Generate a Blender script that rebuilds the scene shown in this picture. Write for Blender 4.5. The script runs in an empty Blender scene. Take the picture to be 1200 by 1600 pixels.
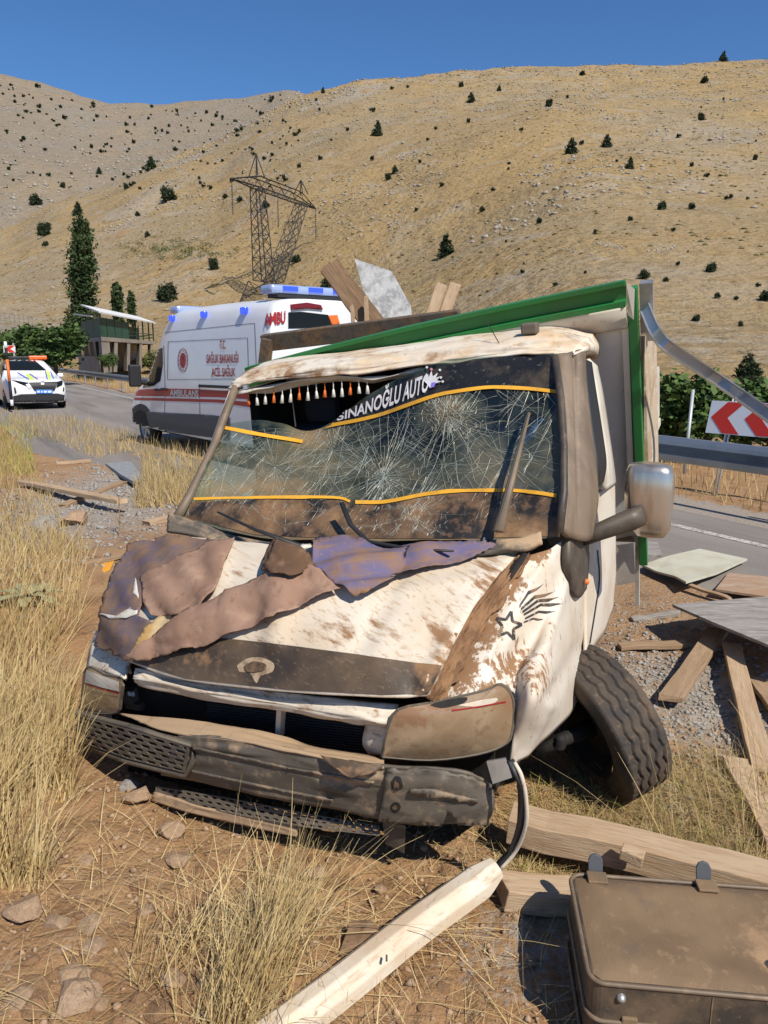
import bpy, bmesh, math, random
import numpy as np
from mathutils import Vector, Matrix, geometry
from mathutils.bvhtree import BVHTree

random.seed(7); rng = np.random.default_rng(11)
sc = bpy.context.scene
COL = sc.collection

# ------------------------------------------------------------------ camera
F = 1160.0; CH = 1.85; PIT = math.atan(245 / 1160)
cam_d = bpy.data.cameras.new('camera'); cam = bpy.data.objects.new('camera', cam_d); COL.objects.link(cam)
cam_d.sensor_fit = 'VERTICAL'; cam_d.sensor_height = 36; cam_d.sensor_width = 27
cam_d.lens = F / 1600 * 36; cam_d.clip_start = 0.05; cam_d.clip_end = 6000
cam.location = (0, 0, CH); cam.rotation_euler = (math.pi / 2 - PIT, 0, 0)
sc.camera = cam

# ------------------------------------------------------------------ sky, sun, exposure
SUN = Vector((0.50, -0.75, 1.0)).normalized()
w = bpy.data.worlds.new('World'); sc.world = w; w.use_nodes = True
nt = w.node_tree; nt.nodes.clear()
sky = nt.nodes.new('ShaderNodeTexSky'); sky.sky_type = 'NISHITA'; sky.sun_disc = False
sky.sun_elevation = math.asin(SUN.z); sky.sun_rotation = math.atan2(SUN.x, SUN.y)
sky.altitude = 200; sky.air_density = 1.0; sky.dust_density = 0.0; sky.ozone_density = 10
bg = nt.nodes.new('ShaderNodeBackground'); bg.inputs[1].default_value = 0.100
wo = nt.nodes.new('ShaderNodeOutputWorld')
hsv = nt.nodes.new('ShaderNodeHueSaturation'); hsv.inputs['Saturation'].default_value = 1.06; nt.links.new(sky.outputs[0], hsv.inputs['Color']); nt.links.new(hsv.outputs[0], bg.inputs[0]); nt.links.new(bg.outputs[0], wo.inputs[0])
sd = bpy.data.lights.new('sun', 'SUN'); sd.energy = 4.6; sd.angle = math.radians(0.5); sd.color = (1.0, 0.935, 0.83)
sun = bpy.data.objects.new('sun', sd); COL.objects.link(sun); sun.rotation_euler = SUN.to_track_quat('Z', 'Y').to_euler()
sc.view_settings.view_transform = 'Standard'; sc.view_settings.look = 'None'
sc.view_settings.exposure = 0.24; sc.view_settings.gamma = 1
sc.render.engine = 'CYCLES'; sc.cycles.use_denoising = True
sc.cycles.max_bounces = 8; sc.cycles.transparent_max_bounces = 16; sc.cycles.caustics_reflective = False; sc.cycles.caustics_refractive = False

# ------------------------------------------------------------------ geometry of the view (used to survey where things stand)
c_, s_ = math.cos(PIT), math.sin(PIT)
O = Vector((0, 0, CH))
def ray(px, py):
    a = (px - 600) / F; b = (800 - py) / F
    return Vector((a, c_ + b * s_, -s_ + b * c_))
def G(px, py, z=0.0):
    d = ray(px, py); return O + d * ((z - CH) / d.z)
def D(px, py, depth): return O + ray(px, py) * depth
def proj(p):
    x, y, z = p[0], p[1], p[2] - CH
    d = y * c_ - z * s_
    return 600 + F * x / d, 800 - F * (y * s_ + z * c_) / d
TY, TP, TR = [math.radians(v) for v in (24.0, 7.0, -3.6)]
TM = Matrix.Rotation(-TY, 3, 'Z') @ Matrix.Rotation(TP, 3, 'X') @ Matrix.Rotation(TR, 3, 'Y')
T0 = Vector((-0.40, 2.50, -0.23)); TMi = TM.transposed()
def tw(x, y, z): return TM @ Vector((x, y, z)) + T0
def _pl(px, py, ax, v):
    o = TMi @ (O - T0); d = TMi @ ray(px, py)
    return TM @ (o + d * ((v - o[ax]) / d[ax])) + T0
def TL(px, py, ly): return _pl(px, py, 1, ly)
def TS(px, py, lx): return _pl(px, py, 0, lx)
def cray(px, py): return O, ray(px, py).normalized()

# ------------------------------------------------------------------ helpers
def tag(o, label=None, cat=None, group=None, kind=None):
    if label: o['label'] = label
    if cat: o['category'] = cat
    if group: o['group'] = group
    if kind: o['kind'] = kind
    return o
def empty(name, loc=(0, 0, 0), rot=(0, 0, 0)):
    o = bpy.data.objects.new(name, None); COL.objects.link(o)
    o.location = loc; o.rotation_euler = rot; o.empty_display_size = 0.1
    return o
def link(name, me, mat=None, parent=None, local=False):
    o = bpy.data.objects.new(name, me); COL.objects.link(o)
    if mat is not None: me.materials.append(mat)
    if parent is not None:
        o.parent = parent
        if not local and parent.parent is None:
            o.matrix_parent_inverse = Matrix.LocRotScale(parent.location, parent.rotation_euler, parent.scale).inverted()
    return o
def copy_tree(o, parent=None):
    c = o.copy(); COL.objects.link(c)
    if parent is not None: c.parent = parent
    for ch in [q for q in o.children]: copy_tree(ch, c)
    return c
def np_mesh(name, V, Fq, smooth=False, uv=None, attrs=None):
    """V (n,3), Fq (m,k) with k equal for all faces"""
    me = bpy.data.meshes.new(name)
    V = np.asarray(V, dtype=np.float32); Fq = np.asarray(Fq, dtype=np.int32)
    m, k = Fq.shape
    me.vertices.add(len(V)); me.vertices.foreach_set('co', V.ravel())
    me.loops.add(m * k); me.loops.foreach_set('vertex_index', Fq.ravel())
    me.polygons.add(m); me.polygons.foreach_set('loop_start', np.arange(0, m * k, k, dtype=np.int32))
    me.polygons.foreach_set('loop_total', np.full(m, k, dtype=np.int32))
    if smooth: me.polygons.foreach_set('use_smooth', np.ones(m, dtype=bool))
    if uv is not None:
        l = me.uv_layers.new(name='UVMap'); l.data.foreach_set('uv', np.asarray(uv, dtype=np.float32)[Fq.ravel()].ravel())
    for an, av in (attrs or {}).items():
        a = me.attributes.new(an, 'FLOAT', 'POINT'); a.data.foreach_set('value', np.asarray(av, dtype=np.float32))
    me.update(); me.validate()
    return me

def hsh(i, j, s):
    h = (i.astype(np.int64) * 374761393 + j.astype(np.int64) * 668265263 + s * 1442695041) & 0xffffffff
    h = ((h ^ (h >> 13)) * 1274126177) & 0xffffffff
    return ((h ^ (h >> 16)) & 0xffff) / 65535.0
def vn(x, y, s=0):
    x = np.asarray(x, float); y = np.asarray(y, float)
    i = np.floor(x); j = np.floor(y); fx = x - i; fy = y - j
    fx = fx * fx * (3 - 2 * fx); fy = fy * fy * (3 - 2 * fy)
    a = hsh(i, j, s); b = hsh(i + 1, j, s); c = hsh(i, j + 1, s); d = hsh(i + 1, j + 1, s)
    return (a * (1 - fx) + b * fx) * (1 - fy) + (c * (1 - fx) + d * fx) * fy - 0.5
def fbm(x, y, s=0, o=4):
    r = 0; a = 1.0
    for k in range(o):
        r = r + a * vn(x * 2 ** k, y * 2 ** k, s + k * 17); a *= 0.5
    return r
def sstep(a, b, x):
    t = np.clip((np.asarray(x, float) - a) / (b - a), 0, 1); return t * t * (3 - 2 * t)

def crom(P, n):
    """Catmull-Rom through rows of P (k, ...) -> ((k-1)*n+1, ...)"""
    P = np.asarray(P, float); k = len(P)
    Q = np.concatenate([[2 * P[0] - P[1]], P, [2 * P[-1] - P[-2]]])
    out = []
    for i in range(k - 1):
        p0, p1, p2, p3 = Q[i:i + 4]
        for j in range(n):
            t = j / n
            out.append(0.5 * (2 * p1 + (p2 - p0) * t + (2 * p0 - 5 * p1 + 4 * p2 - p3) * t * t + (3 * p1 - p0 - 3 * p2 + p3) * t ** 3))
    out.append(P[-1]); return np.array(out)
def dirtf(V, blobs, base=0.0):
    """how much soil lies at each vertex; blobs are surveyed patches (px, py, rx, ry, strength)"""
    a = np.full(len(V), base)
    if blobs:
        d = V[:, 1] * c_ - (V[:, 2] - CH) * s_
        x = 600 + F * V[:, 0] / d; y = 800 - F * (V[:, 1] * s_ + (V[:, 2] - CH) * c_) / d
        for (bx, by, rx, ry, st) in blobs:
            a = np.maximum(a, st * np.exp(-(((x - bx) / rx) ** 2 + ((y - by) / ry) ** 2)))
    return a
def patch(name, ctrl, n, mat, parent=None, thick=0.0, dent=0.0, dscale=6.0, blobs=None, base=0.0, seed=0, m=None, offs=-1, ridges=None):
    C = np.array([[list(p) for p in row] for row in ctrl], float)
    A = crom(C, n); B = crom(np.swapaxes(A, 0, 1), m or n); S = np.swapaxes(B, 0, 1)
    h, wd = S.shape[:2]
    if dent:
        du = np.gradient(S, axis=0); dv = np.gradient(S, axis=1); N = np.cross(du, dv); N /= np.linalg.norm(N, axis=2, keepdims=True) + 1e-9
        gu, gv = np.meshgrid(np.linspace(0, 1, h), np.linspace(0, 1, wd), indexing='ij')
        f = fbm(gu * dscale + seed, gv * dscale + seed * 1.7, seed, 3)
        S = S + N * (f * dent)[..., None]
    if ridges:      # sharp creases pressed into the sheet metal, surveyed as lines
        du = np.gradient(S, axis=0); dv = np.gradient(S, axis=1); N = np.cross(du, dv); N /= np.linalg.norm(N, axis=2, keepdims=True) + 1e-9
        if (N * (np.array([0.3, -0.2, CH]) - S)).sum() < 0: N = -N
        d = S[..., 1] * c_ - (S[..., 2] - CH) * s_; qx = 600 + F * S[..., 0] / d; qy = 800 - F * (S[..., 1] * s_ + (S[..., 2] - CH) * c_) / d
        for (x0, y0, x1, y1, hh, ww) in ridges:
            L2 = (x1 - x0) ** 2 + (y1 - y0) ** 2; t = ((qx - x0) * (x1 - x0) + (qy - y0) * (y1 - y0)) / L2; tc_ = np.clip(t, 0, 1)
            dist = np.hypot(qx - x0 - tc_ * (x1 - x0), qy - y0 - tc_ * (y1 - y0)); S = S + N * (hh * np.clip(1 - dist / ww, 0, 1))[..., None]
    V = S.reshape(-1, 3)
    i = np.arange(h * wd).reshape(h, wd)
    Q = np.stack([i[:-1, :-1], i[:-1, 1:], i[1:, 1:], i[1:, :-1]], -1).reshape(-1, 4)
    e1 = V[Q[:, 2]] - V[Q[:, 0]]; e2 = V[Q[:, 3]] - V[Q[:, 1]]; nf = np.cross(e1, e2)      # faces turned outwards
    if (nf * (np.array([0.3, -0.2, CH]) - V[Q[:, 0]])).sum() < 0: Q = Q[:, ::-1].copy()
    gu, gv = np.meshgrid(np.linspace(0, 1, h), np.linspace(0, 1, wd), indexing='ij')
    me = np_mesh(name, V, Q, True, np.stack([gv.ravel(), gu.ravel()], 1), {'dirt': dirtf(V, blobs, base)})
    o = link(name, me, mat, parent)
    if thick:
        md = o.modifiers.new('solid', 'SOLIDIFY'); md.thickness = thick; md.offset = offs
    BV[o.name] = BVHTree.FromPolygons([Vector(v) for v in V], [tuple(q) for q in Q])
    return o
BV = {}
class MB:
    """collects shapes for ONE mesh object"""
    def __init__(s): s.v = []; s.f = []; s.sm = []
    def add(s, V, Fs, sm=False):
        b = len(s.v); s.v += [tuple(v) for v in V]; s.f += [tuple(i + b for i in f) for f in Fs]; s.sm += [sm] * len(Fs); return s
    def hexa(s, P, sm=False):
        return s.add(P, [(0, 3, 2, 1), (4, 5, 6, 7), (0, 1, 5, 4), (1, 2, 6, 5), (2, 3, 7, 6), (3, 0, 4, 7)], sm)
    def box(s, c, d, R=None):
        hx, hy, hz = d[0] / 2, d[1] / 2, d[2] / 2
        P = [Vector(p) for p in ((-hx, -hy, -hz), (hx, -hy, -hz), (hx, hy, -hz), (-hx, hy, -hz), (-hx, -hy, hz), (hx, -hy, hz), (hx, hy, hz), (-hx, hy, hz))]
        if R is not None: P = [R @ p for p in P]
        return s.hexa([p + Vector(c) for p in P])
    def bar(s, a, b, wd, th, up=(0, 0, 1)):
        a = Vector(a); b = Vector(b); x = (b - a); L = x.length; x.normalize(); y = Vector(up).cross(x)
        if y.length < 1e-5: y = Vector((1, 0, 0)).cross(x)
        y.normalize(); z = x.cross(y)
        R = Matrix((x, y, z)).transposed()
        return s.box((a + b) / 2, (L, wd, th), R)
    def tube(s, path, r, n=8, cap=True, flat=1.0, upv=(0, 0, 1)):
        P = [Vector(p) for p in path]; k = len(P); V = []
        rr = r if hasattr(r, '__len__') else [r] * k
        for i, p in enumerate(P):
            t = (P[min(i + 1, k - 1)] - P[max(i - 1, 0)]).normalized()
            a = Vector(upv).cross(t)
            if a.length < 1e-4: a = Vector((1, 0, 0)).cross(t)
            a.normalize(); b = t.cross(a)
            for j in range(n):
                an = 2 * math.pi * j / n; V.append(p + a * (math.cos(an) * rr[i]) + b * (math.sin(an) * rr[i] * flat))
        Fs = [(i * n + j, i * n + (j + 1) % n, (i + 1) * n + (j + 1) % n, (i + 1) * n + j) for i in range(k - 1) for j in range(n)]
        if cap: Fs += [tuple(range(n - 1, -1, -1)), tuple((k - 1) * n + j for j in range(n))]
        return s.add(V, Fs, n > 5)
    def lathe(s, prof, axis_o, axis_d, n=24, sm=True, closed=False):
        """prof: (along axis, radius)"""
        o = Vector(axis_o); x = Vector(axis_d).normalized(); a = x.orthogonal().normalized(); b = x.cross(a)
        V = [o + x * h + (a * math.cos(2 * math.pi * j / n) + b * math.sin(2 * math.pi * j / n)) * r for (h, r) in prof for j in range(n)]
        k = len(prof)
        Fs = [(i * n + j, i * n + (j + 1) % n, (i + 1) * n + (j + 1) % n, (i + 1) * n + j) for i in range(k - 1) for j in range(n)]
        return s.add(V, Fs, sm)
    def prism(s, poly, z0, z1, fn):
        """poly of 2d points, extruded from z0 to z1; fn(a, b, z) -> 3d"""
        n = len(poly)
        V = [fn(a, b, z0) for a, b in poly] + [fn(a, b, z1) for a, b in poly]
        return s.add(V, [tuple(range(n - 1, -1, -1)), tuple(range(n, 2 * n))] + [(i, (i + 1) % n, n + (i + 1) % n, n + i) for i in range(n)])
    def build(s, name, mat, parent=None, local=False, bevel=0.0, smooth=None, seg=2):
        me = bpy.data.meshes.new(name); me.from_pydata([tuple(v) for v in s.v], [], s.f)
        me.polygons.foreach_set('use_smooth', [bool(x) if smooth is None else smooth for x in s.sm]); me.update()
        bm = bmesh.new(); bm.from_mesh(me); bmesh.ops.recalc_face_normals(bm, faces=bm.faces); bm.to_mesh(me); bm.free()
        o = link(name, me, mat, parent, local)
        if bevel:
            md = o.modifiers.new('bevel', 'BEVEL'); md.width = bevel; md.segments = seg; md.limit_method = 'ANGLE'; md.angle_limit = 0.6
        return o
def smooth_poly(pts, n=4):
    P = np.array(pts + pts[:1], float); return [tuple(p) for p in crom(P, n)[:-1]]
def cast(bvh, rf, u, v):
    o, d = rf(u, v); h = bvh.ray_cast(o, d)
    if h[0] is None: return None
    nrm = h[1] if h[1].dot(d) < 0 else -h[1]
    return h[0], nrm, d
def sheet(name, poly, rf, bvh, off, step, mat, parent=None, wave=None, thick=0.0, jag=0.0, local=False, blobs=None, base=0.0, sm=True, seed=0):
    """a thin piece laid on a surface: outline poly in survey coordinates, interior points on a grid"""
    r = random.Random(seed)
    P = []
    n = len(poly)
    for i in range(n):
        a = Vector(poly[i]); b = Vector(poly[(i + 1) % n]); k = max(1, int((b - a).length / step))
        for j in range(k):
            p = a.lerp(b, j / k)
            if jag and j: p += Vector((r.uniform(-jag, jag), r.uniform(-jag, jag)))
            P.append(p)
    nb = len(P); edges = [(i, (i + 1) % nb) for i in range(nb)]
    xs = [p.x for p in P]; ys = [p.y for p in P]
    X = np.arange(min(xs) + step / 2, max(xs), step); Y = np.arange(min(ys) + step / 2, max(ys), step)
    for x in X:
        for y in Y: P.append(Vector((x + r.uniform(-.2, .2) * step, y + r.uniform(-.2, .2) * step)))
    v2, _, f2, *_ = geometry.delaunay_2d_cdt(P, edges, [], 1, step * 0.02)
    V = []; last = None
    for p in v2:
        h = cast(bvh, rf, p.x, p.y)
        if h is None: V.append(None); continue
        q = off + (wave(p.x, p.y) if wave else 0)
        V.append(h[0] + h[1] * q)
    good = [i for i, v in enumerate(V) if v is not None]
    if not good: return None
    rem = {i: k for k, i in enumerate(good)}
    Fs = [tuple(rem[i] for i in f) for f in f2 if all(i in rem for i in f)]
    nb_ = {}                                      # one connected piece only
    for k, f in enumerate(Fs):
        for i in f: nb_.setdefault(i, []).append(k)
    seen = set(); best = []
    for k in range(len(Fs)):
        if k in seen: continue
        st = [k]; seen.add(k); comp = []
        while st:
            q = st.pop(); comp.append(q)
            for i in Fs[q]:
                for r_ in nb_[i]:
                    if r_ not in seen: seen.add(r_); st.append(r_)
        if len(comp) > len(best): best = comp
    Fs = [Fs[k] for k in best]; used = sorted({i for f in Fs for i in f}); rm = {i: k for k, i in enumerate(used)}
    good = [good[i] for i in used]; Fs = [tuple(rm[i] for i in f) for f in Fs]
    VV = [V[i] for i in good]
    if Fs:
        o_, d_ = rf(poly[0][0], poly[0][1]); tot = Vector((0, 0, 0))
        for f in Fs: tot += (VV[f[1]] - VV[f[0]]).cross(VV[f[2]] - VV[f[0]])
        if tot.dot(d_) > 0: Fs = [f[::-1] for f in Fs]
    me = bpy.data.meshes.new(name); me.from_pydata(VV, [], Fs)
    me.polygons.foreach_set('use_smooth', [sm] * len(Fs))
    uvs = np.array([[v2[i].x, v2[i].y] for i in good]); 
    a = me.attributes.new('dirt', 'FLOAT', 'POINT')
    a.data.foreach_set('value', dirtf(np.array([list(v) for v in VV]), blobs, base).astype(np.float32))
    me.update()
    o = link(name, me, mat, parent, local)
    if thick:
        md = o.modifiers.new('solid', 'SOLIDIFY'); md.thickness = thick; md.offset = -1
    return o
def strip_poly(path, wd, n=6):
    P = crom(np.array(path, float), n) if len(path) > 2 else np.array(path, float)
    T = np.gradient(P, axis=0); T /= np.linalg.norm(T, axis=1, keepdims=True); N = np.stack([-T[:, 1], T[:, 0]], 1)
    w2 = wd / 2
    return [tuple(p) for p in P + N * w2] + [tuple(p) for p in (P - N * w2)[::-1]]
def text2d(body, bold=0.0):
    cu = bpy.data.curves.new('t', 'FONT'); cu.body = body; cu.size = 1; cu.resolution_u = 3; cu.offset = bold; cu.fill_mode = 'FRONT'
    o = bpy.data.objects.new('t', cu); COL.objects.link(o)
    dg = bpy.context.evaluated_depsgraph_get(); me = bpy.data.meshes.new_from_object(o.evaluated_get(dg))
    V = [(v.co.x, v.co.y) for v in me.vertices]; Fs = [tuple(p.vertices) for p in me.polygons]
    bpy.data.objects.remove(o); bpy.data.curves.remove(cu); bpy.data.meshes.remove(me)
    x0 = min(v[0] for v in V); x1 = max(v[0] for v in V)
    return [((x - x0) / (x1 - x0), y / 0.70) for x, y in V], Fs
def lettering(name, body, mapf, mat, parent, local=False, bold=0.0):
    V, Fs = text2d(body, bold)
    Q = [mapf(u, v) for u, v in V]
    rem = {}; VV = []
    for i, q in enumerate(Q):
        if q is not None: rem[i] = len(VV); VV.append(q)
    Fs = [tuple(rem[i] for i in f) for f in Fs if all(i in rem for i in f)]
    me = bpy.data.meshes.new(name); me.from_pydata(VV, [], Fs); me.update()
    return link(name, me, mat, parent, local)

# ------------------------------------------------------------------ materials
def mat(name, col, rough=0.7, metal=0.0, layers=(), bump=None, spec=0.4, coat=0.0, attr=None, trans=0.0, emit=None, coord='Object', alpha=None):
    """layers: (scale, colour, lo, hi, amount, stretch) noise patches of another colour; attr: (colour, scale, stretch, sharp) soil laid by the 'dirt' attribute; bump: (scale, strength, dist)"""
    m = bpy.data.materials.new(name); m.use_nodes = True; t = m.node_tree; N = t.nodes; L = t.links
    b = N['Principled BSDF']; b.inputs['Roughness'].default_value = rough; b.inputs['Metallic'].default_value = metal
    b.inputs['Specular IOR Level'].default_value = spec; b.inputs['Coat Weight'].default_value = coat
    tc = N.new('ShaderNodeTexCoord')
    rgb = N.new('ShaderNodeRGB'); rgb.outputs[0].default_value = (*col, 1); cur = rgb.outputs[0]
    def noise(scale, stretch, detail=6, rg=0.6):
        mp = N.new('ShaderNodeMapping'); st_ = stretch or (1, 1, 1)
        if len(st_) == 4: mp.vector_type = 'TEXTURE'; mp.inputs['Rotation'].default_value = (0, 0, math.radians(st_[3])); mp.inputs['Scale'].default_value = tuple(1 / v for v in st_[:3])
        else: mp.inputs['Scale'].default_value = st_
        L.new(tc.outputs[coord], mp.inputs[0])
        n = N.new('ShaderNodeTexNoise'); n.inputs['Scale'].default_value = scale; n.inputs['Detail'].default_value = detail; n.inputs['Roughness'].default_value = rg
        L.new(mp.outputs[0], n.inputs['Vector']); return n.outputs['Fac']
    for la in layers:
        scale, c2, lo, hi, amt = la[:5]; st = la[5] if len(la) > 5 else None
        mr = N.new('ShaderNodeMapRange'); mr.inputs[1].default_value = lo; mr.inputs[2].default_value = hi; mr.inputs[3].default_value = 0; mr.inputs[4].default_value = amt
        L.new(noise(scale, st), mr.inputs[0])
        mx = N.new('ShaderNodeMix'); mx.data_type = 'RGBA'; L.new(mr.outputs[0], mx.inputs[0]); L.new(cur, mx.inputs[6]); mx.inputs[7].default_value = (*c2, 1); cur = mx.outputs[2]
    if attr:
        c2, scale, st, sharp = attr
        at = N.new('ShaderNodeAttribute'); at.attribute_name = 'dirt'
        nz = noise(scale, st, 8, 0.65)
        ad = N.new('ShaderNodeMath'); ad.operation = 'MULTIPLY_ADD'; L.new(nz, ad.inputs[0]); ad.inputs[1].default_value = 2.2; L.new(at.outputs['Fac'], ad.inputs[2])
        mr = N.new('ShaderNodeMapRange'); mr.inputs[1].default_value = 1.60 - sharp; mr.inputs[2].default_value = 1.60 + sharp; L.new(ad.outputs[0], mr.inputs[0])
        mx = N.new('ShaderNodeMix'); mx.data_type = 'RGBA'; L.new(mr.outputs[0], mx.inputs[0]); L.new(cur, mx.inputs[6]); mx.inputs[7].default_value = (*c2, 1); cur = mx.outputs[2]
        rm = N.new('ShaderNodeMapRange'); L.new(mr.outputs[0], rm.inputs[0]); rm.inputs[3].default_value = rough; rm.inputs[4].default_value = 0.95; L.new(rm.outputs[0], b.inputs['Roughness'])
    L.new(cur, b.inputs['Base Color'])
    if bump:
        bp = N.new('ShaderNodeBump'); bp.inputs['Strength'].default_value = bump[1]; bp.inputs['Distance'].default_value = bump[2]
        L.new(noise(bump[0], bump[3] if len(bump) > 3 else None, 8), bp.inputs['Height']); L.new(bp.outputs[0], b.inputs['Normal'])
    if trans: b.inputs['Transmission Weight'].default_value = trans
    if emit: b.inputs['Emission Color'].default_value = (*emit[0], 1); b.inputs['Emission Strength'].default_value = emit[1]
    if alpha is not None: b.inputs['Alpha'].default_value = alpha
    return m
SOIL = (0.27, 0.150, 0.075); DUST = (0.42, 0.29, 0.175)
# ================================================================== THE SETTING
RU = Vector((-0.5, 0.866, 0)); RN = Vector((-0.866, -0.5, 0)); G0 = Vector((3.5, 9.3, 0))     # road direction, towards the verge, a point of the guardrail
def rp(s, n, z=0.0): return G0 + RU * s + RN * n + Vector((0, 0, z))
def rn(x, y): return (x - 3.5) * -0.866 + (y - 9.3) * -0.5
M_soil = mat('soil', (0.325, 0.185, 0.088), 0.95, layers=[(1.1, (0.39, 0.24, 0.125), 0.42, 0.62, 0.85), (4.0, (0.21, 0.115, 0.055), 0.52, 0.7, 0.8), (26, (0.37, 0.27, 0.18), 0.55, 0.7, 0.7), (90, (0.17, 0.10, 0.06), 0.58, 0.72, 0.6)],
             bump=(34, 0.9, 0.03), attr=((0.33, 0.29, 0.245), 30, None, 0.25), spec=0.15)
def gravel_mask(x, y):
    a = np.exp(-(((x + 3.6) / 1.5) ** 2 + ((y - 9.6) / 3.2) ** 2) * 1.0) * 1.2
    b = np.exp(-(((x - 1.75) / 0.5) ** 2 + ((y - 3.75) / 0.9) ** 2)) * 1.1
    c = np.exp(-(((x - 0.45) / 0.25) ** 2 + ((y - 2.0) / 0.25) ** 2)) * 0.7
    n = rn(x, y); d = np.where((n < 4.6) & (n > 2.5), 0.42, 0); e = np.where((n < 0.8) & (n > -0.35), 1.0, 0)
    return np.maximum.reduce([a, b, c, d, e])
def gh(x, y):
    x = np.asarray(x, float); y = np.asarray(y, float)
    n = rn(x, y); r = np.hypot(x, y - 2)
    sl = (x - 3.5) * -0.5 + (y - 9.3) * 0.866; nq = n - 2.1 * sstep(2.5, 10, sl) + 1.4 * (1 - sstep(-1.5, 2.2, sl))
    z = 0.07 * (1 - sstep(4.0, 6.0, nq))
    z = np.where(n < 0, 0.07 - 0.10 * sstep(0.2, 2.5, -n), z)
    sl = (x - 3.5) * -0.5 + (y - 9.3) * 0.866; n = np.where(n > 0.3, nq, n)
    rough = sstep(4.2, 5.2, n) + sstep(0.3, 1.5, -n)
    z = z + rough * (0.09 * fbm(x * 0.6, y * 0.6, 3, 3) + 0.035 * fbm(x * 3, y * 3, 5, 3)) 
    near = np.exp(-(r / 5) ** 2) * rough
    cl = np.abs(fbm(x * 7, y * 7, 8, 4)); z = z + near * (0.055 * cl - 0.012)
    bank = sstep(-0.2, -1.9, x) * sstep(4.5, 1.2, y) * 0.10 + sstep(-1.3, -2.6, x) * sstep(8, 5, y) * 0.10
    return z + bank
def gz(x, y): return float(gh(x, y))
def seg(*a): return np.unique(np.concatenate([np.arange(p, q, s) for p, q, s in a]))
X = seg((-300, -60, 20), (-60, -8, 2.0), (-8, -3, 0.2), (-3, 3, 0.028), (3, 8, 0.2), (8, 60, 2.0), (60, 301, 20)); Y = seg((-60, -6, 6), (-6, 1, 0.5), (1, 5, 0.028), (5, 12, 0.14), (12, 30, 0.6), (30, 130, 5), (130, 1500, 60))
xx, yy = np.meshgrid(X, Y); zz = gh(xx, yy); i = np.arange(xx.size).reshape(xx.shape)
Q = np.stack([i[:-1, :-1], i[:-1, 1:], i[1:, 1:], i[1:, :-1]], -1).reshape(-1, 4)
ground = link('ground', np_mesh('ground', np.stack([xx.ravel(), yy.ravel(), zz.ravel()], 1), Q, True, None, {'dirt': gravel_mask(xx.ravel(), yy.ravel()) * 0.75}), M_soil)
tag(ground, 'brown stony soil of the road verge', kind='structure')

# road: a worn asphalt sheet with an edge line
M_asph = mat('asphalt', (0.21, 0.185, 0.165), 0.9, layers=[(1.2, (0.275, 0.245, 0.215), 0.4, 0.6, 0.8, None), (0.9, (0.13, 0.12, 0.112), 0.53, 0.66, 0.85, (1, 1, 1)), (140, (0.33, 0.30, 0.27), 0.55, 0.68, 0.7), (110, (0.09, 0.085, 0.08), 0.58, 0.7, 0.6)], bump=(160, 0.5, 0.01), spec=0.2, coord='Object')
ss = np.arange(-40, 121, 1.0); nn = np.linspace(0, 1, 15); V = []
for s in ss:
    e = 2.75 + 1.6 * float(sstep(-1.5, 2.2, s)) + 2.3 * float(sstep(2.5, 10, s)) + 0.25 * vn(s * 0.9, 3.0, 4) + 0.12 * vn(s * 4.0, 1.0, 6)
    for t in nn:
        n = 0.55 + (e - 0.55) * t; V.append((n, -s, 0.105 - (0.05 if t > 0.99 else 0.008 if t > .9 else 0)))
i = np.arange(len(V)).reshape(len(ss), len(nn)); Q = np.stack([i[:-1, :-1], i[:-1, 1:], i[1:, 1:], i[1:, :-1]], -1).reshape(-1, 4)
RROT = math.atan2(RN.y, RN.x)
road = link('road', np_mesh('road', V, Q, True), M_asph); road.location = G0; road.rotation_euler = (0, 0, RROT); tag(road, 'worn grey asphalt road', kind='structure')
for k in ('Mapping',):
    for nd in M_asph.node_tree.nodes:
        if nd.bl_idname == 'ShaderNodeMapping': nd.inputs['Scale'].default_value = (1, 1, 1)
maps = [nd for nd in M_asph.node_tree.nodes if nd.bl_idname == 'ShaderNodeMapping']
maps[0].inputs['Scale'].default_value = (1, 0.15, 1); maps[1].inputs['Scale'].default_value = (1.6, 0.12, 1)
M_line = mat('road_paint', (0.55, 0.52, 0.47), 0.8, layers=[(30, (0.27, 0.24, 0.21), 0.42, 0.56, 1.0)])
m = MB(); m.box((1.25, -40, 0.109), (0.11, 160, 0.002)); ln = m.build('edge_line', M_line); ln.location = G0; ln.rotation_euler = (0, 0, RROT); ln['kind'] = 'structure'; tag(ln, 'faded white edge line painted on the asphalt')

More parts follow.
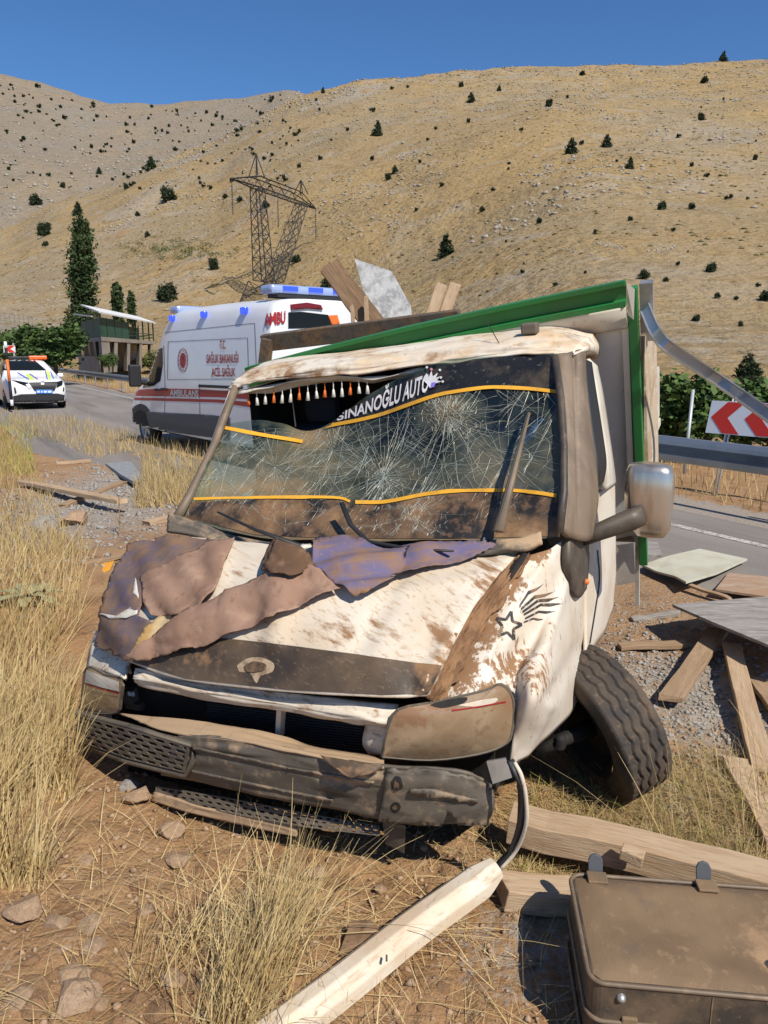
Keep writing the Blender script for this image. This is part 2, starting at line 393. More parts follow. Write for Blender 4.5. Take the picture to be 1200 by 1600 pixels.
# hills
SKY = np.array([(-900, 60), (-300, 60), (0, 115), (60, 130), (120, 149), (170, 162), (240, 163), (330, 156), (400, 149), (450, 140), (480, 147), (500, 142), (560, 127), (620, 120), (700, 112), (760, 107), (880, 102), (1000, 101), (1100, 98), (1200, 90), (1500, 75), (2200, 120)], float)
NEAR = np.array([(-900, 440), (-300, 420), (0, 350), (60, 318), (150, 288), (250, 250), (330, 218), (400, 182), (450, 158), (480, 148)] + [tuple(v) for v in SKY[11:]], float)
def kpy(py):
    b = (800 - py) / F; return (-s_ + b * c_) / (c_ + b * s_)
def hill_z(a, Y):
    px = 600 + F * a / 0.908
    yn = np.interp(px, NEAR[:, 0], NEAR[:, 1]); R = 380.0
    zR = CH + R * kpy(yn)
    t = sstep(300, 1000, px)
    K = [(58 * (1 - t) + 13 * t, -0.6 + 0 * px), (80 * (1 - t) + 40 * t, np.minimum(3.2, zR * .05) * (1 - t) + 3.4 * t), (120 * (1 - t) + 100 * t, np.minimum(9.8, zR * 0.16) * (1 - t) + 20 * t), (200 + 0 * px, zR * 0.36 * (1 - t) + 62 * t), (290 + 0 * px, zR * 0.69 + 0 * t), (R + 0 * px, zR), (R + 60 + 0 * px, zR - 4), (R + 260 + 0 * px, zR - 90)]
    z = np.full(Y.shape, -2.0) - 0.0
    z = np.where(Y < K[0][0], -0.6 - (K[0][0] - Y) * 0.05, z)
    for (y0, z0), (y1, z1) in zip(K[:-1], K[1:]):
        f = np.clip((Y - y0) / (y1 - y0), 0, 1); z = np.where((Y >= y0) & (Y <= y1), z0 + (z1 - z0) * f, z)
    Xw = a * Y
    amp = sstep(20, 160, Y)
    z = z + amp * (5.0 * fbm(Xw * 0.018, Y * 0.011, 21, 3) * sstep(380, 240, Y) + 1.5 * fbm(Xw * 0.09, Y * 0.06, 22, 3)) + 0.35 * amp * fbm(Xw * .5, Y * .35, 25, 2)
    return z
def terrain(name, fz, A, YY, m):
    aa, yv = np.meshgrid(A, YY); z = fz(aa, yv); V = np.stack([(aa * yv).ravel(), yv.ravel(), z.ravel()], 1)
    i = np.arange(aa.size).reshape(aa.shape); Q = np.stack([i[:-1, :-1], i[:-1, 1:], i[1:, 1:], i[1:, :-1]], -1).reshape(-1, 4)
    o = link(name, np_mesh(name, V, Q, True), m); o['kind'] = 'structure'
    return o, BVHTree.FromPolygons([Vector(v) for v in V], [tuple(q) for q in Q])
M_hill = mat('dry_hillside', (0.345, 0.245, 0.125), 0.95, layers=[(0.010, (0.39, 0.265, 0.115), 0.45, 0.58, 0.85), (0.014, (0.30, 0.245, 0.165), 0.5, 0.6, 0.75), (0.03, (0.28, 0.205, 0.11), 0.5, 0.62, 0.75), (0.022, (0.335, 0.295, 0.235), 0.54, 0.63, 0.75), (0.10, (0.37, 0.335, 0.285), 0.56, 0.67, 0.7), (0.045, (0.38, 0.205, 0.08), 0.62, 0.7, 0.7), (0.30, (0.24, 0.165, 0.08), 0.53, 0.63, 0.8), (0.7, (0.40, 0.37, 0.315), 0.58, 0.68, 0.7), (1.1, (0.17, 0.125, 0.06), 0.57, 0.67, 0.8), (0.5, (0.45, 0.33, 0.17), 0.58, 0.68, .6)], bump=(0.9, 1.0, 1.0), spec=0.1)
M_far = mat('stony_hillside', (0.255, 0.205, 0.15), 0.95, layers=[(0.008, (0.285, 0.22, 0.14), 0.45, 0.6, 0.9), (0.02, (0.24, 0.21, 0.17), 0.5, 0.62, 0.8), (0.09, (0.225, 0.18, 0.125), 0.52, 0.64, 0.85), (0.3, (0.315, 0.28, 0.235), 0.54, 0.66, 0.75), (0.5, (0.145, 0.135, 0.09), 0.57, 0.67, 0.8)], bump=(0.3, 1.0, 2.5), spec=0.1)
# lower slopes are grassier: golden cover thinning with height
t = M_hill.node_tree; bs = t.nodes['Principled BSDF']; src = bs.inputs['Base Color'].links[0].from_socket
tc = t.nodes.new('ShaderNodeTexCoord'); sx = t.nodes.new('ShaderNodeSeparateXYZ'); t.links.new(tc.outputs['Object'], sx.inputs[0]); mr = t.nodes.new('ShaderNodeMapRange'); mr.inputs[1].default_value = 8; mr.inputs[2].default_value = 85; mr.inputs[3].default_value = 1; mr.inputs[4].default_value = 0.12; t.links.new(sx.outputs['Z'], mr.inputs[0])
nz = t.nodes.new('ShaderNodeTexNoise'); nz.inputs['Scale'].default_value = 0.05; nz.inputs['Detail'].default_value = 8; t.links.new(tc.outputs['Object'], nz.inputs['Vector']); m2_ = t.nodes.new('ShaderNodeMapRange'); m2_.inputs[1].default_value = .36; m2_.inputs[2].default_value = .58; m2_.inputs[4].default_value = .65; t.links.new(nz.outputs['Fac'], m2_.inputs[0])
mq = t.nodes.new('ShaderNodeMapRange'); mq.inputs[1].default_value = -70; mq.inputs[2].default_value = 60; mq.inputs[3].default_value = .35; mq.inputs[4].default_value = 1; t.links.new(sx.outputs['X'], mq.inputs[0]); mv = t.nodes.new('ShaderNodeMath'); mv.operation = 'MULTIPLY'; t.links.new(mr.outputs[0], mv.inputs[0]); t.links.new(mq.outputs[0], mv.inputs[1])
mu_ = t.nodes.new('ShaderNodeMath'); mu_.operation = 'MULTIPLY'; t.links.new(mv.outputs[0], mu_.inputs[0]); t.links.new(m2_.outputs[0], mu_.inputs[1]); mx = t.nodes.new('ShaderNodeMix'); mx.data_type = 'RGBA'; t.links.new(mu_.outputs[0], mx.inputs[0]); t.links.new(src, mx.inputs[6]); mx.inputs[7].default_value = (0.365, 0.25, 0.115, 1); t.links.new(mx.outputs[2], bs.inputs['Base Color'])
A_ = np.linspace(-1.7, 1.7, 420); hill_o, B_hill = terrain('hillside', hill_z, A_, np.concatenate([np.linspace(12, 60, 50), np.geomspace(62, 640, 190)]), M_hill)
tag(hill_o, 'dry tan hillside of parched grass and scattered stones')
def far_z(a, Y):
    px = 600 + F * a / 0.908; zR = CH + 950 * kpy(np.interp(px, SKY[:, 0], SKY[:, 1])); zR = np.where(px > 490, zR - (px - 490) * 0.6, zR)
    f = np.clip((Y - 250) / 700, 0, 1); z = -30 + (zR + 30) * f ** 0.9; z = np.where(Y > 950, zR - (Y - 950) * 0.5, z)
    Xw = a * Y; k = sstep(950, 700, Y)
    return z + k * 26 * fbm(Xw * 0.006, Y * 0.004, 41, 3) + 3.5 * fbm(Xw * .03, Y * .02, 42, 3)
far_o, B_far = terrain('far_hill', far_z, np.linspace(-1.6, 0.4, 240), np.linspace(250, 1150, 130), M_far)
tag(far_o, 'grey stony far hill beyond the tan hillside')

def on_hill(px, py):
    d = ray(px, py).normalized(); h1 = B_hill.ray_cast(O, d); h2 = B_far.ray_cast(O, d)
    c = [h for h in (h1, h2) if h[0] is not None]
    return min(c, key=lambda h: h[3])[0] if c else None

# loose rock and dry tufts on the hills, too many to count
def scatter_rocks(name, P, S, m, label, flat=0.7, cat='rock'):
    n = len(P); base = np.array([(1, 0, 0), (0, 1, 0), (-1, 0, 0), (0, -1, 0), (0, 0, 1), (0, 0, -.6)], float)
    V = base[None] * (1 + rng.uniform(-.45, .45, (n, 6, 1))) + rng.uniform(-.15, .15, (n, 6, 3))
    an = rng.uniform(0, 6.28, n); ca, sa = np.cos(an), np.sin(an)
    x = V[..., 0] * ca[:, None] - V[..., 1] * sa[:, None]; y = V[..., 0] * sa[:, None] + V[..., 1] * ca[:, None]
    V = np.stack([x, y * 0.8, V[..., 2] * flat], -1) * np.asarray(S)[:, None, None] + np.asarray(P)[:, None]
    f = np.array([(0, 1, 4), (1, 2, 4), (2, 3, 4), (3, 0, 4), (1, 0, 5), (2, 1, 5), (3, 2, 5), (0, 3, 5)])
    Q = (f[None] + (np.arange(n) * 6)[:, None, None]).reshape(-1, 3)
    o = link(name, np_mesh(name, V.reshape(-1, 3), Q), m); tag(o, label, cat, kind='stuff'); return o
def hill_points(n, ylo, yhi, alo=-0.75, ahi=0.75, cl=0.0, seed=5):
    r = np.random.default_rng(seed); out = []
    while len(out) < n:
        Yv = r.uniform(ylo, yhi, 4000); a = r.uniform(alo, ahi, 4000)
        keep = fbm(a * Yv * 0.03, Yv * 0.025, seed, 3) > cl
        Yv, a = Yv[keep], a[keep]; z = hill_z(a, Yv)
        out += list(np.stack([a * Yv, Yv, z], 1))
    return np.array(out[:n])
M_rock = mat('limestone', (0.36, 0.32, 0.265), 0.9, layers=[(0.8, (0.28, 0.245, 0.20), 0.45, 0.6, 0.9)], spec=0.15)
P = np.concatenate([hill_points(3600, 90, 390, cl=0.2, seed=5), hill_points(1600, 90, 390, cl=-0.3, seed=6), hill_points(3500, 230, 390, -0.75, 0.75, -0.2, seed=9)])
scatter_rocks('hillside_rubble', P, 0.06 + 0.45 * rng.random(len(P)) ** 3.5 + 0.0008 * P[:, 1], M_rock, 'pale limestone rubble strewn over the tan hillside', 0.6, 'rubble')
rb_ = random.Random(8); BP = []; BS = []
for (x0, y0, x1, y1, n, sp) in ((478, 150, 250, 268, 520, 8), (560, 132, 470, 170, 200, 6), (880, 388, 930, 400, 40, 4), (160, 362, 215, 345, 90, 5), (250, 322, 330, 300, 70, 4), (440, 278, 560, 282, 90, 4), (600, 248, 680, 240, 70, 6), (880, 250, 925, 244, 80, 4), (820, 150, 1000, 190, 160, 9), (930, 380, 975, 388, 60, 3), (1010, 395, 1060, 385, 60, 3), (980, 225, 1050, 200, 90, 6), (560, 330, 640, 352, 60, 5)):
    for _ in range(n):
        t = rb_.random(); p = on_hill(x0 + (x1 - x0) * t + rb_.gauss(0, sp), y0 + (y1 - y0) * t + rb_.gauss(0, sp * .7))
        if p is not None: BP.append(list(p)); BS.append((0.9 + 2.2 * rb_.random() ** 2) * p.y / F)
scatter_rocks('rock_outcrop', np.array(BP), np.array(BS), M_rock, 'grey broken rock bands cropping out on the hillside', 0.7, 'rock')
M_tuft = mat('hill_scrub', (0.20, 0.155, 0.07), 0.95, layers=[(0.05, (0.12, 0.12, 0.05), 0.5, 0.6, 0.8)], spec=0.1)
P = np.concatenate([hill_points(5200, 64, 390, cl=-0.1, seed=12), hill_points(2600, 60, 200, cl=-0.3, seed=13)])
scatter_rocks('hillside_scrub', P, 0.06 + 0.28 * rng.random(len(P)) ** 3 + 0.0008 * P[:, 1], M_tuft, 'low dry scrub dotting the tan hillside', 0.5, 'scrub')
P = []
r2 = np.random.default_rng(31)
Yv = r2.uniform(420, 940, 5200); av = r2.uniform(-0.72, 0.0, 5200); P = np.stack([av * Yv, Yv, far_z(av, Yv)], 1)
scatter_rocks('far_hill_rubble', P, 0.5 + 1.6 * r2.random(len(P)) ** 3, M_rock, 'grey rubble over the far hill', 0.6, 'rubble')

# ------------------------------------------------------------------ foliage
def leaf_mesh(name, C, S, asp=0.55, up=0.0):
    """leaf-sized quads centred on C (n,3), sizes S"""
    n = len(C); d = rng.normal(size=(n, 3)); d[:, 2] += up; d /= np.linalg.norm(d, axis=1, keepdims=True)
    e = np.cross(d, rng.normal(size=(n, 3))); e /= np.linalg.norm(e, axis=1, keepdims=True)
    S = np.asarray(S)[:, None]; a = d * S; b = e * S * asp
    V = np.stack([C - a, C + b, C + a, C - b], 1).reshape(-1, 3)
    return np_mesh(name, V, np.arange(n * 4).reshape(n, 4))
def blob_points(blobs, n, shell=0.55):
    """points through the volume of several ellipsoids (cx,cy,cz,rx,ry,rz)"""
    w = np.array([b[3] * b[4] * b[5] for b in blobs]) ** 0.66; k = rng.choice(len(blobs), n, p=w / w.sum()); B = np.array(blobs)[k]
    d = rng.normal(size=(n, 3)); d /= np.linalg.norm(d, axis=1, keepdims=True); r = shell + (1 - shell) * rng.random(n) ** 0.6
    r *= 1 + 0.25 * rng.normal(size=n)
    return B[:, :3] + d * r[:, None] * B[:, 3:]
def leafmat(name, col, c2):
    m_ = mat(name, col, 0.6, layers=[(3.0, c2, 0.4, 0.65, 0.9), (14.0, tuple(v * 0.55 for v in col), 0.5, 0.7, 0.7)], spec=0.25); return m_
M_con = leafmat('conifer_needles', (0.022, 0.036, 0.014), (0.04, 0.055, 0.02)); M_pop = leafmat('poplar_leaves', (0.035, 0.06, 0.018), (0.065, 0.09, 0.03))
M_bush = leafmat('bush_leaves', (0.045, 0.085, 0.022), (0.09, 0.14, 0.035)); M_vine = leafmat('vine_leaves', (0.055, 0.105, 0.022), (0.10, 0.16, 0.04)); M_olive = leafmat('scrub_leaves', (0.09, 0.11, 0.03), (0.14, 0.15, 0.05))
M_bark = mat('bark', (0.10, 0.075, 0.05), 0.9, layers=[(8, (0.055, 0.04, 0.03), 0.45, 0.6, 0.9)], bump=(20, 0.6, 0.02))
def tree(name, blobs, n, leaf, m_, trunk, loc, scale, label, cat, group=None, up=0.0, shell=0.55):
    t = empty(name, loc); t.scale = (scale,) * 3; tag(t, label, cat, group)
    link('crown', leaf_mesh('crown', blob_points(blobs, n, shell), leaf * (0.6 + 0.8 * rng.random(n)), up=up), m_, t, True)
    mb = MB()
    for path, rr in trunk: mb.tube(path, rr, 6)
    mb.build('trunk', M_bark, t, True); return t
def conblobs():
    b = []
    for k in range(9):
        h = 0.06 + 0.84 * k / 8; r = 0.36 * (1 - h) ** 0.8 + 0.03
        for j in range(4 if k < 6 else 2):
            a = random.uniform(0, 6.28); b.append((math.cos(a) * r * .6, math.sin(a) * r * .6, h + random.uniform(-.04, .04), r * .6 + .02, r * .6 + .02, 0.09))
    return b
def rndblobs():
    b = [(0, 0, .45, .33, .33, .35)]
    for k in range(8):
        a = random.uniform(0, 6.28); rr = random.uniform(.15, .42); b.append((math.cos(a) * rr, math.sin(a) * rr, random.uniform(.2, .7), random.uniform(.14, .25), random.uniform(.14, .25), random.uniform(.14, .26)))
    return b
TR_ = [([(0, 0, -.15), (0.01, 0, .4), (0, .01, .8)], [.035, .025, .01])]
LB = {'c': 'dark conical juniper standing alone on the dry hillside', 'r': 'dark rounded evergreen bush on the dry hillside'}
HG = {'c': 'conical junipers on the hillside', 'r': 'rounded evergreen bushes on the hillside'}
protos = {}
SH = [(264, 314, 24, 'r'), (237, 265, 19, 'c'), (55, 320, 17, 'r'), (122, 335, 18, 'c'), (68, 369, 22, 'r'), (98, 293, 9, 'r'), (155, 272, 10, 'c'), (197, 296, 9, 'r'), (71, 385, 9, 'r'), (335, 421, 18, 'r'), (260, 470, 30, 'r'), (462, 411, 14, 'r'),
      (510, 452, 20, 'r'), (590, 212, 20, 'c'), (617, 271, 12, 'c'), (607, 281, 10, 'r'), (736, 160, 14, 'c'), (732, 192, 7, 'r'), (893, 240, 22, 'c'), (948, 230, 18, 'c'), (984, 264, 17, 'c'), (697, 400, 32, 'c'), (857, 167, 12, 'r'), (780, 142, 8, 'c'), (753, 331, 9, 'r'), (843, 349, 10, 'r'),
      (1033, 328, 14, 'r'), (1081, 327, 11, 'r'), (1100, 130, 11, 'r'), (1095, 188, 12, 'r'), (1130, 96, 14, 'c'), (1154, 94, 6, 'r'), (985, 345, 8, 'r'), (770, 299, 6, 'r'), (1006, 436, 16, 'r'), (1110, 425, 16, 'r'), (1197, 470, 18, 'r'), (1040, 440, 8, 'r'), (1120, 466, 10, 'r'), (1087, 502, 12, 'r'), (1157, 510, 9, 'r'),
      (415, 325, 12, 'r'), (375, 315, 9, 'r'), (352, 310, 8, 'r'), (478, 465, 18, 'r'), (230, 370, 9, 'r'), (215, 338, 8, 'r'), (500, 250, 7, 'r'), (362, 285, 7, 'c'), (543, 205, 6, 'r'), (583, 175, 7, 'r'), (656, 255, 6, 'r'), (668, 220, 5, 'r'), (650, 330, 6, 'r'), (930, 365, 7, 'r'), (1052, 362, 7, 'r'), (1142, 310, 7, 'r'), (1180, 250, 8, 'r'), (1060, 215, 6, 'r'), (910, 118, 8, 'r'), (720, 136, 8, 'r'), (815, 205, 6, 'r'), (505, 145, 8, 'c')]
rs = random.Random(3)
for _ in range(360):
    x = rs.uniform(0, 470); y = rs.uniform(125, 300)
    if y > np.interp(x, SKY[:, 0], SKY[:, 1]) + 4 and fbm(x * .022, y * .035, 91, 2) > -.12: SH.append((x, y, 2.3 + 4.2 * rs.random() ** 2.2, 'r'))
for _ in range(55):
    x = rs.uniform(380, 1200); y = rs.uniform(130, 470)
    if y > np.interp(x, SKY[:, 0], SKY[:, 1]) + 6 and fbm(x * .02, y * .02, 93, 2) > -.1: SH.append((x, y, rs.uniform(3, 7), 'r'))
tiny = None
for (px, py, hp, kd) in SH:
    p = on_hill(px, py)
    if p is None: continue
    h = hp * p.y / F * 1.06
    if hp < 7.5:
        if tiny is None:
            tiny = link('shrub', leaf_mesh('shrub', blob_points(rndblobs(), 160, 0.4), 0.16 * np.ones(160)), M_con); o = tiny
        else: o = tiny.copy(); COL.objects.link(o)
        o.location = p; o.scale = (h * rs.uniform(.9, 1.3), h, h); o.rotation_euler = (0, 0, rs.uniform(0, 6)); tag(o, 'tiny dark shrub speckling the upper hill slopes', 'shrub', 'small shrubs on the upper slopes'); continue
    key = kd + str(rs.randrange(2))
    if key not in protos:
        protos[key] = tree('juniper_tree' if kd == 'c' else 'evergreen_bush', conblobs() if kd == 'c' else rndblobs(), 1300, 0.062, M_con, TR_, (0, 0, 0), 1, LB[kd], 'tree' if kd == 'c' else 'bush', HG[kd]); o = protos[key]
    else: o = copy_tree(protos[key])
    o.location = p - Vector((0, 0, h * 0.04)); o.scale = (h * rs.uniform(.9, 1.15), h * rs.uniform(.9, 1.1), h); o.rotation_euler = (0, 0, rs.uniform(0, 6))
# low green scrub patch on the slope
P = []
for _ in range(90):
    p = on_hill(rs.gauss(270, 38), rs.gauss(392, 7))
    if p: P.append(p + Vector((0, 0, .3)))
C = np.array([list(p) for p in P]); C = np.repeat(C, 24, 0) + rng.normal(size=(len(P) * 24, 3)) * (0.55, 0.55, 0.22)
o = link('ground_scrub', leaf_mesh('ground_scrub', C, 0.18 * np.ones(len(C))), M_olive); tag(o, 'low olive green scrub patch spreading on the slope behind the pylon', 'scrub', kind='stuff')

def gp(px, py, depth):
    p = D(px, py, depth); return p
# poplars and bushes by the shelter
def popblobs(w):
    b = []
    for k in range(60):
        h = 0.05 + 0.90 * k / 59; r = w * (0.62 + 0.38 * math.sin(math.pi * (h * 0.85 + .12))) * (1.0 if h < .86 else 1.0 - (h - .86) * 5.5) * random.uniform(.86, 1.08)
        a = random.uniform(0, 6.28); b.append((math.cos(a) * r * .28, math.sin(a) * r * .28, h, r * .8, r * .8, 0.055))
    return b
def place(px, ybase, ytop, depth):
    p = D(px, ybase, depth); q = D(px, ytop, depth); return p, (q - p).length
p, h = place(130, 512, 345, 78); tp = tree('poplar_tree', popblobs(0.135), 9000, 0.015, M_pop, [([(0, 0, -.1), (0, 0, .5), (.01, 0, .95)], [.022, .014, .004])], p, h, 'tall slim dark green poplar behind the shelter', 'tree', up=0.6); tp.rotation_euler = (0, math.radians(3), 0)
p, h = place(186, 508, 442, 76); tree('poplar_tree', popblobs(0.15), 1800, 0.04, M_pop, [([(0, 0, -.1), (0, 0, .9)], [.03, .006])], p, h, 'young poplar, taller of two just behind the shelter roof', 'tree', up=0.6)
p, h = place(207, 508, 455, 76); tree('poplar_tree', popblobs(0.13), 1500, 0.04, M_pop, [([(0, 0, -.1), (0, 0, .9)], [.03, .006])], p, h, 'young poplar, shorter of two just behind the shelter roof', 'tree', up=0.6)
bb = lambda: rndblobs()
for (px, y0, y1, dep, lab, mm, n) in [(86, 566, 494, 44, 'large round green bush between police car and shelter', M_bush, 4200), (40, 560, 502, 47, 'mid green bush behind the police car roof', M_bush, 3000), (8, 560, 500, 50, 'pale green bush at the end of the grey wall', M_bush, 2200), (118, 520, 482, 70, 'dark green bush at the foot of the tall poplar', M_pop, 1800), (170, 572, 545, 49, 'small leafy bush against the shelter pier', M_bush, 1500), (238, 572, 540, 62, 'straggly bush below the open shelter end', M_olive, 1500), (146, 498, 480, 74, 'dark bush peeping above the shelter roof', M_pop, 1200)]:
    p, h = place(px, y0, y1, dep); p.z -= .16 * h; o = tree('green_bush', bb(), n, 0.045, mm, TR_, p, h * 1.05, lab, 'bush'); o.scale = (h * 1.5 if px < 120 else h * 1.2, h * 1.2, h * 1.05)
# vine thicket beyond the guardrail, on the right
for k, (px, y0, y1, dep, lab) in enumerate([(1052, 690, 588, 13.5, 'bright green vine bush behind the leaning white post'), (1105, 692, 575, 13.2, 'bright green vine bush behind the chevron sign edge'), (1165, 695, 585, 13.0, 'bright green vine bush behind the chevron arrows'), (1230, 698, 580, 12.6, 'bright green vine bush beyond the chevron sign'), (1025, 690, 625, 14.5, 'low green vine bush behind the tan truck panel'), (1168, 600, 552, 19, 'dark conical shrub rising over the vine bushes')]):
    p, h = place(px, y0, y1, dep); dk = k == 5
    o = tree('vine_bush' if not dk else 'juniper_shrub', rndblobs() if not dk else conblobs(), 3600 if not dk else 1500, 0.05 if not dk else .05, M_vine if not dk else M_con, [([(0, 0, -.1), (.05, 0, .3), (.1, .03, .7)], [.03, .02, .008]), ([(0, 0, 0), (-.15, 0, .3), (-.25, .05, .6)], [.02, .015, .006])], p, h, lab, 'bush'); o.scale = (h * 1.25, h * 1.1, h)

# ------------------------------------------------------------------ guardrail
M_galv = mat('galvanised_steel', (0.36, 0.39, 0.41), 0.42, 0.75, layers=[(3, (0.26, 0.29, 0.32), 0.45, 0.6, 0.7), (30, (0.30, 0.27, 0.22), 0.6, 0.72, 0.5)])
gr = empty('guardrail', rp(0, 0, 0.05)); tag(gr, 'grey steel guardrail running along the far road edge', 'guardrail')
wprof = [(0.0, 0.155), (0.03, 0.15), (0.075, 0.105), (0.08, 0.06), (0.02, 0.02), (0.0, 0.0), (0.02, -0.02), (0.08, -0.06), (0.075, -0.105), (0.03, -0.15), (0.0, -0.155)]
for k in range(-4, 24):
    s0, s1 = k * 4.0, k * 4.0 + 4.006
    mb = MB(); V = []
    for s in (s0, s1):
        for (o_, z) in wprof: V.append(rp(s, o_ + 0.06, 0.72 + z))
        for (o_, z) in reversed(wprof): V.append(rp(s, o_ + 0.055, 0.72 + z))
    n = 2 * len(wprof)
    mb.add(V, [(j, (j + 1) % n, n + (j + 1) % n, n + j) for j in range(n)] + [tuple(range(n - 1, -1, -1)), tuple(range(n, 2 * n))])
    mb.build('beam', M_galv, gr)
    mb = MB(); b = rp(s0 + 2.0, -0.01, 0); mb.bar(b + Vector((0, 0, -0.1)), b + Vector((0, 0, 0.82)), 0.055, 0.10, RU); mb.build('post', M_galv, gr)

# ------------------------------------------------------------------ signs and roadside posts
M_red = mat('reflective_red', (0.62, 0.035, 0.02), 0.45); M_white = mat('reflective_white', (0.72, 0.74, 0.76), 0.45); M_pole = mat('pole_grey', (0.45, 0.47, 0.47), 0.5, 0.3); M_black = mat('matt_black', (0.015, 0.015, 0.016), 0.7)
M_orange = mat('orange_plastic', (0.75, 0.17, 0.03), 0.5)
def chevron_sign(name, a, dirv, up, W_, H_, n, label, postlen=1.1, flip=1):
    a = Vector(a); u = Vector(dirv).normalized(); v = Vector(up).normalized(); f = u.cross(v).normalized(); f = f if f.y < 0 else -f
    s = empty(name, (a.x, a.y, 0)); tag(s, label, 'road sign')
    fn = lambda x, y, z: a + u * x + v * y + f * z
    mb = MB(); mb.prism([(0, 0), (W_, 0), (W_, H_), (0, H_)], -0.012, 0, fn); mb.build('sign_board', M_white, s)
    cw = W_ / n
    for k in range(n):
        x0 = k * cw + 0.08 * cw; tq = cw * 0.5; t0 = x0 if flip > 0 else x0 + 0.4 * cw
        tip = cw * 0.42
        if flip > 0: poly = [(x0, H_ / 2), (x0 + tip, 0.01), (x0 + tip + tq, 0.01), (x0 + tq, H_ / 2), (x0 + tip + tq, H_ - .01), (x0 + tip, H_ - .01)]
        else: poly = [(x0 + tip, H_ / 2), (x0, 0.01), (x0 + tq, 0.01), (x0 + tip + tq, H_ / 2), (x0 + tq, H_ - .01), (x0, H_ - .01)]
        mb = MB(); mb.prism(poly, 0.001, 0.003, fn); mb.build('arrow', M_red, s)
    for x in (0.16 * W_, 0.84 * W_):
        for dx in (-.022, .022):
            mb = MB(); q = fn(x + dx, H_ + 0.12, -0.03); e = fn(x + dx, -postlen, -0.03); mb.tube([e, q], 0.013, 6); mb.build('post', M_pole, s)
    return s
a = D(1102, 676, 9.7); chevron_sign('chevron_sign', a, (0.62, -0.78, 0.0), (0.14, 0.05, 1), 1.75, 0.42, 4, 'red and white chevron sign board behind the guardrail')
mb = MB(); t = D(1083, 609, 9.9); b = D(1069, 740, 9.9); mb.tube([b, t], 0.022, 8); pp = mb.build('marker_post', M_pole); tag(pp, 'thin pale post leaning behind the guardrail near the chevron sign', 'post')
a = D(6, 551, 38); chevron_sign('warning_sign', a, (1, 0.1, 0), (0, 0, 1), 0.58, 0.36, 1, 'small red and white striped sign behind the police car', 1.4)
b = D(19, 634, 23.2); t = D(8, 534, 23.2); root = empty('snow_pole', b); tag(root, 'slim orange and white snow pole beside the police car', 'pole')
cut = [0, .09, .38, .72, .9, 1.0]; cm = [M_white, M_black, M_orange, M_black, M_white]
for k in range(5):
    mb = MB(); mb.tube([b.lerp(t, cut[k]), b.lerp(t, cut[k + 1])], 0.045, 8); mb.build('band', cm[k], root)

# ------------------------------------------------------------------ pylon
M_steel = mat('dark_lattice_steel', (0.05, 0.048, 0.045), 0.6, 0.4); M_ins = mat('insulator_glass', (0.05, 0.075, 0.075), 0.3)
pyl = empty('pylon', D(408, 500, 118)); tag(pyl, 'dark lattice steel pylon with crossarm standing behind the ambulance', 'pylon')
def lat(mb, a0, a1, w0, w1, n, ex, ey, r=0.10):
    """square lattice column from a0 to a1, half-widths w0->w1 in directions ex, ey"""
    cs = [(-1, -1), (1, -1), (1, 1), (-1, 1)]; a0 = Vector(a0); a1 = Vector(a1)
    ring = lambda t: [a0.lerp(a1, t) + ex * (sx * (w0 + (w1 - w0) * t)) + ey * (sy * (w0 + (w1 - w0) * t)) for sx, sy in cs]
    R0 = ring(0); R1 = ring(1)
    for p, q in zip(R0, R1): mb.tube([p, q], r, 4, False)
    for k in range(n):
        A = ring(k / n); B = ring((k + 1) / n)
        for j in range(4):
            mb.tube([A[j], B[(j + 1) % 4]], r * .6, 3, False); mb.tube([A[(j + 1) % 4], B[j]], r * .6, 3, False)
        if k % 2 == 0:
            for j in range(4): mb.tube([A[j], A[(j + 1) % 4]], r * .6, 3, False)
dl, dr = 110.0, 133.0
XL = D(361, 279, dl); XR = D(494, 332, dr); XR.z = XL.z; ax = (XR - XL).normalized(); ay = Vector((-ax.y, ax.x, 0)); az = Vector((0, 0, 1))
LJ = XL.lerp(XR, 0.27); RJ = XL.lerp(XR, 0.80); base = D(412, 505, 118)
fork = D(420, 440, 118); 
mb = MB(); lat(mb, base, fork, 3.6, 2.3, 3, ax, ay, .11); mb.build('base_lattice', M_steel, pyl)
mb = MB(); lat(mb, fork - ax * 1.4, LJ, 1.2, 0.8, 8, ax, ay, .09); mb.build('leg', M_steel, pyl)
mb = MB(); lat(mb, fork + ax * 1.4, RJ, 1.2, 0.8, 8, ax, ay, .09); mb.build('leg', M_steel, pyl)
mb = MB(); n = 15
chord = lambda t, sy, up: XL.lerp(XR, t) + ay * (sy * 0.8 * min(1, t * 4, (1 - t) * 4)) + az * (up * 1.6 * min(1, t * 4, (1 - t) * 4))
for sy in (-1, 1):
    for k in range(n):
        t0, t1 = k / n, (k + 1) / n
        for up in (0, 1): mb.tube([chord(t0, sy, up), chord(t1, sy, up)], .10, 4, False)
        mb.tube([chord(t0, sy, k % 2), chord(t1, sy, 1 - k % 2)], .06, 3, False)
        mb.tube([chord(t0, -sy, 0), chord(t1, sy, 0)], .06, 3, False)
mb.build('crossarm', M_steel, pyl)
for J, tip in ((LJ, D(397, 245, 117)), (RJ, D(474, 284, 129))):
    mb = MB()
    for sx in (-1, 1):
        for sy in (-1, 1): mb.tube([J + ax * 1.0 * sx + ay * .8 * sy + az * 1.6, Vector((J.x, J.y, tip.z))], .08, 4, False)
    for f in (.35, .7):
        q = J.lerp(Vector((J.x, J.y, tip.z)), f) + az * .5; mb.tube([q - ax * (1 - f), q + ax * (1 - f)], .06, 3, False)
    mb.build('peak', M_steel, pyl)
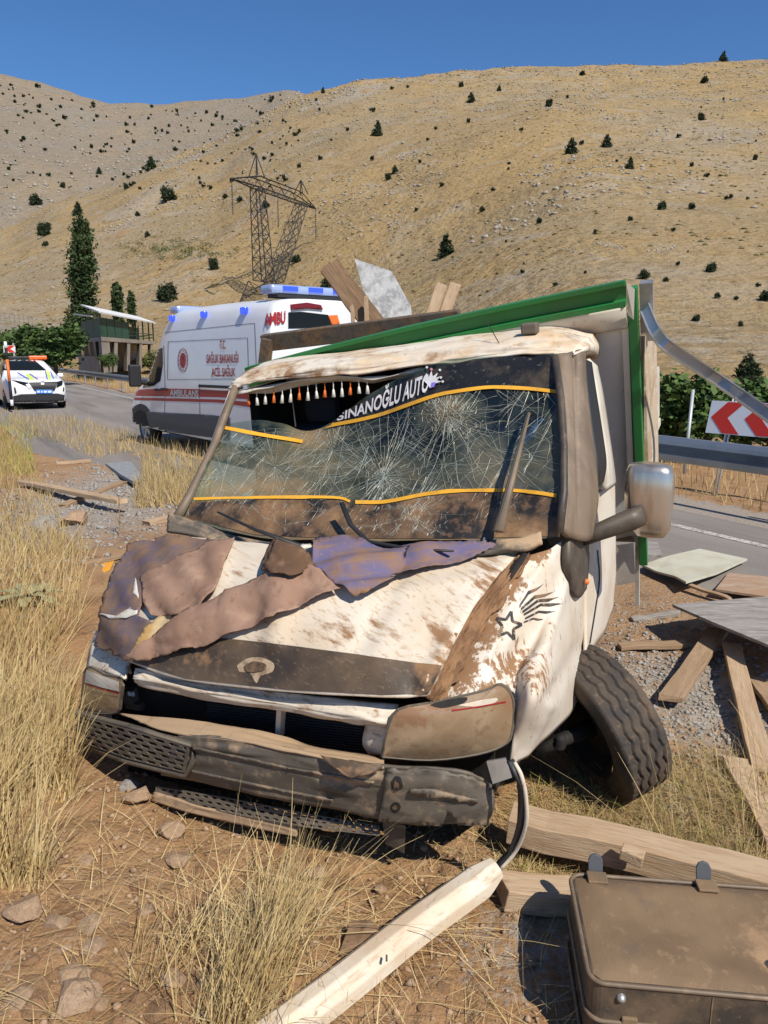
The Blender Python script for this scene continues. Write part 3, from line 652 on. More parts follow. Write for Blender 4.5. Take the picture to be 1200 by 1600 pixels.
for q in (XL.lerp(XR, 0.005), XL.lerp(XR, 0.5), XL.lerp(XR, 0.99)):
    mb = MB(); 
    for k in range(11): mb.lathe([(0, .05), (.1, .2), (.16, .05)], q - az * (1.0 + k * .36), (0, 0, -1), 7)
    mb.tube([q, q - az * 5.1], .05, 4); mb.build('insulator', M_ins, pyl)

# ------------------------------------------------------------------ shelter on concrete piers
M_conc = mat('weathered_concrete', (0.34, 0.30, 0.24), 0.9, layers=[(0.8, (0.25, 0.22, 0.175), 0.45, 0.62, 0.8), (6, (0.39, 0.36, 0.31), 0.5, 0.65, 0.6)], bump=(10, 0.4, 0.03))
M_gmesh = mat('green_mesh_panel', (0.018, 0.075, 0.05), 0.6, layers=[(2, (0.03, 0.10, 0.07), 0.45, 0.6, 0.8)]); M_roofw = mat('white_sheet_roof', (0.74, 0.74, 0.71), 0.5, layers=[(1.5, (0.58, 0.57, 0.53), 0.5, 0.65, 0.6)]); M_gsteel = mat('green_painted_steel', (0.015, 0.05, 0.035), 0.5)
Cn = D(158, 526, 50); Rn = D(242, 536, 66); Ln = D(127, 521, 57); Rn.z = Cn.z; Ln.z = Cn.z; dv = Ln - Cn
sh = empty('roadside_shelter', (Cn.x, Cn.y, 0)); tag(sh, 'green walled shelter with white roof on concrete piers', 'shelter')
fn = lambda a, b, z: Cn + (Rn - Cn) * a + dv * b + Vector((0, 0, z))
mb = MB(); mb.prism([(0, 0), (1, 0), (1, .8), (.3, 1), (0, 1)], -.28, 0, fn); mb.build('floor_slab', M_conc, sh)
for a0 in (0.0, .2, .42, .66, .9):
    mb = MB(); w_ = .055 if a0 else .12; P = [fn(a0 - (.05 if a0 else 0), 0.0, -2.4), fn(a0 + w_ - (.05 if a0 else 0), 0, -2.4), fn(a0 + w_ - (.05 if a0 else 0), .14, -2.4), fn(a0 - (.05 if a0 else 0), .14, -2.4), fn(a0, 0.01, -.28), fn(a0 + w_, 0.01, -.28), fn(a0 + w_, .14, -.28), fn(a0, .14, -.28)]
    mb.hexa(P); mb.build('pier', M_conc, sh)
for b0 in (.3, .6, .9):
    mb = MB(); P = [fn(0, b0 - .06, -2.4), fn(.06, b0 - .06, -2.4), fn(.06, b0 + .03, -2.4), fn(0, b0 + .03, -2.4), fn(0, b0, -.28), fn(.06, b0, -.28), fn(.06, b0 + .1, -.28), fn(0, b0 + .1, -.28)]; mb.hexa(P); mb.build('pier', M_conc, sh)
mb = MB(); mb.prism([(0.02, .9), (1, .75), (1, .8), (.02, .96)], -2.4, -.28, fn); mb.build('back_wall', M_conc, sh)
mb = MB(); mb.prism([(-.05, .0), (-.04, .0), (-.04, 1.1), (-.05, 1.1)], -2.6, -1.3, fn); mb.build('front_wall', M_conc, sh)
for a0, a1 in ((0, .1), (.1, .22), (.22, .34), (.34, .46)):
    mb = MB(); mb.prism([(a0, .01), (a1 - .005, .01), (a1 - .005, .03), (a0, .03)], .02, 1.25, fn); mb.build('mesh_panel', M_gmesh, sh)
for a0, a1 in ((.46, .6), (.6, .75), (.75, .88), (.88, .98)):
    mb = MB(); mb.prism([(a0 + .006, .70), (a1 - .005, .70), (a1 - .005, .715), (a0 + .006, .715)], .02, 1.3, fn); mb.build('mesh_panel', M_gmesh, sh)
for b0 in (0.03, .35, .67):
    mb = MB(); mb.prism([(0, b0), (.012, b0), (.012, b0 + .31), (0, b0 + .31)], .02, 1.25, fn); mb.build('mesh_panel', M_gmesh, sh)
mb = MB(); mb.prism([(.02, .8), (.6, .75), (.6, .77), (.02, .82)], .02, 1.3, fn); mb.build('mesh_panel', M_gmesh, sh)
for a0 in (.01, .22, .46, .6, .75, .88, .985):
    for b0 in (.02, .72):
        mb = MB(); q = fn(a0, b0, 0); mb.box(q + Vector((0, 0, .78)), (.09, .09, 1.56)); mb.build('post', M_gsteel, sh)
for z in (.28, .55):
    for (A1, B1) in (((.46, .02), (.985, .02)), ((.985, .02), (.985, .72))):
        mb = MB(); mb.tube([fn(*A1, z), fn(*B1, z)], .035, 5); mb.build('railing', M_gsteel, sh)
mb = MB(); mb.prism([(-.03, -.08), (1.02, -.08), (1.02, .8), (-.03, .8)], 0, .1, lambda a, b, z: fn(a, b, 1.56 + z + b * 1.0)); mb.build('roof', M_roofw, sh)
mb = MB(); mb.prism([(-.06, .2), (.35, .2), (.35, 1.1), (-.06, 1.1)], 0, .09, lambda a, b, z: fn(a, b, 1.2 + z + b * .55)); mb.build('lower_roof', M_roofw, sh)
# grey embankment wall with wire fence on the far left
wl = empty('embankment_wall', D(-40, 530, 70)); tag(wl, 'grey concrete wall with wire fence climbing behind the bushes', 'wall')
A0, A1 = D(-160, 488, 66), D(52, 512, 82)
mb = MB(); mb.hexa([A0 - az * 3, A1 - az * 3, A1 - az * 3 + Vector((0, .4, 0)), A0 - az * 3 + Vector((0, .4, 0)), A0, A1, A1 + Vector((0, .4, 0)), A0 + Vector((0, .4, 0))]); mb.build('wall', M_conc, wl)
for k in range(26):
    p = A0.lerp(A1, k / 25); mb = MB(); mb.tube([p, p + az * 1.3], .035, 4); mb.build('fence_post', M_galv, wl)
for z in (.4, .8, 1.2):
    mb = MB(); mb.tube([A0 + az * z, A1 + az * z], .014, 3); mb.build('fence_wire', M_galv, wl)
# ================================================================== VEHICLES ON THE ROAD
M_vwhite = mat('white_vehicle_paint', (0.76, 0.77, 0.78), 0.3, coat=0.4, layers=[(1.5, (0.70, 0.69, 0.67), 0.45, 0.65, 0.6)], spec=0.5)
M_glass = mat('tinted_glass', (0.010, 0.014, 0.017), 0.1, spec=0.12); M_plast = mat('black_plastic', (0.022, 0.022, 0.024), 0.55); M_gplast = mat('grey_plastic', (0.075, 0.078, 0.085), 0.55)
M_tyre0 = mat('rubber', (0.02, 0.02, 0.02), 0.85, layers=[(20, (0.06, 0.05, 0.04), 0.5, 0.7, 0.6)]); M_alloy = mat('wheel_alloy', (0.42, 0.43, 0.45), 0.35, 0.8)
M_vred = mat('red_vinyl', (0.35, 0.02, 0.022), 0.4); M_silver = mat('silver_vinyl', (0.5, 0.5, 0.5), 0.4); M_vblue = mat('blue_vinyl', (0.05, 0.08, 0.45), 0.4); M_lime = mat('lime_vinyl', (0.60, 0.80, 0.10), 0.4)
M_bluel = mat('blue_beacon', (0.02, 0.04, 0.6), 0.2, emit=((0.05, 0.12, 1.0), 0.7)); M_lens = mat('clear_lens', (0.30, 0.38, 0.62), 0.12, spec=0.7); M_brake = mat('dark_red_lens', (0.16, 0.012, 0.015), 0.2); M_plate = mat('blue_plate', (0.03, 0.22, 0.75), 0.4); M_groove = mat('panel_gap', (0.16, 0.17, 0.18), 0.6); M_orl = mat('orange_beacon', (0.85, 0.10, 0.02), 0.25, emit=((1, 0.15, 0.02), 0.25))
def loft(name, st, ringf, m_, root, n=3):
    """body skin lofted over stations; returns object and world BVH"""
    R = [ringf(*s) for s in st]; R = np.array([r + [(p[0], -p[1], p[2]) for p in r[-2::-1]] for r in R], float)
    A = crom(R, n); B = np.swapaxes(crom(np.swapaxes(A, 0, 1), 2), 0, 1)
    h, wd = B.shape[:2]; V = B.reshape(-1, 3); i = np.arange(h * wd).reshape(h, wd)
    Q = np.stack([i[:-1, :-1], i[:-1, 1:], i[1:, 1:], i[1:, :-1]], -1).reshape(-1, 4)
    fl = np.stack([i[:-1, -1], i[:-1, 0], i[1:, 0], i[1:, -1]], -1)
    Q = np.concatenate([Q, fl]); FF = [tuple(q) for q in Q] + [tuple(i[0]), tuple(i[-1][::-1])]
    me = bpy.data.meshes.new(name); me.from_pydata([tuple(v) for v in V], [], FF); me.polygons.foreach_set('use_smooth', [True] * len(Q) + [False] * 2); me.update()
    bm = bmesh.new(); bm.from_mesh(me); bmesh.ops.recalc_face_normals(bm, faces=bm.faces); bm.to_mesh(me); bm.free()
    o = link(name, me, m_, root, True)
    W = Matrix.LocRotScale(root.location, root.rotation_euler, root.scale)
    return o, BVHTree.FromPolygons([W @ Vector(v) for v in V], FF)
def wheel(root, x, y, r, wd, m_t, m_r, spokes=5):
    s = 1 if y > 0 else -1; c = Vector((x, y, r)); d = Vector((0, s, 0))
    mb = MB(); mb.lathe([(-wd, r * .62), (-wd, r * .92), (-wd * .85, r), (-wd * .15, r), (0, r * .92), (0.005, r * .70), (-.02, r * .62), (-wd, r * .62)], c, d, 28); w_ = mb.build('wheel', m_t, root, True)
    mb = MB(); mb.lathe([(-.03, r * .66), (-.005, r * .64), (-.02, r * .58), (-.06, r * .55)], c, d, 24); mb.lathe([(-.01, .001), (-.01, r * .17), (-.05, r * .2)], c, d, 12)
    for k in range(spokes):
        a = 6.283 * k / spokes; e = Vector((math.cos(a), 0, math.sin(a))); mb.bar(c + d * -.03 + e * r * .12, c + d * -.03 + e * r * .6, .03, r * .22, e.cross(d))
    mb.lathe([(-.07, .001), (-.07, r * .6)], c, d, 20); mb.build('rim', m_r, w_, True)
    return w_
# ---- ambulance
amb = empty('ambulance', (-2.62, 13.72, 0.105), (0, 0, math.atan2(0.78, -0.625))); tag(amb, 'white ambulance van with red side stripes parked on the road', 'ambulance')
def aring(x, zb, zt, hw):
    k = (zt - zb) / (2.58 - zb) if zt < 2.58 else 1.0
    pts = [(0.0, zb), (hw * .9, zb), (hw * .985, zb + .05), (hw, zb + (.7 - zb) * min(1, k * 1.2)), (hw * .995, zb + (1.25 - zb) * k), (hw * .955, zb + (1.8 - zb) * k), (hw * .90, zb + (2.28 - zb) * k), (hw * .80, zb + (2.50 - zb) * k), (hw * .5, zt - .01), (0, zt)]
    return [(x, a, b) for a, b in pts]
ast = [(-2.76, .45, 2.46, .98), (-2.74, .40, 2.53, 1.0), (-2.6, .36, 2.57, 1.02), (-1.4, .34, 2.60, 1.02), (0, .34, 2.6, 1.02), (.7, .34, 2.57, 1.02), (1.05, .34, 2.45, 1.02), (1.35, .34, 2.2, 1.02), (1.70, .34, 1.85, 1.01), (2.02, .34, 1.5, 1.01), (2.25, .34, 1.28, 1.0), (2.65, .34, 1.18, .98), (2.98, .36, 1.06, .94), (3.16, .4, .85, .88), (3.22, .45, .7, .8)]
ab, B_amb = loft('body', ast, aring, M_vwhite, amb)
def apx(poly, m_, name='trim', off=.004, step=3.0, **k): return sheet(name, poly, cray, B_amb, off, step, m_, amb, **k)
apx([(207, 609), (256, 607), (311, 608), (341, 610), (417, 612), (417, 626), (341, 620.5), (207, 618.5)], M_vred, 'stripe', .003)
apx([(207, 621), (341, 624), (417, 630), (417, 640), (341, 629), (207, 625)], M_vred, 'stripe', .003)
win = apx([(223, 606), (228, 585), (245, 547), (254, 543), (255, 569), (251, 595), (240, 603)], M_glass, 'side_window', .004)
for q in ([(263, 534), (387, 528)], [(387, 528), (389, 592)], [(263, 593), (389, 592)], [(263, 534), (262, 593)], [(253, 520), (398, 505)], [(256, 540), (258, 600), (257, 668)], [(312, 600), (313, 676)], [(398, 505), (402, 600)]):
    apx(strip_poly(q, 0.9), M_groove, 'panel_seam', .003, 4)
apx([(229, 643), (330, 648), (360, 652), (360, 690), (330, 684), (237, 671), (231, 655)], M_gplast, 'side_cladding', .012, thick=.01)
apx(strip_poly([(237, 672), (280, 679), (330, 687)], 2.2), M_white, 'step', .03, 4, thick=.02)
apx(strip_poly([(311, 603), (335, 604), (380, 606)], 4.5), M_plast, 'door_rail', .012, 3)
arch = [(220 + 19 * math.cos(t) * 1.02, 664 - 33 * math.sin(t)) for t in np.linspace(0.1, math.pi, 14)]; arch += [(220 + 14.5 * math.cos(t), 667 - 26 * math.sin(t)) for t in np.linspace(math.pi, 0.1, 14)]
apx(arch, M_plast, 'wheel_arch', .01, 3)
apx([(220 + 15 * math.cos(t), 667 - 27 * math.sin(t)) for t in np.linspace(0, 6.28, 24, False)], M_black, 'wheel_well', .005, 3)
def pxtext(body, x0, y0, x1, y1, hgt, m_, root, bvh, off=.008, bold=0.02, name='lettering'):
    """letters set along the line (x0,y0)-(x1,y1), hgt tall"""
    def f(u, v):
        h = cast(bvh, cray, x0 + (x1 - x0) * u, y0 + (y1 - y0) * u - v * hgt)
        return None if h is None else h[0] + h[1] * off
    return lettering(name, body, f, m_, root, bold=bold)
pxtext('T.C.', 344, 545, 353, 545, 13, M_vred, amb, B_amb); pxtext('SAĞLIK BAKANLIĞI', 323, 567, 373, 566.5, 13, M_vred, amb, B_amb); pxtext('ACİL SAĞLIK', 331, 588, 368, 588, 13, M_vred, amb, B_amb)
pxtext('AMBULANS', 266, 618, 311, 619.5, 9.5, M_silver, amb, B_amb, .009, .03); pxtext('AMBU', 415, 509, 445, 504, 18, M_vred, amb, B_amb, .02, .03)
ring = [(286 + 7.5 * math.cos(t), 563 - 18.5 * math.sin(t)) for t in np.linspace(0, 6.28, 26)]
apx(strip_poly(ring, 1.0, 1), M_vred, 'emblem', .006, 3); apx(strip_poly([(286 + 4.5 * math.cos(t), 563 - 11.5 * math.sin(t)) for t in np.linspace(0, 6.28, 20)], .8, 1), M_vred, 'emblem', .006, 3)
apx([(285, 575), (287, 575), (286.6, 563), (289.5, 556), (287.5, 553), (286, 560), (284.5, 553), (282.5, 556), (285.4, 563)], M_vred, 'emblem', .006, 3)
for k in range(14):
    t = 6.283 * k / 14; apx(strip_poly([(286 + 5.6 * math.cos(t), 563 - 14 * math.sin(t)), (286 + 6.8 * math.cos(t), 563 - 17 * math.sin(t))], .8), M_vred, 'emblem', .006, 3)
apx([(450, 488), (470, 487), (512, 492), (518, 512), (450, 513)], M_glass, 'rear_window', .012)
apx([(453, 476), (478, 473), (500, 477), (503, 484), (480, 482), (454, 484)], M_brake, 'brake_light', .03, thick=.03)
apx([(512, 493), (526, 492), (530, 506), (518, 508)], M_orange, 'tail_lamp', .02, thick=.02)
for (x, y, m_) in ((257, 608, M_plast), (247, 609, M_plast)):
    apx([(x - 4, y - 2), (x + 4, y - 2), (x + 4, y + 2), (x - 4, y + 2)], m_, 'door_handle', .03, 2, thick=.02)
for (x, y) in ((271, 498), (321, 492), (384, 486)):
    h = cast(B_amb, cray, x, y)
    mb = MB(); p = h[0] + h[1] * .03; mb.box(p, (.07, .17, .10), Matrix.Rotation(math.atan2(.78, -.625) + math.pi / 2, 3, 'Z')); mb.build('beacon', M_bluel, amb, bevel=.02)
W_ = lambda x, y, z: Matrix.LocRotScale(amb.location, amb.rotation_euler, None) @ Vector((x, y, z))
for (x, m1) in ((1.0, M_lens), (-2.35, M_lens)):
    mb = MB(); mb.box((x, 0, 2.70 if x < 0 else 2.56), (.36, 1.55, .13)); lb = mb.build('light_bar', m1, amb, True, bevel=.05)
    for y in (-.45, 0.0, .45):
        mb = MB(); mb.box((x - .185 if x < 0 else x + .185, y, 2.71 if x < 0 else 2.57), (.012, .26, .07)); mb.build('lamp', M_bluel, lb, True)
    mb = MB(); mb.box((x, 0, 2.615 if x < 0 else 2.47), (.3, 1.3, .06)); mb.build('bar_mount', M_plast, amb, True)
for y in (1, -1):
    mb = MB(); mb.box((1.98, y * 1.2, 1.36), (.14, .22, .42)); mb.bar((2.0, y * .95, 1.2), (1.98, y * 1.16, 1.25), .06, .08); mb.build('mirror', M_plast, amb, True, bevel=.04)
    for x in (2.14, -1.55): wheel(amb, x, y * 1.0, .35, .22, M_tyre0, M_alloy)
fr_ = lambda u, v: (W_(6, u, v), (W_(0, 0, 0) - W_(1, 0, 0)).normalized())
sheet('windscreen', [(-.80, 1.52), (.80, 1.52), (.72, 2.28), (-.72, 2.28)], fr_, B_amb, .006, .12, M_glass, amb)
mb = MB(); mb.box((-2.80, 0, .52), (.12, 1.9, .22)); mb.build('rear_bumper', M_plast, amb, True, bevel=.03)
mb = MB(); mb.box((-.1, 0, .33), (4.6, 1.5, .14)); mb.build('underbody', M_black, amb, True)
# ---- police car
hd = Vector((0.54, -0.84, 0)).normalized(); pc_c = D(60, 628, 24.4); pc_c = Vector((pc_c.x, pc_c.y, 0.105)) - hd * 2.1
pol = empty('police_car', pc_c, (0, 0, math.atan2(hd.y, hd.x))); tag(pol, 'white police car with lime and blue bonnet stripes', 'car')
def pring(x, zb, zt, hw):
    if zt > 1.14:
        bz = .98; pts = [(0, zb), (hw * .85, zb), (hw * .97, zb + .12), (hw, .62), (hw * .985, .86), (hw * .95, bz), (hw * (.95 - .26 * (zt - bz) / .62), bz + (zt - bz) * .82), (hw * .58, zt - .015), (hw * .3, zt), (0, zt + .01)]
    else: pts = [(0, zb), (hw * .85, zb), (hw * .97, zb + .12), (hw, zb + (zt - zb) * .5), (hw, zt - .24), (hw * .97, zt - .14), (hw * .9, zt - .05), (hw * .7, zt - .01), (hw * .4, zt), (0, zt + .01)]
    return [(x, a, b) for a, b in pts]
pst = [(-2.2, .4, .95, .8), (-2.15, .3, 1.05, .88), (-2.0, .25, 1.3, .91), (-1.6, .22, 1.5, .92), (-.8, .2, 1.58, .92), (-.1, .2, 1.58, .92), (.3, .2, 1.48, .92), (.7, .2, 1.24, .92), (.95, .2, 1.1, .92), (1.25, .2, 1.06, .92), (1.8, .2, 1.0, .91), (2.05, .22, .93, .88), (2.16, .24, .84, .84), (2.2, .28, .74, .80)]
pb, B_pol = loft('body', pst, pring, M_vwhite, pol)
def ppx(poly, m_, name, off=.006, step=2.0, **k): return sheet(name, poly, cray, B_pol, off, step, m_, pol, **k)
ppx([(2, 558), (47, 557), (73, 579), (2, 579)], M_glass, 'windscreen')
ppx([(45, 598), (91, 596.5), (85, 611), (54, 611)], M_plast, 'grille', .01); ppx([(20, 619), (34, 616), (90, 615), (101, 617), (99, 632), (22, 632)], M_plast, 'lower_bumper', .01)
for pl_ in ([(18, 594), (46, 598.5), (48, 606), (33, 601)], [(90, 597), (98, 594), (97, 602), (88, 606)]): ppx(pl_, M_glass, 'headlight', .012)
for pl_ in ([(40, 601), (43, 600), (48, 607), (46, 608)], [(43.5, 600), (45, 599), (49.5, 606), (48.5, 607)]): ppx(pl_, M_white, 'running_light', .016)
for pl_ in ([(40, 584.5), (45.5, 584.5), (54, 594), (47, 594)], [(72, 580), (77, 580), (80, 593.5), (76, 593.5)]): ppx(pl_, M_lime, 'bonnet_stripe')
for pl_ in ([(27, 582), (45, 593)], [(46, 584), (59, 593)], [(71, 580), (74, 593)], [(79, 581), (84, 592)]): ppx(strip_poly(pl_, 1.6), M_vblue, 'bonnet_stripe')
ppx([(21, 603), (24.5, 607), (26, 614), (23, 616)], M_plast, 'air_intake'); ppx([(98.5, 604), (100.5, 607), (100, 613), (98, 611)], M_plast, 'air_intake')
nb = ppx([(56, 609), (82, 609), (82, 615), (56, 615)], M_plate, 'number_plate', .03, thick=.01)
for x0, x1 in ((58, 62), (64, 66), (68, 73), (74.5, 80)): sheet('plate_mark', [(x0, 610.5), (x1, 610.5), (x1, 613.5), (x0, 613.5)], cray, B_pol, .036, 2, M_white, nb)
ppx([(64 + 0, 596), (69, 596), (69.5, 600.5), (64, 600.5)], M_alloy, 'badge', .015)
for y in (.93, -.93):
    for x in (1.32, -1.34):
        wheel(pol, x, y * .99, .345, .2, M_tyre0, M_plast)
        mb = MB(); mb.lathe([(0, .345), (.004, .41), (.012, .41), (.012, .345)], (x, (abs(y) - .03) * (1 if y > 0 else -1), .345), (0, 1 if y > 0 else -1, 0), 24); mb.build('arch_trim', M_plast, pol, True)
    mb = MB(); mb.box((.62, y * 1.06, 1.06), (.12, .2, .14)); mb.build('mirror', M_vwhite, pol, True, bevel=.04)
    mb = MB(); mb.prism([(.78, 1.04), (.2, 1.40), (-.9, 1.46), (-1.5, 1.3), (-1.6, 1.06)], 0, .01, lambda a, b, z: Vector((a, (.895 - (b - .98) * .36 + z) * (1 if y > 0 else -1), b))); mb.build('side_window', M_glass, pol, True)
mb = MB(); mb.box((-.15, 0, 1.66), (.28, 1.15, .10)); lb = mb.build('light_bar', M_plast, pol, True, bevel=.03)
mb = MB(); mb.box((-.15, .42, 1.665), (.30, .58, .12)); mb.build('beacon', M_orl, lb, True, bevel=.03)
mb = MB(); mb.box((0, 0, .22), (3.6, 1.3, .12)); mb.build('underbody', M_black, pol, True)
# ================================================================== THE WRECKED TRUCK
M_paint = mat('dusty_white_paint', (0.64, 0.565, 0.455), 0.6, layers=[(2.2, (0.57, 0.455, 0.32), 0.45, 0.62, 0.8), (16, (0.53, 0.40, 0.26), 0.58, 0.68, 0.5, (.12, 3, 3, -50)), (26, (0.42, 0.28, 0.16), 0.57, 0.66, 0.75, (.10, 3, 3, -50)), (60, (0.40, 0.27, 0.15), 0.64, 0.72, 0.7)], attr=(SOIL, 16, (.30, 1.6, 1.6, -50), 0.16), bump=(30, 0.06, 0.01), spec=0.35)
M_roofp = mat('dusty_roof_paint', (0.68, 0.61, 0.50), 0.6, layers=[(3, (0.60, 0.43, 0.26), 0.46, 0.62, 0.9), (20, (0.42, 0.27, 0.14), 0.6, 0.7, 0.7)], attr=(SOIL, 8, None, 0.2), spec=0.3)
M_fend = mat('mud_spattered_paint', (0.67, 0.605, 0.505), 0.5, layers=[(3, (0.58, 0.47, 0.34), 0.46, 0.62, 0.75)], attr=(SOIL, 34, (1.3, 1.3, 0.42), 0.10), bump=(60, 0.05, 0.01), spec=0.4)
M_trim = mat('dusty_black_plastic', (0.115, 0.098, 0.077), 0.6, layers=[(3, (0.16, 0.13, 0.095), 0.40, 0.62, 0.8), (12, (0.055, 0.046, 0.038), 0.54, 0.66, 0.7, (.3, 2, 2, -24)), (40, (0.22, 0.16, 0.10), 0.6, 0.7, 0.6)], attr=(DUST, 12, None, 0.25), bump=(40, 0.15, 0.01))
M_trim2 = mat('black_vinyl_dusty', (0.045, 0.033, 0.024), 0.5, layers=[(3, (0.13, 0.088, 0.052), 0.38, 0.6, 0.9), (30, (0.19, 0.13, 0.08), 0.58, 0.68, 0.6, (.12, 3, 3, -50)), (60, (0.24, 0.165, 0.10), 0.64, 0.72, 0.6)], attr=(SOIL, 12, None, 0.2), bump=(25, 0.2, 0.01))
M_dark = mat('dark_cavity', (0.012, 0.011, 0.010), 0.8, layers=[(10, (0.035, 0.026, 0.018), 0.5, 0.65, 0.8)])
M_pill = mat('dusty_pillar_trim', (0.15, 0.112, 0.078), 0.55, layers=[(7, (0.23, 0.17, 0.115), 0.42, 0.6, 0.8, (1, 1, .2)), (25, (0.29, 0.215, 0.145), 0.58, 0.7, 0.5)], bump=(40, .1, .01))
M_lamp = mat('dust_caked_lens', (0.30, 0.205, 0.12), 0.22, layers=[(7, (0.40, 0.29, 0.18), 0.42, 0.6, 0.8), (20, (0.20, 0.125, 0.065), 0.55, 0.7, 0.7)], attr=(SOIL, 14, None, 0.15), coat=0.8, bump=(70, 0.25, 0.004, (1, 1, .06)), spec=0.5)
M_yel = mat('yellow_trim', (0.72, 0.36, 0.03), 0.5, layers=[(20, (0.45, 0.25, 0.07), 0.55, 0.7, 0.7)]); M_chrome = mat('dusty_chrome', (0.60, 0.55, 0.48), 0.26, 0.8, layers=[(5, (0.42, 0.33, 0.24), 0.45, 0.6, 0.8, (3, 3, .4))]); M_green = mat('green_enamel', (0.022, 0.19, 0.045), 0.38, layers=[(4, (0.04, 0.15, 0.045), 0.5, 0.65, 0.7), (40, (0.28, 0.25, 0.16), 0.66, 0.74, 0.7)]); M_cream = mat('cream_panel', (0.62, 0.58, 0.49), 0.55, layers=[(3, (0.48, 0.41, 0.32), 0.47, 0.64, 0.7), (30, (0.33, 0.24, 0.15), 0.63, 0.72, 0.6)])
M_rust = mat('rusty_steel', (0.11, 0.085, 0.06), 0.7, layers=[(6, (0.20, 0.11, 0.05), 0.48, 0.62, 0.9), (30, (0.05, 0.04, 0.035), 0.5, 0.65, 0.7)], bump=(30, .3, .01)); M_seat = mat('blue_seat_cloth', (0.03, 0.075, 0.26), 0.85, layers=[(8, (0.07, 0.13, 0.34), 0.45, 0.6, 0.8)]); M_arm = mat('dark_mirror_plastic', (0.055, 0.046, 0.038), 0.5, layers=[(8, (0.11, 0.085, 0.06), 0.45, 0.62, 0.8), (40, (0.17, 0.125, 0.085), .6, .7, .6)]); M_seatd = mat('shaded_seat_cloth', (0.02, 0.024, 0.035), 0.9); M_alu = mat('dull_aluminium', (0.50, 0.50, 0.49), 0.42, 0.7, layers=[(5, (0.36, 0.35, 0.33), 0.45, 0.6, 0.7)])  # M_seatd: cab shade put into the colour of the middle and far seats
M_crk = mat('crushed_glass_edge', (0.33, 0.36, 0.31), 0.35, layers=[(6, (0.33, 0.30, 0.22), 0.42, 0.6, 0.95), (3, (0.16, 0.16, 0.13), .52, .66, .8)])
M_bnr = mat('black_sun_strip', (0.016, 0.016, 0.017), 0.3, layers=[(7, (0.10, 0.078, 0.052), 0.47, 0.66, 0.8), (45, (0.20, 0.17, 0.13), 0.62, 0.7, 0.6)])
M_bluefab = mat('faded_purple_cloth', (0.150, 0.108, 0.105), 0.9, layers=[(4, (0.20, 0.138, 0.10), 0.42, 0.60, 0.9), (7, (0.115, 0.10, 0.165), 0.5, 0.64, 0.85, (.5, 2, 2, -30)), (30, (0.24, 0.165, 0.11), .58, .7, .6)], attr=(SOIL, 8, None, 0.3), bump=(120, .3, .004), spec=.15)
M_purple = mat('violet_blue_cloth', (0.13, 0.12, 0.225), 0.85, layers=[(4, (0.145, 0.115, 0.16), 0.42, 0.6, 0.85, (.4, 3, 3, 10)), (10, (0.23, 0.145, 0.09), 0.48, 0.62, 0.85, (.3, 3, 3, 10)), (40, (0.26, 0.18, 0.12), .58, .7, .6)], attr=(SOIL, 8, None, 0.3), bump=(120, .3, .004), spec=.2)
M_pink = mat('pinkish_cloth_backing', (0.315, 0.195, 0.138), 0.95, layers=[(4, (0.26, 0.155, 0.105), 0.42, 0.6, 0.8), (12, (0.40, 0.27, 0.19), .52, .66, .6), (22, (0.20, 0.115, 0.07), 0.58, 0.7, 0.7)], bump=(150, .35, .004), spec=.1)
M_foam = mat('yellow_foam', (0.46, 0.28, 0.10), 0.95, layers=[(9, (0.55, 0.42, 0.24), 0.45, 0.6, 0.8)]); M_mudlump = mat('mud', SOIL, 0.95, layers=[(14, (0.17, 0.09, 0.045), 0.45, 0.62, 0.9)], bump=(40, .5, .02))
# cracked laminated glass: green tint, dust film, see-through
M_ws = bpy.data.materials.new('dusty_laminated_glass'); M_ws.use_nodes = True; t = M_ws.node_tree; N = t.nodes; L = t.links; N.clear()
out = N.new('ShaderNodeOutputMaterial'); tr = N.new('ShaderNodeBsdfTransparent'); tr.inputs[0].default_value = (0.60, 0.70, 0.64, 1); gl = N.new('ShaderNodeBsdfGlossy'); gl.inputs['Roughness'].default_value = 0.12; gl.inputs[0].default_value = (0.8, 0.85, 0.85, 1)
df = N.new('ShaderNodeBsdfDiffuse'); m1 = N.new('ShaderNodeMixShader'); m1.inputs[0].default_value = 0.07; m2 = N.new('ShaderNodeMixShader'); tc = N.new('ShaderNodeTexCoord')
n1 = N.new('ShaderNodeTexNoise'); n1.inputs['Scale'].default_value = 4.5; n1.inputs['Detail'].default_value = 8; n1.inputs['Roughness'].default_value = .7; L.new(tc.outputs['Object'], n1.inputs['Vector'])
at = N.new('ShaderNodeAttribute'); at.attribute_name = 'dirt'
ma = N.new('ShaderNodeMath'); ma.operation = 'MULTIPLY_ADD'; L.new(n1.outputs['Fac'], ma.inputs[0]); ma.inputs[1].default_value = 1.3; L.new(at.outputs['Fac'], ma.inputs[2])
mr = N.new('ShaderNodeMapRange'); mr.inputs[1].default_value = 0.6; mr.inputs[2].default_value = 1.45; mr.inputs[3].default_value = 0.03; mr.inputs[4].default_value = 0.95; L.new(ma.outputs[0], mr.inputs[0])
cr_ = N.new('ShaderNodeMix'); cr_.data_type = 'RGBA'; cr_.inputs[6].default_value = (0.175, 0.225, 0.17, 1); cr_.inputs[7].default_value = (0.285, 0.20, 0.11, 1); mr2 = N.new('ShaderNodeMapRange'); mr2.inputs[1].default_value = .7; mr2.inputs[2].default_value = 1.2; L.new(ma.outputs[0], mr2.inputs[0]); L.new(mr2.outputs[0], cr_.inputs[0]); L.new(cr_.outputs[2], df.inputs[0])
L.new(tr.outputs[0], m1.inputs[1]); L.new(gl.outputs[0], m1.inputs[2]); L.new(mr.outputs[0], m2.inputs[0]); L.new(m1.outputs[0], m2.inputs[1]); L.new(df.outputs[0], m2.inputs[2]); L.new(m2.outputs[0], out.inputs[0])

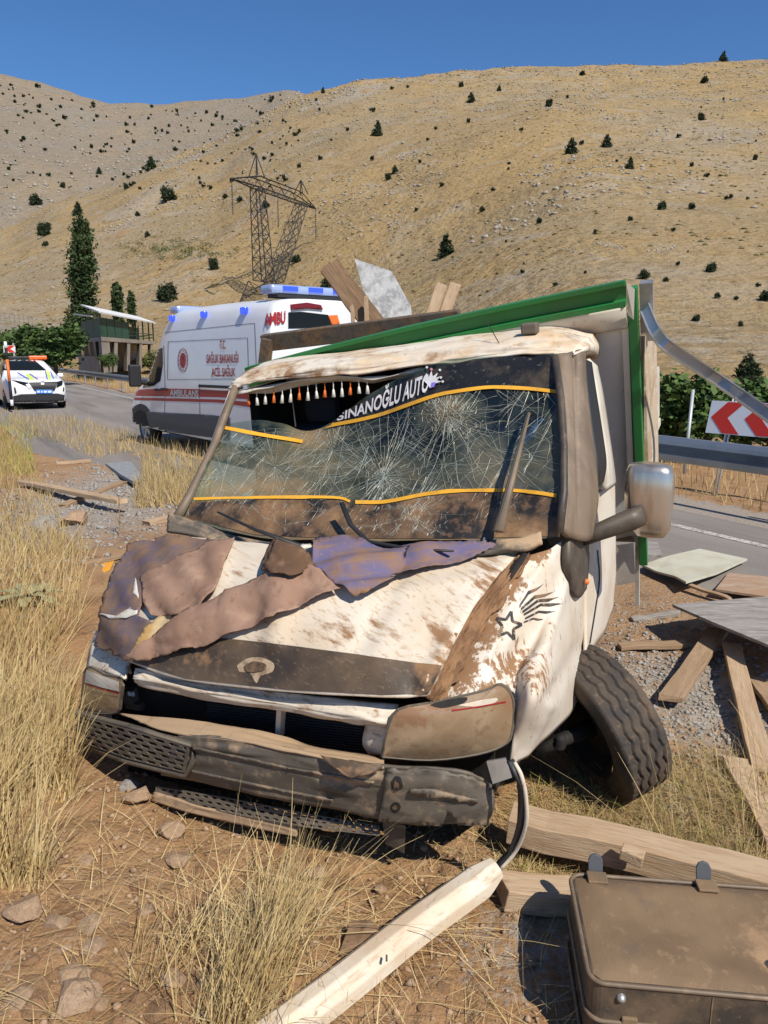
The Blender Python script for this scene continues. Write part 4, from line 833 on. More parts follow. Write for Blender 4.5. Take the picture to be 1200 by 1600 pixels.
trk = empty('wrecked_truck', tw(0, 1.0, 0.25)); tag(trk, 'crashed cream white pickup truck with shattered windscreen and crumpled bonnet', 'truck')
row = lambda *p: [TL(*q) for q in p]
# bonnet
hood_ctrl = [row((150, 1008, .34), (205, 1036, .16), (290, 1063, .08), (450, 1081, .05), (600, 1089, .08), (672, 1088, .14)),
             row((156, 965, .38), (215, 985, .24), (330, 1000, .17), (450, 1008, .15), (580, 1022, .17), (697, 1033, .22)),
             row((163, 930, .46), (240, 928, .36), (350, 930, .32), (470, 935, .30), (600, 948, .33), (732, 962, .38)),
             row((182, 890, .58), (270, 878, .50), (370, 878, .47), (490, 885, .46), (630, 893, .5), (772, 908, .54)),
             row((205, 850, .74), (285, 838, .70), (390, 846, .67), (520, 854, .67), (670, 860, .68), (815, 858, .74))]
hood = patch('bonnet', hood_ctrl, 12, M_paint, trk, .012, .014, 5, blobs=[(695, 1010, 30, 70, .7), (640, 900, 60, 35, .35), (560, 985, 90, 30, .45), (755, 900, 40, 50, .6), (690, 1060, 30, 40, .7), (330, 900, 160, 60, .25)], seed=3, base=.14, ridges=[(428, 1004, 470, 870, .022, 26), (560, 1015, 640, 870, -.014, 22), (600, 930, 740, 905, .012, 18), (330, 1000, 350, 860, .014, 20), (660, 1080, 700, 1000, .02, 16), (240, 1040, 260, 960, -.018, 22)])
B_hood = BV[hood.name]
def hs(name, poly, m_, off, step=7, parent=trk, **k): return sheet(name, poly, cray, B_hood, off, step, m_, parent, **k)
band = hs('bonnet_band', [(205, 1034), (250, 1015), (300, 1000), (350, 998), (425, 1005), (550, 1022), (650, 1036), (690, 1040), (676, 1070), (668, 1084), (600, 1086), (450, 1078), (290, 1060)], M_trim2, .004, 8, blobs=[(670, 1050, 30, 30, .8), (300, 1030, 80, 20, .3)])
hs('badge_scar', smooth_poly([(372, 1040), (388, 1029), (412, 1028), (429, 1037), (427, 1050), (409, 1056), (402, 1068), (392, 1052), (376, 1050)], 3), mat('scarred_paint', (.42, .31, .20), .7, layers=[(30, (.22, .15, .09), .46, .62, .9), (12, (.60, .50, .38), .56, .66, .8)]), .006, 5, parent=band)
hs('badge_recess', smooth_poly([(384, 1041), (398, 1034), (416, 1037), (418, 1045), (404, 1050), (388, 1049)], 3), M_trim2, .011, 5, parent=band, base=.5)
# dirt packed in the seam beside the bonnet: raised lumps
# wing (front left fender) running round to the side
SIDE = .975
wing_ctrl = [row((684, 1098, .19), (712, 1042, .30), (748, 985, .42), (786, 925, .56), (826, 868, .71)),
             row((742, 1083, .23), (766, 1034, .34), (797, 978, .46), (829, 920, .6), (858, 858, .78)),
             row((799, 1082, .33), (812, 1036, .44), (838, 985, .57), (862, 920, .72), (890, 842, .92)),
             [TL(801, 1142, .30), TS(834, 1092, .965), TS(860, 1040, .975), TS(885, 965, .985), TS(909, 868, .985)],
             [TL(800, 1200, .30), TS(872, 1138, .965), TS(902, 1095, .98), TS(918, 1030, .99), TS(932, 900, .99)]]
wing = patch('wing', wing_ctrl, 14, M_fend, trk, .01, .012, 4, blobs=[(720, 1040, 34, 60, 1.0), (760, 975, 26, 50, .85), (800, 905, 22, 42, .85), (840, 860, 28, 25, .9), (800, 1040, 55, 45, .62), (845, 1060, 34, 50, .5), (770, 1080, 45, 16, .8), (870, 980, 45, 60, .22), (830, 920, 45, 40, .3)], base=.17, seed=5, ridges=[(800, 1080, 850, 1010, .014, 14), (850, 1010, 888, 900, .010, 12), (860, 1090, 905, 1010, -.012, 14), (770, 1040, 812, 940, -.010, 10), (820, 1180, 860, 1100, .012, 12)])
B_wing = BV[wing.name]
def wsn(name, poly, m_, off=.003, step=5, parent=trk, **k): return sheet(name, poly, cray, B_wing, off, step, m_, parent, **k)
star = []
for k in range(10):
    a = math.radians(-90 + 36 * k + 12); r_ = (23 if k % 2 == 0 else 10); star.append((794 + r_ * math.cos(a) * .9, 978 + r_ * math.sin(a)))
M_decal = mat('black_decal', (0.035, 0.032, 0.03), 0.6, layers=[(12, SOIL, 0.50, 0.6, .85), (40, (.5, .44, .36), .6, .66, .8)])
for k in range(10): wsn('star_decal', strip_poly([star[k], star[(k + 1) % 10]], 4.2), M_decal, .003, 6)
for k, (x0, y0, x1, y1, bw) in enumerate([(812, 948, 850, 911, 9), (814, 952, 866, 924, 8), (816, 956, 874, 933, 7), (818, 960, 880, 943, 6), (820, 966, 868, 956, 5), (818, 972, 850, 968, 4)]):
    dx, dy = x1 - x0, y1 - y0; mx, my = x0 + dx * .45 - dy * -.12, y0 + dy * .45 - dx * .12
    wsn('flame_decal', [(x0, y0 - bw * .3), (mx, my - bw * .35), (x0 + dx * .75, y0 + dy * .75 - dx * .07), (x1, y1), (x0 + dx * .7, y0 + dy * .7 - dx * .02 + 1), (mx + 1, my + bw * .25), (x0, y0 + bw * .3)], M_decal, .003, 6)
# mud caked in the gap between bonnet and wing, with the torn dark slot above it
m = MB()
slot = [TL(820, 866, .70), TL(806, 884, .655), TL(795, 902, .615), TL(783, 921, .575)]
m.tube([p + Vector((.0, -.012, .006)) for p in slot], [.012, .02, .017, .006], 8, flat=.5); m.build('seam_gap', M_dark, trk)
sm_ctrl = [row((666, 1090, .14), (693, 1034, .22), (728, 963, .38), (768, 909, .54), (812, 860, .74)), row((678, 1096, .15), (706, 1038, .24), (741, 974, .385), (780, 917, .535), (820, 864, .71)), row((694, 1096, .17), (720, 1042, .28), (756, 985, .41), (792, 925, .55), (830, 868, .71))]
patch('seam_mud', sm_ctrl, 12, M_mudlump, trk, .01, .03, 14, seed=31)
# cab side: door panel below the window
door_ctrl = [row((908, 790, 1.12), (930, 775, 1.4), (948, 760, 1.65), (961, 748, 1.86)),
             row((906, 865, 1.14), (930, 850, 1.4), (950, 840, 1.65), (963, 832, 1.88)),
             row((914, 930, 1.14), (936, 915, 1.4), (952, 905, 1.65), (963, 898, 1.88)),
             row((916, 1030, 1.04), (932, 1005, 1.3), (946, 985, 1.55), (958, 950, 1.84))]
door = patch('door', door_ctrl, 8, M_fend, trk, .012, .006, 3, base=.1, seed=8)
B_door = BV[door.name]
sheet('door_seam', strip_poly([(933, 860), (936, 905), (930, 950), (921, 1005)], 1.6), cray, B_door, .003, 6, M_dark, door)
# upper door frame and window
df_ctrl = [row((921, 560, 1.64), (934, 572, 1.80)), row((932, 610, 1.58), (943, 615, 1.80)), row((943, 680, 1.52), (953, 680, 1.82)), row((948, 730, 1.48), (960, 728, 1.84)), row((948, 765, 1.48), (963, 756, 1.86))]
patch('door_frame', df_ctrl, 6, M_cream, trk, .03, m=3)
wf = [row((913, 560, 1.54), (925, 566, 1.60)), row((917, 610, 1.44), (932, 612, 1.54)), row((926, 680, 1.30), (943, 682, 1.44)), row((933, 722, 1.24), (948, 724, 1.40)), row((934, 762, 1.20), (944, 752, 1.36))]
patch('window_gasket', wf, 6, M_plast, trk, .02, m=3)
# A pillar and its trim lobe
pil_ctrl = [row((864, 553, 1.44), (874, 552, 1.43), (886, 551, 1.44), (893, 549, 1.47), (908, 546, 1.50), (915, 553, 1.56)),
            row((872, 605, 1.28), (880, 604, 1.27), (890, 604, 1.29), (898, 603, 1.32), (910, 604, 1.36), (918, 610, 1.42)),
            row((880, 680, 1.10), (886, 680, 1.09), (895, 680, 1.11), (904, 681, 1.14), (917, 683, 1.18), (927, 690, 1.27)),
            row((883, 750, .94), (888, 752, .93), (897, 754, .95), (906, 757, .98), (922, 763, 1.04), (936, 770, 1.16)),
            row((876, 822, .80), (882, 830, .80), (890, 838, .82), (898, 842, .86), (916, 846, .94), (926, 842, 1.04))]
patch('windscreen_pillar', pil_ctrl, 8, M_pill, trk, .025, .003, 5, seed=2, ridges=[(897, 560, 905, 800, -.008, 4)])
lobe = [[TS(893, 760, .96), TS(907, 770, .975), TS(922, 775, .965)], [TS(891, 820, .985), TS(906, 830, 1.0), TS(921, 830, .99)], [TS(890, 880, .995), TS(906, 890, 1.01), TS(921, 880, 1.0)], [TS(893, 925, .99), TS(905, 935, 1.0), TS(917, 920, .99)]]
patch('pillar_foot', lobe, 6, M_arm, trk, .03, m=4, seed=4)
m = MB(); m.tube([TL(867, 558, 1.40), TL(876, 620, 1.22), TL(881, 700, 1.03), TL(881, 770, .87), TL(874, 832, .77)], .016, 8, flat=1.2); m.build('screen_seal', M_arm, trk)
m = MB(); m.lathe([(0, .012), (.01, .012), (.016, .001)], TS(915, 909, 1.012), TM @ Vector((1, 0, 0)), 12); m.build('side_indicator', M_orange, trk)
# far A pillar (bent), white sheet metal
m = MB(); pts = [TL(369, 604, 1.44), TL(352, 648, 1.34), TL(336, 692, 1.17), TL(314, 738, 1.01), TL(296, 776, .88), TL(276, 812, .78)]
m.tube(pts, [.022, .022, .02, .02, .022, .026], 8); m.build('windscreen_pillar', M_pill, trk)
m = MB(); pts = [TL(362, 612, 1.56), TL(347, 655, 1.52), TL(335, 690, 1.50), TL(324, 716, 1.48)]; m.tube(pts, [.028, .03, .03, .016], 6, flat=.5); m.build('door_frame', M_cream, trk)
m = MB(); m.add([tw(-.90, 1.50, .9), tw(-.90, 2.0, .9), tw(-.86, 2.0, 1.78), tw(-.86, 1.56, 1.78)], [(0, 1, 2, 3)]); m.build('light_blocker', M_dark, trk)  # added dark panel: blocks daylight from the far window, keeps the cab black
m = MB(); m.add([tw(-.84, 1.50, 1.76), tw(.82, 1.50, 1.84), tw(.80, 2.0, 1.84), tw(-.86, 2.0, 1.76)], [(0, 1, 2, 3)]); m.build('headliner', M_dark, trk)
# roof
roof_ctrl = [row((356, 607, 1.42), (440, 593, 1.43), (540, 584, 1.43), (656, 571, 1.44), (760, 557, 1.44), (840, 550, 1.44), (893, 552, 1.46)),
             row((366, 594, 1.46), (445, 578, 1.47), (545, 570, 1.48), (658, 558, 1.49), (762, 545, 1.49), (842, 538, 1.49), (903, 543, 1.52)),
             row((385, 580, 1.6), (460, 564, 1.62), (555, 554, 1.65), (662, 540, 1.67), (766, 527, 1.67), (848, 519, 1.67), (918, 528, 1.7)),
             row((412, 566, 1.9), (480, 556, 1.95), (565, 546, 1.98), (668, 531, 2.0), (772, 517, 2.0), (855, 508, 2.0), (930, 522, 1.98))]
roof = patch('roof', roof_ctrl, 14, M_roofp, trk, .010, .014, 8, base=.25, blobs=[(450, 585, 120, 20, .6), (900, 520, 40, 20, .5)], seed=6, ridges=[(380, 600, 560, 566, .014, 7), (560, 566, 800, 540, .010, 6), (470, 598, 640, 562, -.012, 6), (700, 566, 870, 536, -.008, 5)])
rs_ctrl = [row((893, 552, 1.46), (903, 543, 1.52), (918, 528, 1.7), (930, 522, 1.98)), row((900, 556, 1.5), (914, 551, 1.58), (928, 548, 1.75), (937, 546, 1.98)), [TS(904, 566, .81), TS(918, 564, .82), TS(930, 575, .84), TS(938, 590, .86)]]
patch('roof_side', rs_ctrl, 6, M_roofp, trk, .02, base=.3)
lip_ctrl = [row((372, 612, 1.42), (440, 600, 1.45), (540, 590, 1.45), (600, 588, 1.45), (660, 576, 1.45)), row((378, 616, 1.46), (445, 606, 1.50), (540, 596, 1.50), (600, 594, 1.50), (662, 580, 1.48))]
patch('roof_lining', lip_ctrl, 8, M_cream, trk, .006, .03, 4, seed=9)
m = MB(); q = TL(828, 520, 1.62); m.box(q + Vector((0, 0, .02)), (.075, .06, .05), TM); o = m.build('roof_lamp', M_trim, trk, bevel=.008)
m = MB(); q = TL(785, 545, 1.52); m.tube([q, TL(757, 497, 1.60)], .0022, 5); m.lathe([(0, .018), (.02, .012), (.03, .003)], q - Vector((0, 0, .01)), (0, 0, 1), 8); m.build('antenna', M_plast, trk)
# windscreen
ws_ctrl = [row((350, 662, 1.33), (430, 662, 1.40), (492, 668, 1.44), (575, 622, 1.43), (665, 577, 1.42), (765, 556, 1.42), (866, 553, 1.42)),
           row((335, 700, 1.16), (430, 710, 1.20), (510, 712, 1.25), (600, 680, 1.25), (690, 645, 1.24), (780, 635, 1.22), (877, 630, 1.22)),
           row((315, 740, 1.0), (430, 748, 1.03), (530, 750, 1.07), (620, 745, 1.05), (700, 728, 1.04), (790, 715, 1.03), (881, 715, 1.01)),
           row((298, 775, .88), (430, 785, .88), (540, 790, .90), (630, 790, .90), (710, 780, .90), (795, 775, .90), (879, 775, .88)),
           row((282, 810, .79), (400, 838, .74), (520, 846, .73), (630, 846, .73), (720, 844, .73), (800, 842, .75), (874, 838, .79))]
ws = patch('windscreen', ws_ctrl, 14, M_ws, trk, 0, .045, 5, blobs=[(420, 765, 130, 34, .55), (600, 830, 320, 26, .75), (760, 750, 120, 60, .30), (500, 715, 90, 40, .42), (350, 730, 60, 60, .22), (490, 680, 50, 30, .6), (702, 645, 34, 30, .5), (640, 740, 90, 30, .25)], base=-.10, seed=12)
B_ws = BV[ws.name]
def wsh(name, poly, m_, off, step=8, **k): return sheet(name, poly, cray, B_ws, off, step, m_, k.pop('parent', ws), **k)
sun_strip = wsh('sun_strip', [(518, 661), (586, 647), (672, 620), (712, 611), (765, 605), (820, 606), (875, 611), (864, 556), (819, 555), (740, 562), (672, 579), (640, 592), (575, 626), (535, 650)], M_bnr, .004)
wsh('lower_band', [(284, 786), (400, 781), (530, 782), (560, 789), (600, 788), (700, 771), (790, 769), (872, 776), (872, 838), (720, 842), (520, 842), (400, 836), (284, 808)], mat('frit_band', (0.02, 0.018, 0.016), .5, layers=[(5, (0.25, 0.145, 0.07), 0.40, 0.60, .95), (30, (0.16, 0.09, 0.05), .5, .65, .8)], bump=(30, .4, .01)), .003)
for pth, w_ in (([(352, 670), (400, 679), (440, 686), (473, 692)], 5.5), ([(508, 668), (586, 651), (672, 622), (712, 613), (765, 607), (820, 608), (873, 614)], 5.5), ([(285, 781), (400, 779), (520, 779), (548, 785)], 4.0), ([(556, 786), (600, 786), (650, 777), (700, 769), (760, 767), (820, 769), (870, 775)], 5.5)):
    wsh('yellow_strip', strip_poly(pth, w_), M_yel, .008, 8)
BL = crom(np.array([(529, 661), (556, 654), (586, 645), (630, 630), (672, 614)], float), 12); BD = np.concatenate([[0], np.cumsum(np.linalg.norm(np.diff(BL, axis=0), axis=1))]); BD /= BD[-1]
M_let = mat('white_vinyl', (0.68, 0.66, 0.66), 0.5, layers=[(20, (0.36, 0.29, 0.22), 0.56, 0.68, 0.8)])
def smap(u, v):
    u2 = 0.0 + u ** 0.86 * 0.99; x = np.interp(u2, BD, BL[:, 0]); y = np.interp(u2, BD, BL[:, 1]); hh = 11 + 17 * min(1, u * 1.8)
    h = cast(B_ws, cray, x + v * hh * .10, y - 2 - v * hh); return None if h is None else h[0] + h[1] * .012
lettering('lettering', 'SINANOĞLU AUTO', smap, M_let, ws, bold=.022)
M_viol = mat('violet_vinyl', (0.24, 0.18, 0.66), 0.5); M_pinkv = mat('pink_vinyl', (0.7, 0.25, 0.25), .5)
wsh('crown_emblem', [(664, 597), (668, 585), (672, 591), (676, 581), (678, 590), (686, 584), (683, 592), (690, 590), (685, 596), (692, 598), (683, 601), (680, 606), (674, 609), (669, 602)], M_let, .012, 4)
wsh('crown_emblem', [(677, 600), (684, 600), (681, 607), (675, 609)], M_viol, .015, 4)
for (x, y, m_) in ((669, 576, M_let), (676, 579, M_pinkv), (689, 580, M_let), (691, 592, M_let), (694, 598, M_let)): wsh('crown_emblem', [(x + 2 * math.cos(t), y + 2 * math.sin(t)) for t in np.linspace(0, 6.2, 8)], m_, .012, 3)
# cracks: fine raised ridges of broken glass over the whole screen
CV = []; CF = []; rc = random.Random(5)
wpoly = [(352, 668), (430, 668), (492, 674), (575, 628), (665, 583), (765, 561), (862, 558), (876, 640), (878, 720), (868, 818), (720, 838), (520, 838), (400, 830), (290, 800), (320, 733)]
def inside(x, y):
    r = False; j = len(wpoly) - 1
    for i in range(len(wpoly)):
        xi, yi = wpoly[i]; xj, yj = wpoly[j]
        if (yi > y) != (yj > y) and x < (xj - xi) * (y - yi) / (yj - yi) + xi: r = not r
        j = i
    return r
def crack(pts, wd):
    last = None; dx, dy = 1, 0
    for k in range(len(pts)):
        x, y = pts[k]
        if not inside(x, y): last = None; continue
        h = cast(B_ws, cray, x, y)
        if h is None: last = None; continue
        p = h[0] + h[1] * .003
        if k + 1 < len(pts): dx, dy = pts[k + 1][0] - x, pts[k + 1][1] - y
        l = math.hypot(dx, dy) or 1; tz = ray(x - dy / l, y + dx / l) - ray(x, y); tz = tz.normalized() * wd * rc.uniform(.5, 1.2)
        i = len(CV); CV.extend([p - tz, p + tz])
        if last is not None: CF.append((last, last + 1, i + 1, i))
        last = i
def wander(x, y, a, L_, st=8, j=.10):
    P = [(x, y)]
    for k in range(int(L_ / st)):
        a += rc.gauss(0, j); x += st * math.cos(a); y += st * math.sin(a); P.append((x, y))
    return P
for (cx, cy, n, R_) in ((700, 650, 46, 120), (600, 745, 52, 130), (520, 705, 40, 100), (835, 590, 26, 80), (430, 730, 34, 110), (640, 805, 40, 90), (790, 720, 24, 110), (350, 745, 18, 80)):
    for k in range(int(n * 1.25)): a = rc.uniform(0, 6.28); d0 = rc.random() ** 2 * 25; crack(wander(cx + d0 * math.cos(a), cy + d0 * math.sin(a), a, R_ * rc.uniform(.3, 1.3)), .00042 * rc.uniform(.5, 1.9))
    for k in range(int(n * .7)):
        r_ = R_ * rc.uniform(.08, .8); a0 = rc.uniform(0, 6.28); crack([(cx + r_ * math.cos(a0 + t) * (1 + .1 * math.sin(5 * t)), cy + r_ * .8 * math.sin(a0 + t)) for t in np.linspace(0, rc.uniform(.5, 1.8), 9)], .0004 * rc.uniform(.6, 1.6))
for k in range(300):
    x = rc.uniform(300, 870); y = rc.uniform(570, 830); crack(wander(x, y, rc.choice([-.9, -1.0, -.8, -.6, -1.2, .4, 2.6]) + rc.gauss(0, .22), rc.uniform(15, 110), 9, .06), .00042 * rc.uniform(.4, 1.9))
for (cx, cy, s, n) in ((702, 648, 22, 150), (640, 812, 30, 110), (850, 590, 20, 70), (600, 745, 24, 70)):
    for k in range(n): x = rc.gauss(cx, s); y = rc.gauss(cy, s * .9); crack(wander(x, y, rc.uniform(0, 6.28), rc.uniform(5, 16), 4, .5), .0011)
me = bpy.data.meshes.new('crack_web'); me.from_pydata(CV, [], CF); me.update(); o = link('crack_web', me, M_crk, ws); o['kind'] = 'stuff'
# cowl, wipers
cowl_ctrl = [row((262, 800, .74), (300, 815, .74), (370, 838, .72), (470, 852, .71), (600, 854, .70), (720, 850, .70), (800, 842, .72), (845, 830, .76)), row((260, 828, .70), (300, 836, .70), (370, 850, .68), (470, 862, .67), (600, 866, .66), (720, 864, .66), (800, 856, .68), (848, 850, .72))]
patch('cowl', cowl_ctrl, 8, M_trim, trk, .02, .01, 8, base=.25, blobs=[(820, 840, 50, 20, 1.0)], seed=7)
m = MB(); m.tube([TL(340, 800, .72), TL(400, 828, .66), TL(475, 855, .62)], [.006, .011, .016], 6, flat=.6); m.build('wiper', M_plast, trk)
m = MB(); m.tube([TL(534, 786, .80), TL(548, 820, .72), TL(575, 846, .66), TL(640, 858, .61), TL(708, 861, .58)], [.012, .013, .013, .011, .007], 6, flat=.6); m.build('wiper', M_plast, trk)
m = MB(); a, b = TL(779, 830, .68), TL(826, 645, 1.12); m.tube([a, a.lerp(b, .45), b], [.026, .014, .008], 6, flat=.5); w3 = m.build('wiper', M_pill, trk)
m = MB(); m.tube([a + Vector((-.012, -.005, 0)), a.lerp(b, .5) + Vector((-.014, -.02, 0)), b + Vector((-.006, -.012, .0))], [.004, .005, .004], 5); m.build('blade', M_plast, w3)
# soil heaped at the wiper root and cowl corner
def clump(name, pts, m_, parent, rr):
    r = random.Random(1); mb = MB()
    for (p, s) in pts:
        mb.lathe([(-s * .5, .001), (-s * .3, s * .8), (.1 * s, s), (s * .45, s * .5), (s * .55, .001)], p, (r.uniform(-.3, .3), r.uniform(-.3, .3), 1), 8)
    return mb.build(name, m_, parent)
# headlights
def lamp(outl, lyf, bulge, name='headlight', rim=True):
    o = None
    P = smooth_poly(outl, 3); cxm = sum(p[0] for p in P) / len(P); cym = sum(p[1] for p in P) / len(P)
    V = []; Fs = []; R_ = 7
    for k in range(R_ + 1):
        f = 1 - k / R_
        for (x, y) in P: V.append(TL(cxm + (x - cxm) * f, cym + (y - cym) * f, lyf(cxm + (x - cxm) * f, cym + (y - cym) * f) - bulge * (1 - f ** 2.5)))
    n = len(P)
    for k in range(R_):
        for j in range(n): Fs.append((k * n + j, k * n + (j + 1) % n, (k + 1) * n + (j + 1) % n, (k + 1) * n + j))
    me = bpy.data.meshes.new(name); me.from_pydata(V, [], Fs); me.polygons.foreach_set('use_smooth', [True] * len(Fs)); a = me.attributes.new('dirt', 'FLOAT', 'POINT'); a.data.foreach_set('value', dirtf(np.array([list(v) for v in V]), [(640, 1118, 40, 24, .9), (790, 1090, 26, 34, .8), (690, 1105, 40, 10, .9), (660, 1175, 80, 8, .6)], .12).astype(np.float32)); me.update()
    h = link(name, me, M_lamp, trk)
    mb = MB(); mb.tube([TL(x, y, lyf(x, y) + .004) for x, y in P + P[:1]], .007, 5, False); mb.build('lamp_rim', M_trim, h)
    return h
hl_out = [(598, 1182), (606, 1140), (622, 1110), (680, 1098), (758, 1080), (783, 1070), (801, 1092), (799, 1145), (785, 1164), (745, 1178), (672, 1187)]
hl = lamp(hl_out, lambda x, y: .08 + .0008 * max(0, x - 600) + .0000012 * max(0, x - 600) ** 2, .03)
B_hl = BVHTree.FromPolygons([v.co.copy() for v in hl.data.vertices], [tuple(p.vertices) for p in hl.data.polygons])
sheet('lamp_edge_strip', strip_poly([(706, 1110), (740, 1105), (768, 1100), (790, 1096)], 2.2), cray, B_hl, .003, 5, M_vred, hl)
sheet('lamp_break', smooth_poly([(672, 1102), (690, 1096), (712, 1092), (730, 1090), (726, 1098), (708, 1103), (690, 1106)], 2), cray, B_hl, .004, 4, M_dark, hl)
sheet('lamp_scuff', smooth_poly([(715, 1102), (750, 1094), (776, 1090), (772, 1098), (740, 1104)], 2), cray, B_hl, .002, 5, M_paint, hl)
hl2 = lamp([(128, 1110), (130, 1075), (137, 1042), (165, 1054), (191, 1062), (189, 1092), (184, 1112), (150, 1114)], lambda x, y: .30 - .0022 * (x - 128), .025)
B_hl2 = BVHTree.FromPolygons([v.co.copy() for v in hl2.data.vertices], [tuple(p.vertices) for p in hl2.data.polygons])
sheet('lamp_top_scuff', [(136, 1046), (160, 1056), (187, 1065), (187, 1080), (160, 1074), (134, 1066)], cray, B_hl2, .003, 5, M_paint, hl2); sheet('lamp_edge_strip', strip_poly([(134, 1068), (160, 1076), (187, 1083)], 2.4), cray, B_hl2, .005, 5, M_vred, hl2)
# far wing stump above the lamp
patch('far_wing', [row((134, 1044, .32), (165, 1050, .24), (195, 1062, .18)), row((140, 1012, .40), (170, 1026, .30), (200, 1040, .24)), row((150, 985, .55), (180, 990, .45), (215, 1000, .35))], 6, M_fend, trk, .01, base=.3)
# grille opening: slam panel, radiator, dark bay
bar_ctrl = [row((211, 1044, .17), (290, 1060, .13), (380, 1074, .11), (480, 1086, .10), (560, 1094, .11), (622, 1100, .14)), row((208, 1060, .13), (290, 1076, .09), (380, 1092, .07), (480, 1108, .065), (560, 1120, .07), (615, 1130, .10)), row((220, 1074, .15), (290, 1086, .11), (380, 1102, .09), (480, 1118, .085), (560, 1130, .09), (604, 1138, .12))]
patch('slam_panel', bar_ctrl, 8, M_paint, trk, .03, .014, 7, base=.22, seed=15)
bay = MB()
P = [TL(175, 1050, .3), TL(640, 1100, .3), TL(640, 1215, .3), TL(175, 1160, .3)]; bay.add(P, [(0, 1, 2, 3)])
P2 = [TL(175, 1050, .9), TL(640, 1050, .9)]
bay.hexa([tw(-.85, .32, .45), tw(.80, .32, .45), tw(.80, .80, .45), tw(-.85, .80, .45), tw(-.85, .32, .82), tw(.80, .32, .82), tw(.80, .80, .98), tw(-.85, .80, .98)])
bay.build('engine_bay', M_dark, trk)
rad = MB(); rb = [TL(325, 1098, .22), TL(578, 1128, .22), TL(575, 1190, .22), TL(322, 1160, .22)]
rad.add(rb, [(0, 1, 2, 3)])
for k in range(15):
    f = (k + .5) / 15; rad.bar(rb[0].lerp(rb[3], f), rb[1].lerp(rb[2], f), .012, .004)
rad.build('radiator', M_plast, trk)
m = MB(); m.bar(TL(440, 1098, .15), TL(437, 1150, .15), .035, .02, TM @ Vector((1, 0, 0))); m.build('strut', M_paint, trk)
patch('lamp_bracket', [row((572, 1128, .14), (610, 1134, .12)), row((566, 1160, .13), (604, 1160, .11)), row((575, 1178, .14), (598, 1180, .12))], 5, M_paint, trk, .01, m=4, base=.2)
m = MB(); m.box(TL(204, 1086, .28), (.05, .05, .06), TM); m.box(TL(214, 1100, .3), (.09, .05, .03), TM); m.build('lamp_socket', M_trim, trk); m = MB(); m.box(TL(205, 1084, .24), (.035, .006, .02), TM); m.build('part_sticker', mat('blue_white_label', (.25, .4, .65), .5, layers=[(60, (.7, .72, .75), .5, .55, 1)]), trk)
# bumper
bt = [(281, 1146, .06), (340, 1153, .03), (400, 1163, .01), (470, 1176, .0), (540, 1190, .01), (600, 1197, .02), (690, 1200, .06), (740, 1210, .10), (768, 1226, .17)]
bm_ = [(262, 1180, .057), (340, 1190, .025), (400, 1202, .004), (470, 1216, -.005), (540, 1230, .004), (600, 1240, .017), (690, 1248, .055), (740, 1252, .095), (771, 1258, .16)]
bb_ = [(249, 1213, .07), (350, 1231, .035), (405, 1243, .015), (470, 1257, .01), (540, 1270, .015), (587, 1280, .03), (665, 1287, .065), (730, 1288, .10), (762, 1289, .16)]
bump_o = patch('bumper', [row(*bt), row(*[((a[0] + b[0]) / 2, (a[1] + b[1]) / 2, (a[2] + b[2]) / 2 - .004) for a, b in zip(bt, bm_)]), row(*bm_), row(*bb_)], 8, M_trim, trk, .012, .012, 7, base=.15, blobs=[(560, 1215, 120, 16, .5), (330, 1165, 70, 14, .5)], seed=21)
B_bmp = BV[bump_o.name]
tt = [(184, 1112, .20), (280, 1124, .13), (366, 1136, .10), (440, 1152, .09), (502, 1168, .09), (600, 1186, .10)]; tf = [(240, 1136, .09), (290, 1147, .05), (370, 1157, .02), (440, 1170, .0), (502, 1183, .0), (600, 1197, .02)]
patch('bumper_shelf', [row(*tt), row(*tf)], 8, M_trim, bump_o, .008, .012, 6, base=.9, m=8, seed=22)
patch('bumper_flap', [row((500, 1180, -.01), (545, 1188, -.015), (598, 1198, .0)), row((512, 1192, -.03), (548, 1204, -.04), (585, 1206, -.02)), row((530, 1200, -.045), (546, 1216, -.05), (565, 1208, -.04))], 5, M_trim2, bump_o, .006, base=.3)
cor = sheet('bumper_corner', [(606, 1200), (640, 1197), (690, 1203), (738, 1212), (766, 1230), (768, 1260), (758, 1286), (715, 1284), (700, 1262), (690, 1286), (660, 1285), (592, 1278), (600, 1240)], cray, B_bmp, .014, 7, M_trim, bump_o, thick=.012, base=.2, jag=.8, seed=4)
for (x, y, r_) in ((622, 1222, 9), (620, 1256, 8)):
    sheet('fog_lamp_hole', smooth_poly([(x + r_ * math.cos(t), y + r_ * math.sin(t)) for t in np.linspace(0, 5.5, 8)], 2), cray, B_bmp, .0165, 5, M_dark, bump_o)
    sheet('bolt_rust', smooth_poly([(x - 1 + r_ * .5 * math.cos(t), y + r_ * .5 * math.sin(t)) for t in np.linspace(0, 5.5, 7)], 2), cray, B_bmp, .019, 4, M_rust, bump_o)
sheet('bumper_rib', strip_poly([(642, 1231), (690, 1235), (742, 1246)], 7), cray, B_bmp, .024, 6, M_trim, bump_o, thick=.01, base=.3)
for q in ([(300, 1168), (380, 1184), (470, 1203), (585, 1222)], [(280, 1200), (400, 1226), (520, 1250)]): sheet('bumper_rib', strip_poly(q, 4), cray, B_bmp, .006, 6, M_trim, bump_o, thick=.006, base=.25)
m = MB(); m.hexa([TL(598, 1284, .07), TL(634, 1290, .07), TL(634, 1290, .10), TL(598, 1284, .10), TL(602, 1318, .09), TL(632, 1334, .09), TL(632, 1334, .11), TL(602, 1318, .11)]); m.build('bumper_bracket', M_trim, trk)
